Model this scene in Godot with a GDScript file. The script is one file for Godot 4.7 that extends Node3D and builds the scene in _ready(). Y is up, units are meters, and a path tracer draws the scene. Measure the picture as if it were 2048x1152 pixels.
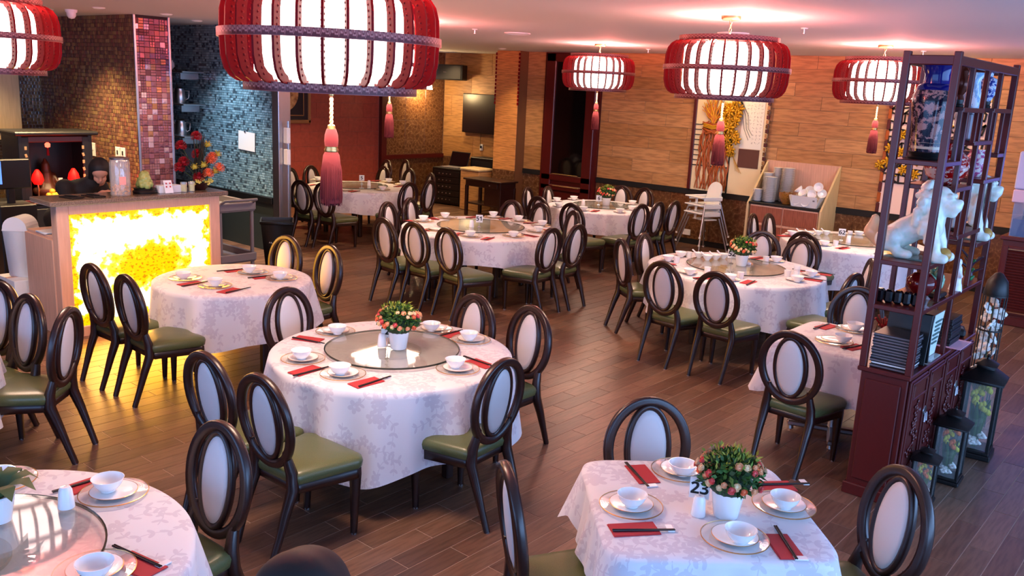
extends Node3D
# Chinese restaurant dining room seen from a raised landing. y is up, metres; the rooms axes are x and z.

var used := {}
var lab := {}
var rng := RandomNumberGenerator.new()
var M := {}
var S := {}

# ---------------------------------------------------------------- mesh builder
class MB:
	var st := SurfaceTool.new()
	var g := 1
	var col := Color.WHITE
	func _init():
		st.begin(Mesh.PRIMITIVE_TRIANGLES)
	func flat(): st.set_smooth_group(-1)
	func soft():
		g += 1
		st.set_smooth_group(g)
	func v(p: Vector3, uv := Vector2.ZERO):
		st.set_color(col)
		st.set_uv(uv)
		st.add_vertex(p)
	# corners counter-clockwise seen from outside
	func tri(a: Vector3, b: Vector3, c: Vector3, ua := Vector2.ZERO, ub := Vector2.ZERO, uc := Vector2.ZERO):
		v(a, ua); v(c, uc); v(b, ub)
	func quad(a: Vector3, b: Vector3, c: Vector3, d: Vector3, ua := Vector2(0, 0), ub := Vector2(1, 0), uc := Vector2(1, 1), ud := Vector2(0, 1)):
		tri(a, b, c, ua, ub, uc)
		tri(a, c, d, ua, uc, ud)
	func box(c: Vector3, s: Vector3, b := Basis.IDENTITY):
		flat()
		var h := s * 0.5
		for ax in 3:
			for sg in [-1.0, 1.0]:
				var n := Vector3.ZERO
				n[ax] = sg
				var u := Vector3.ZERO
				u[(ax + 1) % 3] = 1.0
				var w: Vector3 = n.cross(u)
				quad(c + b * ((n - u - w) * h), c + b * ((n + u - w) * h), c + b * ((n + u + w) * h), c + b * ((n - u + w) * h))
	# chamfered box
	func cbox(c: Vector3, s: Vector3, k := 0.01, b := Basis.IDENTITY):
		flat()
		var h := s * 0.5
		var q := minf(k, minf(h.x, minf(h.y, h.z)) * 0.95)
		var i := h - Vector3.ONE * q
		for ax in 3:
			for sg in [-1.0, 1.0]:
				var n := Vector3.ZERO
				n[ax] = sg
				var u := Vector3.ZERO
				u[(ax + 1) % 3] = 1.0
				var w: Vector3 = n.cross(u)
				quad(c + b * (n * h - u * i - w * i), c + b * (n * h + u * i - w * i), c + b * (n * h + u * i + w * i), c + b * (n * h - u * i + w * i))
		for ax in 3:
			var a1 := (ax + 1) % 3
			var a2 := (ax + 2) % 3
			for s1 in [-1.0, 1.0]:
				for s2 in [-1.0, 1.0]:
					var p := Vector3.ZERO
					p[a1] = s1 * h[a1]; p[a2] = s2 * i[a2]
					var r := Vector3.ZERO
					r[a1] = s1 * i[a1]; r[a2] = s2 * h[a2]
					var t := Vector3.ZERO
					t[ax] = i[ax]
					if s1 * s2 > 0: quad(c + b * (p - t), c + b * (r - t), c + b * (r + t), c + b * (p + t))
					else: quad(c + b * (r - t), c + b * (p - t), c + b * (p + t), c + b * (r + t))
		for sx in [-1.0, 1.0]:
			for sy in [-1.0, 1.0]:
				for sz in [-1.0, 1.0]:
					var x := c + b * Vector3(sx * h.x, sy * i.y, sz * i.z)
					var y := c + b * Vector3(sx * i.x, sy * h.y, sz * i.z)
					var z := c + b * Vector3(sx * i.x, sy * i.y, sz * h.z)
					if sx * sy * sz > 0: tri(x, y, z)
					else: tri(x, z, y)
	# profile of (radius, height), from below the outside upwards; sharp bends start a new smooth group
	func lathe(pr: Array, n := 24, o := Vector3.ZERO, b := Basis.IDENTITY, urep := 1.0, rip := 0.0):
		soft()
		var al := [0.0]
		for i in pr.size() - 1: al.append(al[i] + (pr[i + 1] - pr[i]).length())
		for i in pr.size() - 1:
			if i > 0:
				var d0: Vector2 = (pr[i] - pr[i - 1]).normalized()
				var d1: Vector2 = (pr[i + 1] - pr[i]).normalized()
				if d0.dot(d1) < 0.7: soft()
			for k in n:
				var a0 := TAU * k / n
				var a1 := TAU * (k + 1) / n
				var f0: float = 1.0 + (rip if k % 2 == 0 else 0.0)
				var f1: float = 1.0 + (rip if (k + 1) % 2 == 0 else 0.0)
				var p: Vector2 = pr[i]
				var q: Vector2 = pr[i + 1]
				var A := o + b * Vector3(cos(a0) * p.x * f0, p.y, sin(a0) * p.x * f0)
				var B := o + b * Vector3(cos(a1) * p.x * f1, p.y, sin(a1) * p.x * f1)
				var C := o + b * Vector3(cos(a1) * q.x * f1, q.y, sin(a1) * q.x * f1)
				var D := o + b * Vector3(cos(a0) * q.x * f0, q.y, sin(a0) * q.x * f0)
				var u0 := urep * k / n
				var u1 := urep * (k + 1) / n
				var v0: float = 1.0 - al[i] / al[-1]
				var v1: float = 1.0 - al[i + 1] / al[-1]
				if q.x > 1e-5: tri(A, D, C, Vector2(u0, v0), Vector2(u0, v1), Vector2(u1, v1))
				if p.x > 1e-5: tri(A, C, B, Vector2(u0, v0), Vector2(u1, v1), Vector2(u1, v0))
	func ball(c: Vector3, r: Vector3, n := 12, m := 7):
		soft()
		for i in m:
			for k in n:
				var P := []
				for e in [[0, 0], [1, 0], [1, 1], [0, 1]]:
					var t: float = PI * (i + e[1]) / m
					var a: float = TAU * (k + e[0]) / n
					P.append(c + Vector3(sin(t) * cos(a), -cos(t), sin(t) * sin(a)) * r)
				if i < m - 1: tri(P[0], P[3], P[2])
				if i > 0: tri(P[0], P[2], P[1])
	# tube through points; r a number or an array of radii
	func tube(p: Array, r, n := 8, closed := false, caps := true, sq := Vector2.ONE):
		soft()
		var N := p.size()
		var rings := []
		var up := Vector3.UP
		var first: Vector3 = ((p[1] as Vector3) - (p[0] as Vector3)).normalized()
		if absf(first.dot(up)) > 0.9: up = Vector3.RIGHT
		for i in N:
			var t: Vector3
			if closed: t = (p[(i + 1) % N] - p[(i - 1 + N) % N]).normalized()
			else: t = (p[mini(i + 1, N - 1)] - p[maxi(i - 1, 0)]).normalized()
			var x := up.cross(t).normalized()
			var y := t.cross(x)
			up = y
			var rr: float = r[i] if r is Array else r
			var ring := []
			for k in n:
				var a := TAU * (k + 0.5) / n
				ring.append(p[i] + x * cos(a) * rr * sq.x + y * sin(a) * rr * sq.y)
			rings.append(ring)
		for i in (N if closed else N - 1):
			var A: Array = rings[i]
			var B: Array = rings[(i + 1) % N]
			for k in n:
				var l := (k + 1) % n
				quad(A[k], A[l], B[l], B[k])
		if caps and not closed:
			flat()
			for k in range(1, n - 1):
				tri(rings[0][0], rings[0][k + 1], rings[0][k])
				tri(rings[N - 1][0], rings[N - 1][k], rings[N - 1][k + 1])
	# section (u across, w along z) swept round an ellipse in the xy plane
	func oval(c: Vector3, ax: float, ay: float, sec: Array, n := 40, b := Basis.IDENTITY):
		soft()
		var m := sec.size()
		for i in n:
			for k in m:
				var q := []
				for e in [[0, 0], [1, 0], [1, 1], [0, 1]]:
					var a: float = TAU * (i + e[0]) / n
					var s: Vector2 = sec[(k + e[1]) % m]
					q.append(c + b * Vector3(cos(a) * (ax + s.x), sin(a) * (ay + s.x), s.y))
				quad(q[0], q[1], q[2], q[3])
	# flat outline (counter-clockwise, in xy) thickened along z from -d/2 to d/2
	func slab(poly: PackedVector2Array, d: float, T := Transform3D.IDENTITY):
		flat()
		var ix := Geometry2D.triangulate_polygon(poly)
		for k in range(0, ix.size(), 3):
			var a := poly[ix[k]]
			var b := poly[ix[k + 1]]
			var c := poly[ix[k + 2]]
			if (b - a).cross(c - a) < 0.0:
				var t := b
				b = c
				c = t
			tri(T * Vector3(a.x, a.y, d / 2), T * Vector3(b.x, b.y, d / 2), T * Vector3(c.x, c.y, d / 2), a, b, c)
			tri(T * Vector3(a.x, a.y, -d / 2), T * Vector3(c.x, c.y, -d / 2), T * Vector3(b.x, b.y, -d / 2), a, c, b)
		for i in poly.size():
			var a := poly[i]
			var b := poly[(i + 1) % poly.size()]
			quad(T * Vector3(a.x, a.y, -d / 2), T * Vector3(b.x, b.y, -d / 2), T * Vector3(b.x, b.y, d / 2), T * Vector3(a.x, a.y, d / 2))
	func done() -> ArrayMesh:
		st.index()
		st.generate_normals()
		return st.commit()

# blobs: [from, to, radius from, radius to]; smooth union meshed as surface nets
func blob(bones: Array, cell: float, k := 0.02, mb = null) -> MB:
	var lo := Vector3.ONE * 1e9
	var hi := -lo
	for b in bones:
		for e in 2:
			lo = lo.min(b[e] - Vector3.ONE * b[2 + e])
			hi = hi.max(b[e] + Vector3.ONE * b[2 + e])
	lo -= Vector3.ONE * cell * 2.5
	hi += Vector3.ONE * cell * 2.5
	var d := Vector3i(((hi - lo) / cell).ceil()) + Vector3i.ONE
	var f := PackedFloat32Array()
	f.resize(d.x * d.y * d.z)
	f.fill(1.0)
	for b in bones:
		var rm: float = maxf(b[2], b[3]) + k + cell * 2.0
		var l := Vector3i((((b[0] as Vector3).min(b[1]) - Vector3.ONE * rm - lo) / cell).floor()).clamp(Vector3i.ZERO, d - Vector3i.ONE)
		var h := Vector3i((((b[0] as Vector3).max(b[1]) + Vector3.ONE * rm - lo) / cell).ceil()).clamp(Vector3i.ZERO, d - Vector3i.ONE)
		var ab: Vector3 = b[1] - b[0]
		var L := maxf(ab.length_squared(), 1e-9)
		for z in range(l.z, h.z + 1):
			for y in range(l.y, h.y + 1):
				for x in range(l.x, h.x + 1):
					var p := lo + Vector3(x, y, z) * cell - (b[0] as Vector3)
					var t := clampf(p.dot(ab) / L, 0, 1)
					var s: float = (p - ab * t).length() - lerpf(b[2], b[3], t)
					var i := x + d.x * (y + d.y * z)
					var o := f[i]
					var q := maxf(k - absf(o - s), 0.0) / k
					f[i] = minf(o, s) - q * q * k * 0.25
	if mb == null: mb = MB.new()
	mb.soft()
	var vs := {}
	var cn := [Vector3i(0, 0, 0), Vector3i(1, 0, 0), Vector3i(0, 1, 0), Vector3i(1, 1, 0), Vector3i(0, 0, 1), Vector3i(1, 0, 1), Vector3i(0, 1, 1), Vector3i(1, 1, 1)]
	var ed := [[0, 1], [2, 3], [4, 5], [6, 7], [0, 2], [1, 3], [4, 6], [5, 7], [0, 4], [1, 5], [2, 6], [3, 7]]
	for z in d.z - 1:
		for y in d.y - 1:
			for x in d.x - 1:
				var i := x + d.x * (y + d.y * z)
				var n := 0
				for c in 8:
					var q: Vector3i = cn[c]
					if f[i + q.x + d.x * (q.y + d.y * q.z)] < 0.0: n += 1
				if n == 0 or n == 8: continue
				var sum := Vector3.ZERO
				var m := 0
				for e in ed:
					var a: Vector3i = cn[e[0]]
					var b: Vector3i = cn[e[1]]
					var fa := f[i + a.x + d.x * (a.y + d.y * a.z)]
					var fb := f[i + b.x + d.x * (b.y + d.y * b.z)]
					if (fa < 0.0) != (fb < 0.0):
						sum += Vector3(a).lerp(Vector3(b), fa / (fa - fb))
						m += 1
				vs[i] = lo + (Vector3(x, y, z) + sum / m) * cell
	var st := [1, d.x, d.x * d.y]
	for i in vs:
		for ax in 3:
			var j: int = i + st[ax]
			if (f[i] < 0.0) == (f[j] < 0.0): continue
			var u: int = st[(ax + 1) % 3]
			var w: int = st[(ax + 2) % 3]
			if not (vs.has(i - u) and vs.has(i - w) and vs.has(i - u - w)): continue
			if f[i] < 0.0: mb.quad(vs[i - u - w], vs[i - w], vs[i], vs[i - u])
			else: mb.quad(vs[i - u - w], vs[i - u], vs[i], vs[i - w])
	return mb

# ---------------------------------------------------------------- naming
func obj(called: String, mesh: Mesh, m: Material, parent: Node = self, at := Vector3.ZERO) -> MeshInstance3D:
	var o := MeshInstance3D.new()
	o.mesh = mesh
	o.material_override = m
	o.position = at
	put(o, called, parent)
	return o

func put(o: Node3D, called: String, parent: Node = self):
	var key := str(parent.get_instance_id()) + called
	var n: int = used.get(key, 0)
	used[key] = n + 1
	o.name = called if n == 0 else "%s_%03d" % [called, n]
	parent.add_child(o, true)

func tag(o: Node3D, label: String, category: String, group := "") -> Node3D:
	if lab.has(label): print("same label: ", label)
	lab[label] = true
	o.set_meta("label", label)
	o.set_meta("category", category)
	if group: o.set_meta("group", group)
	return o

func thing(called: String, label: String, category: String, at := Vector3.ZERO, turn := 0.0, group := "") -> Node3D:
	var o := Node3D.new()
	put(o, called)
	o.position = at
	o.rotation.y = turn
	tag(o, label, category, group)
	return o

func dup(src: Node3D, called: String, label: String, category: String, at: Vector3, turn := 0.0, group := "") -> Node3D:
	var o: Node3D = src.duplicate()
	put(o, called)
	o.position = at
	o.rotation.y = turn
	tag(o, label, category, group)
	return o

func struct(called: String, mesh: Mesh, m: Material, parent: Node = self, at := Vector3.ZERO) -> MeshInstance3D:
	var o := obj(called, mesh, m, parent, at)
	o.set_meta("kind", "structure")
	return o

func bx(s: Vector3, k := 0.0) -> ArrayMesh:
	var b := MB.new()
	if k > 0.0: b.cbox(Vector3.ZERO, s, k)
	else: b.box(Vector3.ZERO, s)
	return b.done()

func lathed(pr: Array, n := 24) -> ArrayMesh:
	var b := MB.new()
	b.lathe(pr, n)
	return b.done()

func tubed(p: Array, r, n := 8) -> ArrayMesh:
	var b := MB.new()
	b.tube(p, r, n)
	return b.done()

func V(x: float, y: float) -> Vector2: return Vector2(x, y)

# ---------------------------------------------------------------- materials
func mat(c: Color, rough := 0.6, metal := 0.0, tex: Texture2D = null, scale := Vector3.ZERO, world := true) -> StandardMaterial3D:
	var m := StandardMaterial3D.new()
	m.albedo_color = c
	m.roughness = rough
	m.metallic = metal
	if tex: m.albedo_texture = tex
	if scale != Vector3.ZERO:
		m.uv1_triplanar = true
		m.uv1_world_triplanar = world
		m.uv1_scale = scale
		m.uv1_triplanar_sharpness = 8.0
	return m

func glow(c: Color, e: float, tex: Texture2D = null) -> StandardMaterial3D:
	var m := mat(Color(c.r * 0.85, c.g * 0.85, c.b * 0.85), 0.6)
	m.emission_enabled = true
	m.emission = c
	m.emission_energy_multiplier = e
	if tex:
		m.emission_texture = tex
		m.emission_operator = BaseMaterial3D.EMISSION_OP_MULTIPLY
	return m

func glass(c: Color, a := 0.12, rough := 0.03) -> StandardMaterial3D:
	var m := mat(Color(c.r, c.g, c.b, a), rough)
	m.transparency = BaseMaterial3D.TRANSPARENCY_ALPHA
	return m

# seamless noise image run through a colour ramp
func noise_tex(size: int, freq: float, ramp: Array, seed_ := 1, oct := 4, ridged := false, kind := FastNoiseLite.TYPE_SIMPLEX_SMOOTH) -> ImageTexture:
	var n := FastNoiseLite.new()
	n.seed = seed_
	n.noise_type = kind
	n.frequency = freq
	n.fractal_octaves = oct
	if kind == FastNoiseLite.TYPE_CELLULAR:
		n.cellular_return_type = FastNoiseLite.RETURN_DISTANCE2_SUB
		n.cellular_jitter = 1.0
		n.domain_warp_enabled = true
		n.domain_warp_amplitude = 30.0
		n.domain_warp_frequency = 0.02
	if ridged: n.fractal_type = FastNoiseLite.FRACTAL_RIDGED
	var src := n.get_seamless_image(size, size)
	var gr := Gradient.new()
	var off := PackedFloat32Array()
	var cols := PackedColorArray()
	for r in ramp:
		off.append(r[0])
		cols.append(r[1])
	gr.offsets = off
	gr.colors = cols
	var im := Image.create(size, size, true, Image.FORMAT_RGB8)
	for y in size:
		for x in size:
			im.set_pixel(x, y, gr.sample(src.get_pixel(x, y).r))
	im.generate_mipmaps()
	return ImageTexture.create_from_image(im)

func disc_px(im: Image, c: Vector2, r: Vector2, col: Color, turn := 0.0):
	var R := maxf(r.x, r.y) + 1.0
	for y in range(int(c.y - R), int(c.y + R) + 1):
		for x in range(int(c.x - R), int(c.x + R) + 1):
			var d := (Vector2(x, y) - c).rotated(-turn) / r
			if d.length_squared() < 1.0: im.set_pixel(posmod(x, im.get_width()), posmod(y, im.get_height()), col)

func line_px(im: Image, a: Vector2, b: Vector2, w: float, col: Color):
	var n := int((b - a).length() / maxf(w * 0.6, 0.7)) + 1
	for i in n + 1: disc_px(im, a.lerp(b, float(i) / n), Vector2(w, w), col)

func damask_tex() -> ImageTexture:
	var n := 512
	var im := Image.create(n, n, true, Image.FORMAT_RGB8)
	im.fill(Color(0.93, 0.93, 0.93))
	var r := RandomNumberGenerator.new()
	r.seed = 7
	var dk := Color(0.865, 0.85, 0.865)  # darker leaf tone: sheen contrast of the weave put into the colour
	for k in 20:
		var c := Vector2(r.randf() * n, r.randf() * n)
		var a := r.randf() * TAU
		var R := r.randf_range(18, 34)
		for q in 5: disc_px(im, c + Vector2(R * 0.75, 0).rotated(a + TAU * q / 5), Vector2(R * 0.55, R * 0.42), dk, a + TAU * q / 5)
		disc_px(im, c, Vector2(R * 0.2, R * 0.2), Color(0.93, 0.93, 0.93))
		var p := c
		var h := r.randf() * TAU
		for s in 16:
			var p2 := p + Vector2(13, 0).rotated(h)
			line_px(im, p, p2, 1.8, dk)
			if s % 3 == 1:
				for sg in [-1.0, 1.0]: disc_px(im, p2 + Vector2(13, 0).rotated(h + sg * 1.0), Vector2(14, 6.5), dk, h + sg * 1.0)
			p = p2
			h += r.randf_range(-0.5, 0.5) + 0.12
	im.generate_mipmaps()
	return ImageTexture.create_from_image(im)

# one repeat of a Greek key
func key_tex() -> ImageTexture:
	var a := ["##############", "#............#", "#.##########.#", "#.#........#.#", "#.#.######.#.#", "#.#.#....#.#.#", "#.#.#.##.#.#.#", "..#.####.#.#..", "###......#.###", "..........#..."]
	var im := Image.create(14, 14, false, Image.FORMAT_RGB8)
	im.fill(Color(0.36, 0.07, 0.08))
	for y in 10:
		for x in 14:
			if a[y][x] == "#": im.set_pixel(x, y + 2, Color(0.78, 0.62, 0.58))
	for x in 14:
		im.set_pixel(x, 0, Color(0.78, 0.62, 0.58))
		im.set_pixel(x, 13, Color(0.78, 0.62, 0.58))
	return ImageTexture.create_from_image(im)

# backlit onyx: bright light from behind painted pale, amber and green veined where thick
func onyx_tex() -> ImageTexture:
	var w := 384
	var h := 288
	var n := FastNoiseLite.new()
	n.seed = 3
	n.frequency = 0.03
	n.fractal_octaves = 5
	var n2 := FastNoiseLite.new()
	n2.seed = 9
	n2.frequency = 0.09
	var im := Image.create(w, h, true, Image.FORMAT_RGB8)
	for y in h:
		for x in w:
			var u := float(x) / w
			var t := float(y) / h
			var q := n.get_noise_2d(x, y)
			var s := n2.get_noise_2d(x * 0.6 + y * 0.6, y - x * 0.4)
			var cu := (u - 0.53 - (t - 0.5) * 0.22) / 0.30
			var ct := (t - 0.52 + (u - 0.5) * 0.18) / 0.21
			var thick := 1.15 - pow(pow(absf(cu), 4.0) + pow(absf(ct), 4.0), 0.25) + q * 0.55
			var edge := minf(minf(u, 1.0 - u) * 1.35, minf(t, 1.0 - t)) 
			thick = maxf(thick, 0.75 - edge * 11.0 + q * 1.0)
			thick = maxf(thick, 0.8 - Vector2(u - 0.06, t - 0.97).length() * 6.0 + q)
			var k := smoothstep(0.0, 0.55, thick)
			var c := Color(1.0, 0.97, 0.84).lerp(Color(1.0, 0.74, 0.0), k)
			c = c.lerp(Color(0.74, 0.80, 0.10), smoothstep(0.05, 0.3, thick) * (1.0 - smoothstep(0.3, 0.6, thick)) * 0.6)
			if s > 0.30 and k > 0.3: c = c.lerp(Color(0.55, 0.32, 0.02), 0.6 * k)
			c = c * lerpf(1.0, 0.8, k)
			im.set_pixel(x, y, c)
	im.generate_mipmaps()
	return ImageTexture.create_from_image(im)

func vase_tex(bg: Color, fg: Color, seed_: int) -> ImageTexture:
	var n := FastNoiseLite.new()
	n.seed = seed_
	n.frequency = 0.042
	n.domain_warp_enabled = true
	n.domain_warp_amplitude = 18.0
	var im := Image.create(256, 128, true, Image.FORMAT_RGB8)
	for y in 128:
		for x in 256:
			var a := TAU * x / 256.0
			var q := n.get_noise_3d(cos(a) * 40.0, sin(a) * 40.0, y * 1.6)
			im.set_pixel(x, y, bg.lerp(fg, smoothstep(-0.02, 0.08, q)))
	im.generate_mipmaps()
	return ImageTexture.create_from_image(im)

# ---------------------------------------------------------------- tables that labels refer to
const TN := {"T2": "the big middle table", "T1": "the table by the glowing counter", "t51": "the largest round table 51", "t52": "the sauce-bowl table 52 with flowers", "t53": "the table before the dark door", "T5": "the table by the red wall", "t62": "table 62 behind the shelf", "BL": "the cropped corner table", "sq": "square table 23", "RS": "the square table by the shelf", "T0": "the hidden table by the bin"}
const TC := {"T2": Vector3(-4.14, 0.78, -3.73), "T1": Vector3(-6.62, 0.65, -4.1), "t51": Vector3(-7.34, 0.98, -8.06), "t52": Vector3(-4.02, 0.9, -8.42), "t53": Vector3(-7.7, 0.83, -11.24), "T5": Vector3(-11.44, 0.85, -9.45), "t62": Vector3(-3.85, 0.9, -11.4), "BL": Vector3(-3.25, 0.8, -0.87), "sq": Vector3(-1.6, 0.46, -3.24), "RS": Vector3(-2.17, 0.42, -6.5), "T0": Vector3(-6.2, 0.75, -1.25)}
const HOURS := ["twelve", "one", "two", "three", "four", "five", "six", "seven", "eight", "nine", "ten", "eleven"]
var clocks := {}

# where an object stands on a table, as hours of a clock whose twelve points away from the camera
func clock(kind: String, t: String, x: float, z: float) -> String:
	var c: Vector3 = TC[t]
	var u := Vector2(c.x, c.z).normalized()
	var v := Vector2(x - c.x, z - c.z)
	var a := fposmod(atan2(v.dot(Vector2(-u.y, u.x)), v.dot(u)) / TAU * 12.0, 12.0)
	var h := int(round(a * 2.0)) % 24
	for s in [0, 1, -1, 2, -2, 3, -3, 4]:
		var k := posmod(h + s, 24)
		if not clocks.has(kind + t + str(k)):
			clocks[kind + t + str(k)] = true
			return ("half past " + HOURS[k / 2]) if k % 2 else (HOURS[k / 2] + " o'clock")
	return "edge"

func area(called: String, at: Vector3, dir: Vector3, size: Vector2, c: Color, e: float, parent: Node = self):
	var l := AreaLight3D.new()
	l.name = called
	parent.add_child(l, true)
	l.area_size = size
	l.transform = Transform3D(Basis.looking_at(dir, Vector3.UP if absf(dir.y) < 0.9 else Vector3.RIGHT), at)
	l.light_color = c
	l.light_energy = e
	l.area_range = 40.0
	l.area_attenuation = 2.0
	l.shadow_enabled = true

func omni(called: String, at: Vector3, c: Color, e: float, size := 0.2, parent: Node = self):
	var l := OmniLight3D.new()
	l.name = called
	parent.add_child(l, true)
	l.position = at
	l.light_color = c
	l.light_energy = e
	l.light_size = size
	l.omni_range = 30.0
	l.omni_attenuation = 2.0
	l.shadow_enabled = true

func view():
	var cam := Camera3D.new()
	cam.name = "camera"
	add_child(cam)
	cam.transform = Transform3D(Basis(Vector3(0.757479, 0.047587, -0.651123), Vector3(-0.180855, 0.973603, -0.139240), Vector3(0.627310, 0.223230, 0.746091)), Vector3(0, 2.5, 0))
	cam.fov = rad_to_deg(2.0 * atan(576.0 / 1745.38))
	cam.near = 0.05
	cam.far = 100.0
	cam.current = true
	var w := WorldEnvironment.new()
	w.name = "environment"
	var e := Environment.new()
	var sky := Sky.new()
	var sm := ProceduralSkyMaterial.new()
	sm.sky_top_color = Color(0.45, 0.62, 0.95)
	sm.sky_horizon_color = Color(0.8, 0.88, 1.0)
	sm.ground_bottom_color = Color(0.25, 0.26, 0.28)
	sm.ground_horizon_color = Color(0.6, 0.65, 0.7)
	sky.sky_material = sm
	e.background_mode = Environment.BG_SKY
	e.sky = sky
	e.background_energy_multiplier = 1.6
	e.tonemap_mode = Environment.TONE_MAPPER_LINEAR
	e.tonemap_exposure = 1.0
	e.sdfgi_enabled = true
	e.ssao_enabled = true
	e.ssil_enabled = true
	w.environment = e
	add_child(w)
	# daylight through the windows beyond the shelf and behind the camera
	area("daylight_side", Vector3(3.3, 1.55, -4.2), Vector3(-1, -0.02, 0), Vector2(11.0, 2.3), Color(0.55, 0.74, 1.0), 56.0)
	area("daylight_back", Vector3(-2.6, 1.75, 3.3), Vector3(0, 0, -1), Vector2(9.0, 2.3), Color(0.50, 0.71, 1.0), 25.0)
	# the onyx panel of the counter
	area("counter_panel_light", Vector3(-8.13, 0.63, -4.12), Vector3(1, 0, 0), Vector2(1.4, 1.05), Color(1.0, 0.66, 0.06), 6.0)
	# warm area lights over the carved panels
	area("panel_light", Vector3(-6.8, 3.1, -13.0), Vector3(0, -1, -0.35), Vector2(1.2, 0.1), Color(1.0, 0.88, 0.6), 2.0)
	area("lattice_light", Vector3(-3.6, 3.1, -13.0), Vector3(0, -1, -0.35), Vector2(1.2, 0.1), Color(1.0, 0.88, 0.6), 3.0)

func materials():
	M.wood = mat(Color(0.155, 0.06, 0.045), 0.3)          # chair frames
	M.wood.clearcoat_enabled = true
	M.wood.clearcoat = 0.15
	M.pad = mat(Color(0.80, 0.77, 0.76), 0.5)
	M.seat = mat(Color(0.39, 0.42, 0.26), 0.33, 0.0, noise_tex(128, 0.12, [[0.0, Color(0.8, 0.8, 0.8)], [1.0, Color(1, 1, 1)]], 4), Vector3.ONE * 9.0, false)
	M.steel = mat(Color(0.75, 0.75, 0.77), 0.28, 1.0)
	M.gold = mat(Color(0.82, 0.64, 0.40), 0.28, 1.0)
	M.brass = mat(Color(0.72, 0.58, 0.42), 0.35, 1.0)
	M.china = mat(Color(0.95, 0.94, 0.93), 0.12)
	M.white = mat(Color(0.92, 0.92, 0.91), 0.5)
	M.charger = glass(Color(0.95, 0.95, 0.93), 0.22, 0.06)
	M.napkin = mat(Color(0.70, 0.19, 0.21), 0.8)
	M.stick = mat(Color(0.09, 0.035, 0.04), 0.3)
	M.turn = glass(Color(0.58, 0.61, 0.54), 0.22, 0.03)
	M.edge = mat(Color(0.10, 0.15, 0.13), 0.1)
	M.black = mat(Color(0.035, 0.033, 0.036), 0.45)
	M.ink = mat(Color(0.03, 0.03, 0.035), 0.7)
	M.darkred = mat(Color(0.31, 0.055, 0.05), 0.34)         # lacquered shelf and door
	M.darkred.clearcoat_enabled = true
	M.darkred.clearcoat = 0.1
	M.red = mat(Color(0.43, 0.012, 0.04), 0.45)
	M.red.metallic_specular = 0.25
	M.key = mat(Color(0.95, 0.85, 0.85), 0.45, 0.0, key_tex())
	M.key.uv1_scale = Vector3(1, 1, 1)
	M.shade = glow(Color(1.0, 0.89, 0.85), 6.0)
	M.rope = mat(Color(0.85, 0.55, 0.42), 0.8)
	M.tassel = mat(Color(0.36, 0.012, 0.06), 0.85)
	M.leaf = mat(Color(1, 1, 1), 0.6)
	M.leaf.backlight_enabled = true
	M.leaf.backlight = Color(0.2, 0.3, 0.05)
	M.leaf.vertex_color_use_as_albedo = true
	M.cloth = mat(Color(0.95, 0.93, 0.935), 0.75, 0.0, damask_tex())
	M.cloth.uv1_scale = Vector3(1.35, 1.35, 1)
	M.cloth.rim_enabled = true
	M.cloth.rim = 0.4
	var grain := noise_tex(512, 0.012, [[0.0, Color(0.78, 0.75, 0.72)], [0.42, Color(0.90, 0.885, 0.87)], [0.6, Color(0.97, 0.96, 0.95)], [1.0, Color(1, 1, 1)]], 11, 5)
	S.grain = grain
	var fine := noise_tex(256, 0.02, [[0.0, Color(0.91, 0.90, 0.89)], [1.0, Color(1, 1, 1)]], 14, 4)
	for k in 4:
		var f: Color = [Color(0.45, 0.335, 0.265), Color(0.39, 0.285, 0.23), Color(0.49, 0.365, 0.29), Color(0.425, 0.305, 0.24)][k]
		var m := mat(f, 0.36, 0.0, grain, Vector3(5.5, 5.5, 0.55))
		m.uv1_offset = Vector3(0.13, 0.2, 0.31) * k
		M["floor%d" % k] = m
		var w: Color = [Color(0.76, 0.57, 0.36), Color(0.72, 0.53, 0.32), Color(0.79, 0.60, 0.39), Color(0.745, 0.55, 0.345)][k]
		m = mat(w, 0.48, 0.0, grain, Vector3(0.4, 3.2, 0.4))
		m.uv1_offset = Vector3(0.17, 0.27, 0.11) * k
		M["plank%d" % k] = m
	M.grout = mat(Color(0.70, 0.61, 0.55), 0.7)
	M.ceiling = mat(Color(0.88, 0.86, 0.85), 0.85)
	var marb := noise_tex(512, 0.022, [[0.0, Color(0.66, 0.52, 0.36)], [0.06, Color(0.56, 0.42, 0.28)], [0.15, Color(0.43, 0.30, 0.20)], [0.5, Color(0.36, 0.235, 0.15)], [1.0, Color(0.27, 0.17, 0.11)]], 21, 3, false, FastNoiseLite.TYPE_CELLULAR)
	M.marble = mat(Color(1, 1, 1), 0.2, 0.0, marb, Vector3.ONE * 0.8)
	M.marble2 = mat(Color(1, 0.98, 0.94), 0.22, 0.0, marb, Vector3.ONE * 1.1)
	M.marble2.uv1_offset = Vector3(0.3, 0.6, 0.2)
	M.redwall = mat(Color(0.64, 0.27, 0.21), 0.6, 0.0, noise_tex(256, 0.03, [[0.0, Color(0.86, 0.86, 0.86)], [1.0, Color(1, 1, 1)]], 5), Vector3.ONE * 1.2)
	M.plaster = mat(Color(0.62, 0.58, 0.55), 0.8)
	M.light_wood = mat(Color(0.86, 0.68, 0.58), 0.5, 0.0, fine, Vector3(5.0, 0.4, 5.0))
	M.pale_wood = mat(Color(0.86, 0.77, 0.58), 0.5, 0.0, fine, Vector3(5.0, 0.4, 5.0))
	M.drawer = mat(Color(0.62, 0.36, 0.27), 0.5, 0.0, grain, Vector3(6.0, 0.6, 6.0))
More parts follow.
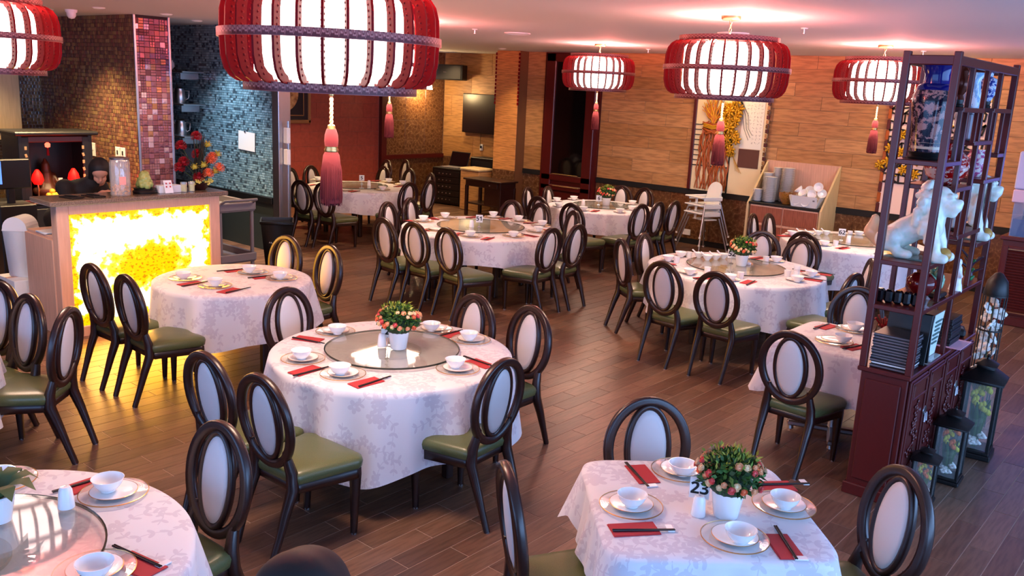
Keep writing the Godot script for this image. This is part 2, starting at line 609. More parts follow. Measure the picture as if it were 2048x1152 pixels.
	M.granite = mat(Color(1, 1, 1), 0.18, 0.0, noise_tex(256, 0.22, [[0.0, Color(0.16, 0.13, 0.11)], [0.38, Color(0.34, 0.28, 0.24)], [0.55, Color(0.62, 0.54, 0.46)], [0.75, Color(0.40, 0.33, 0.28)], [1.0, Color(0.85, 0.78, 0.70)]], 8, 2), Vector3.ONE * 2.2)
	M.onyx = glow(Color(1, 1, 1), 2.4, onyx_tex())
	M.onyx.albedo_texture = M.onyx.emission_texture
	M.onyx.albedo_color = Color(0.6, 0.6, 0.55)
	M.onyx.roughness = 0.25
	M.jade = mat(Color(0.93, 0.94, 0.90), 0.22, 0.0, noise_tex(128, 0.05, [[0.0, Color(0.88, 0.95, 0.89)], [0.6, Color(1, 1, 1)], [1.0, Color(1.0, 0.97, 0.9)]], 31), Vector3.ONE * 2.0, false)
	M.tile = mat(Color(1, 1, 1), 0.12)
	M.tile.vertex_color_use_as_albedo = true
	M.skin = mat(Color(0.80, 0.58, 0.47), 0.55)
	M.hair = mat(Color(0.03, 0.024, 0.024), 0.65)
	M.coat = mat(Color(0.10, 0.085, 0.08), 0.8)
	M.greyp = mat(Color(0.42, 0.40, 0.42), 0.55)
	M.petalw = mat(Color(0.95, 0.94, 0.90), 0.6)
	M.water = glass(Color(0.25, 0.45, 0.85), 0.25, 0.02)
	M.stem = mat(Color(0.2, 0.28, 0.1), 0.7)

# ---------------------------------------------------------------- the room
func in_view(p: Vector3) -> bool:
	var q := Basis(Vector3(0.757479, 0.047587, -0.651123), Vector3(-0.180855, 0.973603, -0.139240), Vector3(0.627310, 0.223230, 0.746091)).inverse() * (p - Vector3(0, 2.5, 0))
	if q.z > -0.3: return false
	return absf(q.x / -q.z * 1745.0) < 1040.0 and absf(q.y / -q.z * 1745.0) < 590.0

func slabbox(lo: Vector3, hi: Vector3, called: String, m: Material, parent: Node = self) -> MeshInstance3D:
	var o := obj(called, bx(hi - lo), m, parent, (lo + hi) * 0.5)
	if parent == self: o.set_meta("kind", "structure")
	return o

func floor_():
	var fl := slabbox(Vector3(-14.7, -0.2, -14.8), Vector3(3.6, 0.0, 3.6), "floor", M.grout)
	var spots := []
	var row := 0
	var x := -14.5
	while x < 3.4:
		var z := -14.5 + (0.31 if row % 2 else 0.0) - 0.25
		while z < 3.4:
			spots.append(Vector3(x + 0.07, 0, z + 0.31))
			z += 0.625
		x += 0.1415
		row += 1
	var near := []
	for s in spots:
		if in_view(s): near.append(s)
	near.sort_custom(func(a, b): return a.length_squared() < b.length_squared())
	near = near.slice(0, 300)
	var mine := {}
	for s in near: mine[s] = true
	var one := bx(Vector3(0.1362, 0.012, 0.6195))
	var rest := [MB.new(), MB.new(), MB.new(), MB.new()]
	for s in spots:
		var k := rng.randi() % 4
		if mine.has(s): obj("plank", one, M["floor%d" % k], fl, s + Vector3(0, -0.004, 0) - fl.position)
		else: rest[k].box(s - Vector3(0, 0.004, 0), Vector3(0.1362, 0.012, 0.6195))
	for k in 4:
		var o := obj("far_planks", rest[k].done(), M["floor%d" % k], fl, -fl.position)
		o.set_meta("kind", "stuff")

# boards or tiles laid on a wall face; n is the outward axis, u the horizontal one
func clad(wall: Node3D, called: String, o: Vector3, u: Vector3, n: Vector3, w: float, y0: float, y1: float, bw: float, bh: float, mats: Array, stagger := true, th := 0.016, gap := 0.003):
	var rows := int(round((y1 - y0) / bh))
	var rh := (y1 - y0) / rows
	var shared := {}
	for r in rows:
		var a := 0.0
		var off: float = (bw * fmod(r * 0.37, 1.0)) if stagger else 0.0
		var b := bw - off if off > 0.01 else bw
		while a < w - 0.005:
			b = minf(b, w)
			var s := Vector3(b - a - gap, rh - gap, th)
			var key := "%.3f %.3f" % [s.x, s.y]
			if not shared.has(key): shared[key] = bx(s, 0.003)
			var m := obj(called, shared[key], mats[rng.randi() % mats.size()], wall)
			m.transform = Transform3D(Basis(u, Vector3.UP, n), o + u * (a + b) * 0.5 + Vector3.UP * (y0 + rh * (r + 0.5)) + n * (th * 0.5 + rng.randf() * 0.0008) - wall.position)
			a = b
			b = a + bw

func mosaic(wall: Node3D, called: String, o: Vector3, u: Vector3, n: Vector3, w: float, y0: float, y1: float, tw: Vector2, th: float, cols: Array, tilt: float):
	var xf := []
	var cs := []
	var y := y0
	while y < y1 - th * 0.5:
		var a := 0.0
		while a < w - 0.01:
			var s := minf(rng.randf_range(tw.x, tw.y), w - a)
			var b := Basis(u, Vector3.UP, n) * Basis.from_euler(Vector3(rng.randfn() * tilt, rng.randfn() * tilt, 0)) * Basis.from_scale(Vector3(s - 0.004, th - 0.004, 0.01))
			xf.append(Transform3D(b, o + u * (a + s * 0.5) + Vector3(0, y + th * 0.5, 0) + n * 0.004 - wall.position))
			cs.append((cols[rng.randi() % cols.size()] as Color).srgb_to_linear())
			a += s
		y += th
	var mm := MultiMesh.new()
	mm.transform_format = MultiMesh.TRANSFORM_3D
	mm.use_colors = true
	mm.mesh = bx(Vector3.ONE, 0.12)
	mm.instance_count = xf.size()
	for i in xf.size():
		mm.set_instance_transform(i, xf[i])
		mm.set_instance_color(i, cs[i])
	var mi := MultiMeshInstance3D.new()
	mi.multimesh = mm
	mi.material_override = M.tile
	put(mi, called, wall)
	mi.set_meta("kind", "stuff")

func room():
	floor_()
	slabbox(Vector3(-14.7, 3.2, -14.8), Vector3(3.6, 3.4, 3.6), "ceiling", M.ceiling)
	var planks := [M.plank0, M.plank1, M.plank2, M.plank3]
	# left wall: mosaic bar end, red tiles, marble
	var wl := slabbox(Vector3(-14.7, 0, -14.8), Vector3(-14.5, 3.2, 3.6), "wall_left", M.plaster)
	clad(wl, "red_tile", Vector3(-14.5, 0, -7.45), Vector3(0, 0, -1), Vector3(1, 0, 0), 5.1, 0.0, 3.2, 0.6, 0.3, [M.redwall], true, 0.010, 0.0015)
	clad(wl, "marble_slab", Vector3(-14.5, 0, -12.7), Vector3(0, 0, -1), Vector3(1, 0, 0), 1.78, 0.95, 3.2, 0.6, 0.75, [M.marble, M.marble2], false, 0.02)
	clad(wl, "marble_slab", Vector3(-14.5, 0, -12.7), Vector3(0, 0, -1), Vector3(1, 0, 0), 1.78, 0.0, 0.86, 0.6, 0.86, [M.marble], false, 0.02)
	slabbox(Vector3(-14.5, 0.86, -14.48), Vector3(-14.44, 0.95, -12.7), "trim_1", M.darkred)
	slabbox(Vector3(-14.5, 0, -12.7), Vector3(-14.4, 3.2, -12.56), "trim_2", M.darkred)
	mosaic(wl, "mosaic", Vector3(-14.5, 0, -4.4), Vector3(0, 0, -1), Vector3(1, 0, 0), 1.35, 0.0, 3.2, Vector2(0.045, 0.055), 0.05, [Color(0.46, 0.38, 0.26), Color(0.40, 0.32, 0.22), Color(0.52, 0.43, 0.28), Color(0.36, 0.27, 0.2)], 0.02)
	# bar wall with its mosaic and tiled end
	var wb := slabbox(Vector3(-14.5, 0, -6.24), Vector3(-11.5, 3.2, -5.75), "wall_bar", mat(Color(0.16, 0.10, 0.09), 0.7))
	mosaic(wb, "mosaic", Vector3(-14.48, 0, -5.75), Vector3(1, 0, 0), Vector3(0, 0, 1), 2.97, 0.6, 3.2, Vector2(0.05, 0.055), 0.052, [Color(0.46, 0.33, 0.25), Color(0.52, 0.38, 0.28), Color(0.38, 0.26, 0.22), Color(0.48, 0.29, 0.25), Color(0.55, 0.44, 0.29), Color(0.42, 0.29, 0.24)], 0.035)
	var tm := []
	for c in [Color(0.50, 0.33, 0.40), Color(0.58, 0.42, 0.49), Color(0.60, 0.43, 0.36), Color(0.42, 0.26, 0.30), Color(0.68, 0.58, 0.66), Color(0.53, 0.33, 0.36)]:
		tm.append(mat(c, 0.2, 0.55))
	var shapes := []
	for k in 4:
		var b := MB.new()
		if k < 2:
			b.cbox(Vector3.ZERO, Vector3(0.012, 0.07, 0.07), 0.003)
			if k == 1:
				b.cbox(Vector3(0.006, 0, 0), Vector3(0.008, 0.046, 0.046), 0.002)
				b.cbox(Vector3(0.011, 0, 0), Vector3(0.005, 0.022, 0.022), 0.002)
		elif k == 2:
			for q in 4: b.cbox(Vector3(0, (q / 2 - 0.5) * 0.036, (q % 2 - 0.5) * 0.036), Vector3(0.014, 0.033, 0.033), 0.003)
		else:
			b.cbox(Vector3(0, 0.018, 0), Vector3(0.013, 0.033, 0.07), 0.003)
			b.cbox(Vector3(0, -0.018, 0), Vector3(0.011, 0.033, 0.07), 0.003)
		shapes.append(b.done())
	for r in 32:
		for c in 7:
			var o := obj("mosaic_tile", shapes[rng.randi() % 4], tm[rng.randi() % 6 if rng.randf() > 0.4 else 0], wb, Vector3(-11.496, 0.85 + r * 0.0735, -5.777 - c * 0.0725) - wb.position)
			o.rotation = Vector3(0, rng.randfn() * 0.03, rng.randfn() * 0.03)
	for z in [-5.757, -6.235]: struct("corner_trim", bx(Vector3(0.03, 3.2, 0.03), 0.004), M.steel, wb, Vector3(-11.49, 1.6, z) - wb.position)
	# teal partition with a steel end
	var wt := slabbox(Vector3(-14.5, 0, -7.44), Vector3(-10.66, 3.2, -7.3), "wall_partition", mat(Color(0.12, 0.16, 0.17), 0.6))
	mosaic(wt, "mosaic", Vector3(-14.48, 0, -7.3), Vector3(1, 0, 0), Vector3(0, 0, 1), 3.8, 0.8, 3.2, Vector2(0.03, 0.075), 0.034, [Color(0.42, 0.55, 0.60), Color(0.48, 0.61, 0.66), Color(0.38, 0.50, 0.55), Color(0.25, 0.32, 0.36), Color(0.45, 0.57, 0.61), Color(0.54, 0.67, 0.72)], 0.02)
	struct("end_trim", bx(Vector3(0.16, 3.2, 0.2), 0.006), M.steel, wt, Vector3(-10.58, 1.6, -7.37) - wt.position)
	struct("dado", bx(Vector3(3.8, 0.09, 0.05), 0.006), M.black, wt, Vector3(-12.58, 0.755, -7.28) - wt.position)
	# alcove, pillar and wood clad back wall over a marble dado
	var wa := slabbox(Vector3(-14.7, 0, -14.8), Vector3(-11.7, 3.2, -14.5), "wall_alcove", M.plaster)
	clad(wa, "wood_panel", Vector3(-14.48, 0, -14.5), Vector3(1, 0, 0), Vector3(0, 0, 1), 2.75, 0.9, 3.2, 0.95, 0.46, planks)
	clad(wa, "marble_slab", Vector3(-14.48, 0, -14.5), Vector3(1, 0, 0), Vector3(0, 0, 1), 2.75, 0.0, 0.9, 0.9, 0.9, [M.marble], false)
	var wp := slabbox(Vector3(-11.76, 0, -14.5), Vector3(-11.2, 3.2, -13.22), "wall_pillar", mat(Color(0.45, 0.30, 0.18), 0.5))
	clad(wp, "wood_panel", Vector3(-11.77, 0, -13.22), Vector3(1, 0, 0), Vector3(0, 0, 1), 0.58, 0.9, 3.2, 0.58, 0.46, [mat(Color(0.88, 0.62, 0.36), 0.45, 0.0, S.grain, Vector3(0.45, 5, 0.45))], false)
	clad(wp, "marble_slab", Vector3(-11.77, 0, -13.22), Vector3(1, 0, 0), Vector3(0, 0, 1), 0.58, 0.0, 0.9, 0.58, 0.9, [M.marble], false)
	for sx in [-11.775, -11.185]:
		for k in 14: obj("fret_strip", bx(Vector3(0.03, 0.055, 0.03), 0.004), M.red, wp, Vector3(sx, 2.2 + k * 0.072, -13.2) - wp.position)
	var wk := slabbox(Vector3(-11.2, 0, -13.8), Vector3(3.6, 3.2, -13.5), "wall_back", M.plaster)
	clad(wk, "wood_panel", Vector3(-11.2, 0, -13.5), Vector3(1, 0, 0), Vector3(0, 0, 1), 0.47, 0.95, 3.2, 0.47, 0.45, planks, false)
	clad(wk, "wood_panel", Vector3(-9.41, 0, -13.5), Vector3(1, 0, 0), Vector3(0, 0, 1), 12.8, 0.95, 3.2, 1.2, 0.205, planks)
	clad(wk, "marble_slab", Vector3(-9.41, 0, -13.5), Vector3(1, 0, 0), Vector3(0, 0, 1), 12.8, 0.09, 0.86, 0.8, 0.77, [M.marble, M.marble2], false)
	clad(wk, "marble_slab", Vector3(-11.2, 0, -13.5), Vector3(1, 0, 0), Vector3(0, 0, 1), 0.47, 0.09, 0.86, 0.47, 0.77, [M.marble], false)
	slabbox(Vector3(-9.41, 0.86, -13.5), Vector3(3.4, 0.95, -13.46), "trim_3", M.ink)
	slabbox(Vector3(-11.2, 0.86, -13.5), Vector3(-10.73, 0.95, -13.46), "trim_4", M.ink)
	slabbox(Vector3(-9.41, 0.0, -13.5), Vector3(3.4, 0.09, -13.47), "baseboard_back", M.ink)
	# dark red door with a tall glass
	var d := slabbox(Vector3(-10.73, 0, -13.5), Vector3(-9.42, 3.19, -13.44), "door_1", M.darkred)
	var dp := -d.position
	for b in [[-10.66, -9.49, 0.0, 0.14], [-10.66, -9.49, 0.62, 0.72], [-10.66, -9.49, 0.80, 0.92], [-10.66, -9.49, 3.02, 3.18], [-10.66, -10.44, 0.0, 3.18], [-9.71, -9.49, 0.0, 3.18]]:
		struct("rail", bx(Vector3(b[1] - b[0], b[3] - b[2], 0.07), 0.012), M.darkred, d, Vector3((b[0] + b[1]) / 2, (b[2] + b[3]) / 2, -13.42) + dp)
	struct("panel", bx(Vector3(0.7, 0.42, 0.03), 0.012), M.darkred, d, Vector3(-10.075, 0.38, -13.42) + dp)
	struct("bead", bx(Vector3(0.62, 0.014, 0.012), 0.003), M.brass, d, Vector3(-10.09, 0.93, -13.38) + dp)
	struct("bead", bx(Vector3(0.62, 0.010, 0.012), 0.003), M.brass, d, Vector3(-10.05, 0.70, -13.38) + dp)
	struct("pane", bx(Vector3(0.72, 2.1, 0.012)), mat(Color(0.05, 0.03, 0.03), 0.06), d, Vector3(-10.075, 1.97, -13.43) + dp)
	# daylight walls, off frame: glazed openings between piers
	windows()
	ceiling_bits()

func windows():
	var wr := slabbox(Vector3(3.4, 0, -13.8), Vector3(3.6, 0.35, 3.6), "wall_right", M.plaster)
	obj("lintel", bx(Vector3(0.2, 0.45, 17.4)), M.plaster, wr, Vector3(0, 2.8, 0))
	var wf := slabbox(Vector3(-14.7, 0, 3.4), Vector3(3.4, 0.35, 3.6), "wall_front", M.plaster)
	obj("lintel", bx(Vector3(18.1, 0.45, 0.2)), M.plaster, wf, Vector3(0, 2.8, 0))
	obj("pier", bx(Vector3(7.2, 2.4, 0.2)), M.plaster, wf, Vector3(-11.0, 1.55, 3.5) - wf.position)
	obj("pier", bx(Vector3(1.5, 2.4, 0.2)), M.plaster, wf, Vector3(2.65, 1.55, 3.5) - wf.position)
	for z in [[-13.8, -9.9], [1.5, 3.6]]: obj("pier", bx(Vector3(0.2, 2.4, z[1] - z[0])), M.plaster, wr, Vector3(3.5, 1.55, (z[0] + z[1]) / 2) - wr.position)
	var n := 1
	for k in 9:
		var side := k < 5
		var c := Vector3(3.5, 1.55, -8.76 + k * 2.28) if side else Vector3(-6.22 + (k - 5) * 2.325, 1.55, 3.5)
		var w := 2.28 if side else 2.325
		var b := MB.new()
		var rot := Basis(Vector3.UP, PI / 2) if side else Basis.IDENTITY
		for s in [-1.0, 1.0]:
			b.cbox(rot * Vector3(s * (w / 2 - 0.03), 0, 0), Vector3(0.06, 2.4, 0.12), 0.006, rot)
			b.cbox(Vector3(0, s * 1.17, 0), Vector3(w, 0.06, 0.12), 0.006, rot)
		var o := struct("window_%d" % n, b.done(), M.steel, self, c)
		var p := obj("pane", bx(Vector3(w - 0.1, 2.3, 0.008)), glass(Color(0.9, 0.95, 0.95), 0.06), o)
		p.basis = rot
		n += 1

func ceiling_bits():
	var k := 0
	for p in [Vector2(-10.89, -5.03), Vector2(-12.16, -4.96), Vector2(-10.83, -5.85), Vector2(-11.54, -6.68), Vector2(-10.97, -4.22), Vector2(-13.65, -13.85), Vector2(-11.04, -12.52), Vector2(-12.9, -8.6), Vector2(-12.9, -10.3), Vector2(-12.4, -12.0), Vector2(-13.3, -4.3)]:  # closing entries are unseen additions brightening the red wall area and wall cabinet
		var t := thing("ceiling_light", "small round recessed ceiling light, %s" % ["above the reception counter", "close to the brown mosaic wall", "just outside the tiled pillar end", "over the teal mosaic partition", "beside the dome camera over the bar", "in the alcove above the speaker", "before the wooden pillar", "added to brighten the red wall, close to the partition", "added unseen to brighten the table by the red wall", "added to brighten the room beside the marble wall", "added to brighten the pale wall cabinet"][k], "ceiling light", Vector3(p.x, 3.2, p.y))
		var b := MB.new()
		b.lathe([V(0.045, -0.003), V(0.06, -0.012), V(0.075, -0.004), V(0.076, 0.0)], 20)
		obj("ring", b.done(), M.white, t)
		obj("lens", lathed([V(0.0, -0.004), V(0.046, -0.004)], 20), glow(Color(1, 0.93, 0.82), 4.0), t)
		var l := SpotLight3D.new()
		l.name = "beam"
		t.add_child(l)
		l.position = Vector3(0, -0.03, 0)
		l.rotation.x = -PI / 2
		l.light_color = Color(0.86, 0.93, 1.0) if k == 3 else Color(1, 0.84, 0.62)
		l.light_energy = [9.0, 15.0, 13.0, 8.0, 9.0, 4.0, 4.0, 8.0, 9.0, 6.0, 8.0][k]
		l.spot_angle = 52.0
		l.spot_range = 20.0
		l.spot_attenuation = 2.0
		l.light_size = 0.04
		l.shadow_enabled = true
		k += 1
	var cam := thing("dome_camera", "white dome security camera on the ceiling above the bar", "camera", Vector3(-11.8, 3.2, -5.1))
	obj("mount", lathed([V(0.0, -0.035), V(0.07, -0.035), V(0.075, 0.0)], 20), M.white, cam)
	obj("dome", lathed([V(0.0, -0.115), V(0.035, -0.105), V(0.055, -0.075), V(0.058, -0.035)], 20), M.white, cam)
	k = 0
	for p in [Vector2(-7.68, -8.99), Vector2(-4.66, -9.09)]:
		var t := thing("ceiling_speaker", "flat round white ceiling speaker, %s" % ["over round table 51", "behind the lantern over table 52"][k], "ceiling speaker", Vector3(p.x, 3.2, p.y))
		obj("bezel", lathed([V(0.13, -0.006), V(0.15, -0.018), V(0.17, -0.01), V(0.172, 0.0)], 28), M.white, t)
		obj("grille", lathed([V(0.0, -0.008), V(0.132, -0.008)], 28), M.white, t)
		k += 1
	k = 0
	for p in [Vector2(-7.84, -8.35), Vector2(-7.69, -12.2), Vector2(-3.61, -8.5), Vector2(-3.51, -12.0)]:
		var t := thing("sprinkler", "small white ceiling sprinkler, %s" % ["over table 51 behind the biggest lantern", "near the lantern by the dark door", "near the lantern over table 52", "by the lantern over table 62"][k], "sprinkler", Vector3(p.x, 3.2, p.y))
		obj("rose", lathed([V(0.0, -0.012), V(0.03, -0.010), V(0.035, 0.0)], 14), M.white, t)
		obj("nozzle", lathed([V(0.0, -0.06), V(0.016, -0.058), V(0.016, -0.052), V(0.006, -0.05), V(0.008, -0.012)], 10), M.steel, t)
		k += 1

# ---------------------------------------------------------------- chairs and tables
func chair_proto() -> Node3D:
	var t := Node3D.new()
	var tilt := Basis(Vector3.RIGHT, -0.13)
	var c := Vector3(0, 0.735, 0)
	var b := MB.new()
	b.oval(c, 0.205, 0.242, [V(0.026, -0.012), V(0.026, 0.010), V(0.017, 0.022), V(0.008, 0.016), V(-0.002, 0.024), V(-0.012, 0.016), V(-0.022, 0.014), V(-0.025, 0.0), V(-0.022, -0.014), V(-0.010, -0.018), V(0.0, -0.024), V(0.012, -0.018), V(0.020, -0.022)], 44, tilt)
	obj("outer_ring", b.done(), M.wood, t)
	b = MB.new()
	b.oval(c + tilt * Vector3(0, 0, 0.004), 0.108, 0.214, [V(0.016, -0.01), V(0.016, 0.012), V(0.006, 0.022), V(-0.004, 0.016), V(-0.014, 0.012), V(-0.014, -0.012), V(-0.004, -0.020), V(0.008, -0.018)], 40, tilt)
	obj("inner_ring", b.done(), M.wood, t)
	b = MB.new()
	b.soft()
	for s in [1.0, -1.0]:
		var pr := [V(1.0, 0.004), V(0.98, 0.014), V(0.8, 0.022), V(0.4, 0.027), V(0.0, 0.028)]
		for i in 4:
			for k in 32:
				var q := []
				for e in [[0, 0], [1, 0], [1, 1], [0, 1]]:
					var a: float = TAU * (k + e[0]) / 32 * s
					var w: Vector2 = pr[i + e[1]]
					q.append(c + tilt * Vector3(cos(a) * 0.097 * w.x, sin(a) * 0.203 * w.x, w.y * s + 0.004))
				b.quad(q[0], q[1], q[2], q[3])
	obj("back_pad", b.done(), M.pad, t)
	# seat cushion and the rail below it
	var seat := func(grow: float) -> PackedVector2Array:
		var o := PackedVector2Array()
		for p in [[-0.19, 0.05, 0.05], [0.19, 0.05, 0.05], [0.245, 0.48, 0.06], [-0.245, 0.48, 0.06]]:
			var cx := Vector2(p[0] - signf(p[0]) * p[2], p[1] + (p[2] if p[1] < 0.2 else -p[2]))
			var a0: float = {[-1.0, true]: PI, [1.0, true]: -PI / 2, [1.0, false]: 0.0, [-1.0, false]: PI / 2}[[signf(p[0]), p[1] < 0.2]]
			for k in 5:
				var q: Vector2 = cx + Vector2(p[2] + maxf(grow, -0.02), 0).rotated(a0 + PI / 2 * k / 4.0)
				o.append(q if grow > -0.02 else Vector2(0, 0.27) + (q - Vector2(0, 0.27)) * (1.0 + (grow + 0.02) * 5.0))
		return o
	b = MB.new()
	var rings := []
	for w in [[0.400, -0.012], [0.408, 0.004], [0.440, 0.010], [0.462, 0.002], [0.472, -0.018], [0.479, -0.06], [0.484, -0.12]]:
		var rr := []
		for p in seat.call(w[1]): rr.append(Vector3(p.x, w[0] + (0.006 * sin((p.y - 0.05) * 7.0) if w[0] > 0.47 else 0.0), p.y))
		rings.append(rr)
	b.soft()
	var n: int = rings[0].size()
	for i in rings.size() - 1:
		for k in n: b.quad(rings[i][k], rings[i + 1][k], rings[i + 1][(k + 1) % n], rings[i][(k + 1) % n])
	var mid := Vector3(0, 0.487, 0.27)
	for k in n:
		b.tri(rings[6][k], mid, rings[6][(k + 1) % n])
		b.tri(rings[0][k], rings[0][(k + 1) % n], Vector3(0, 0.4, 0.27))
	obj("seat", b.done(), M.seat, t)
	b = MB.new()
	b.soft()
	var lo := []
	var hi := []
	for p in seat.call(-0.006):
		hi.append(Vector3(p.x, 0.404, p.y))
		lo.append(Vector3(p.x, 0.345 + 0.022 * cos(p.x * 7.0) , p.y))
	for k in n:
		b.quad(lo[k], hi[k], hi[(k + 1) % n], lo[(k + 1) % n])
		b.tri(hi[k], Vector3(0, 0.404, 0.27), hi[(k + 1) % n])
		b.tri(lo[k], lo[(k + 1) % n], Vector3(0, 0.36, 0.27))
	obj("seat_rail", b.done(), M.wood, t)
	for s in [-1.0, 1.0]:
		b = MB.new()
		var P := [Vector3(s * 0.160, 0.0, -0.085), Vector3(s * 0.165, 0.12, -0.045), Vector3(s * 0.168, 0.26, 0.0), Vector3(s * 0.168, 0.38, 0.045), Vector3(s * 0.160, 0.47, 0.045), Vector3(s * 0.150, 0.545, 0.027), Vector3(s * 0.146, 0.60, 0.014)]
		b.tube(P, [0.020, 0.022, 0.028, 0.034, 0.032, 0.026, 0.016], 6, false, true, Vector2(1.0, 1.0))
		var lg := obj("leg", b.done(), M.wood, t)
		obj("glide", lathed([V(0.0, 0.0), V(0.016, 0.0), V(0.016, 0.008), V(0.0, 0.008)], 10), M.steel, lg, P[0] + Vector3(0, -0.001, 0))
		b = MB.new()
		b.tube([Vector3(s * 0.212, 0.0, 0.425), Vector3(s * 0.212, 0.2, 0.43), Vector3(s * 0.210, 0.36, 0.435), Vector3(s * 0.208, 0.40, 0.435)], [0.019, 0.026, 0.034, 0.034], 4)
		lg = obj("leg", b.done(), M.wood, t)
		obj("glide", lathed([V(0.0, 0.0), V(0.016, 0.0), V(0.016, 0.008), V(0.0, 0.008)], 10), M.steel, lg, Vector3(s * 0.212, -0.001, 0.425))
	return t

func chair(tn: String, x: float, z: float, deg: float):
	if not S.has("chair"): S.chair = chair_proto()
	var h := clock("chair", tn, x, z)
	var o := dup(S.chair, "dining_chair", "dark oval-back green-seat chair, %s side of %s" % [h, TN[tn]], "chair", Vector3(x, 0.004, z), deg_to_rad(deg), "dark oval-back dining chairs with green seats")
	o.position.y = 0.003

# cloth over a top of half-size a (round when box is false), hanging to about y = hem
func cloth_mesh(rad: float, square: bool, hem: float, corner: float, turn: float, seed_: int, half := Vector2.ZERO) -> ArrayMesh:
	var r := RandomNumberGenerator.new()
	r.seed = seed_
	var n := 176
	var ph := []
	for k in 5: ph.append([r.randi_range(7, 10) + k * 3, r.randf() * TAU, r.randf_range(0.4, 1.0) / (1.0 + k * 0.35)])
	var top := 0.768
	var rows := [0.0, 0.5, 0.9, 0.985, 1.0, 1.01]
	var ts := [0.0, 0.07, 0.15, 0.25, 0.37, 0.5, 0.63, 0.76, 0.88, 1.0]
	var P := []
	var U := []
	for j in rows.size() + ts.size():
		var pr := []
		var ur := []
		for k in n:
			var a := TAU * k / n
			var e := Vector2(cos(a), sin(a))
			var nrm := e
			var edge := e * rad
			var cn := pow(absf(cos(2.0 * (a - turn))), 4.0)
			if square:
				var m := pow(pow(absf(e.x / half.x), 9.0) + pow(absf(e.y / half.y), 9.0), -1.0 / 9.0)
				edge = e * m
				nrm = Vector2(signf(e.x) * pow(absf(edge.x / half.x), 8.0) / half.x, signf(e.y) * pow(absf(edge.y / half.y), 8.0) / half.y).normalized()
				cn = pow(absf(2.0 * nrm.x * nrm.y), 1.5)
			if j < rows.size():
				var f: float = rows[j]
				pr.append(Vector3(edge.x * minf(f, 1.0), top - (0.0 if f < 0.98 else (0.002 if f < 1.0 else 0.006)), edge.y * minf(f, 1.0)))
				ur.append(edge * f)
			else:
				var t: float = ts[j - rows.size()]
				var L := top - hem + corner * cn
				var w := 0.0
				for q in ph: w += sin(a * q[0] + q[1]) * q[2]
				var amp: float = (0.020 if square else 0.042) * w * pow(t, 0.8)
				var out: float = 0.012 + 0.035 * t + amp + cn * t * (0.10 if square else 0.03)
				var y: float = top - 0.012 - (L - 0.012) * t + 0.015 * w * t * t
				pr.append(Vector3(edge.x + nrm.x * out, y, edge.y + nrm.y * out))
				ur.append(edge + nrm * (t * L))
		P.append(pr)
		U.append(ur)
	var b := MB.new()
	b.soft()
	for j in P.size() - 1:
		for k in n:
			var l := (k + 1) % n
			if j == 0: b.tri(P[0][k], P[1][l], P[1][k], U[0][k], U[1][l], U[1][k])
			else: b.quad(P[j][k], P[j][l], P[j + 1][l], P[j + 1][k], U[j][k], U[j][l], U[j + 1][l], U[j + 1][k])
	return b.done()

func table(tn: String, hem: float, corner: float, turn: float, susan: float):
	var c: Vector3 = TC[tn]
	var at := Vector3(c.x, 0, c.z)
	var sq := tn == "sq" or tn == "RS"
	var half := Vector2(0.46, 0.46) if tn == "sq" else Vector2(0.40, 0.42)
	var yaw := deg_to_rad(43.3) if tn == "sq" else 0.0
	var t := thing("dining_table", "table frame under the white cloth of %s" % TN[tn], "table", at, yaw, "cloth-covered dining tables")
	var b := MB.new()
	if sq:
		obj("tabletop", bx(Vector3(half.x * 2 - 0.10, 0.03, half.y * 2 - 0.10), 0.01), M.drawer, t, Vector3(0, 0.745, 0))
		var fx := 0.3
		obj("column", lathed([V(0.035, 0.06), V(0.03, 0.1), V(0.03, 0.73), V(0.1, 0.732)], 16), M.steel, t)
		for k in 2: obj("foot", bx(Vector3(0.06, 0.045, fx * 2.2), 0.012), M.steel, t, Vector3(0, 0.05, 0)).rotation.y = PI / 2 * k + 0.35
		for k in 4: obj("glide", lathed([V(0, 0), V(0.025, 0), V(0.02, 0.03), V(0, 0.03)], 12), M.steel, t, Vector3(0, 0, fx).rotated(Vector3.UP, PI / 2 * k + 0.35))
	else:
		obj("tabletop", lathed([V(0, 0.73), V(c.y - 0.02, 0.73), V(c.y - 0.005, 0.74), V(c.y - 0.005, 0.76), V(0, 0.76)], 48), M.drawer, t)
		for k in 4:
			var p := Vector3(c.y * 0.6, 0, 0).rotated(Vector3.UP, PI / 4 + PI / 2 * k + turn)
			obj("leg", bx(Vector3(0.06, 0.73, 0.06), 0.008), M.wood, t, p + Vector3(0, 0.368, 0))
	var cl := obj("tablecloth", cloth_mesh(c.y, sq, hem, corner, turn, hash(tn), half), M.cloth, self, at + Vector3(0, 0.0, 0))
	cl.rotation.y = yaw
	tag(cl, "white leafy damask cloth draped over %s" % TN[tn], "tablecloth", "white damask tablecloths")
	if susan > 0.0:
		var s := thing("turntable", "round greyish glass turntable on %s" % TN[tn], "turntable", at + Vector3(0, 0.769, 0), 0.0, "glass turntables")
		obj("hub", lathed([V(0.0, 0.0), V(0.19, 0.0), V(0.19, 0.014), V(0.0, 0.014)], 40), mat(Color(0.72, 0.66, 0.6), 0.5), s)
		obj("disc", lathed([V(0.0, 0.016), V(susan, 0.016), V(susan, 0.026), V(0.0, 0.026)], 72), M.turn, s)
		b = MB.new()
		b.lathe([V(susan - 0.004, 0.0155), V(susan + 0.003, 0.017), V(susan + 0.004, 0.025), V(susan - 0.003, 0.0268)], 72)
		obj("edge", b.done(), M.edge, s)

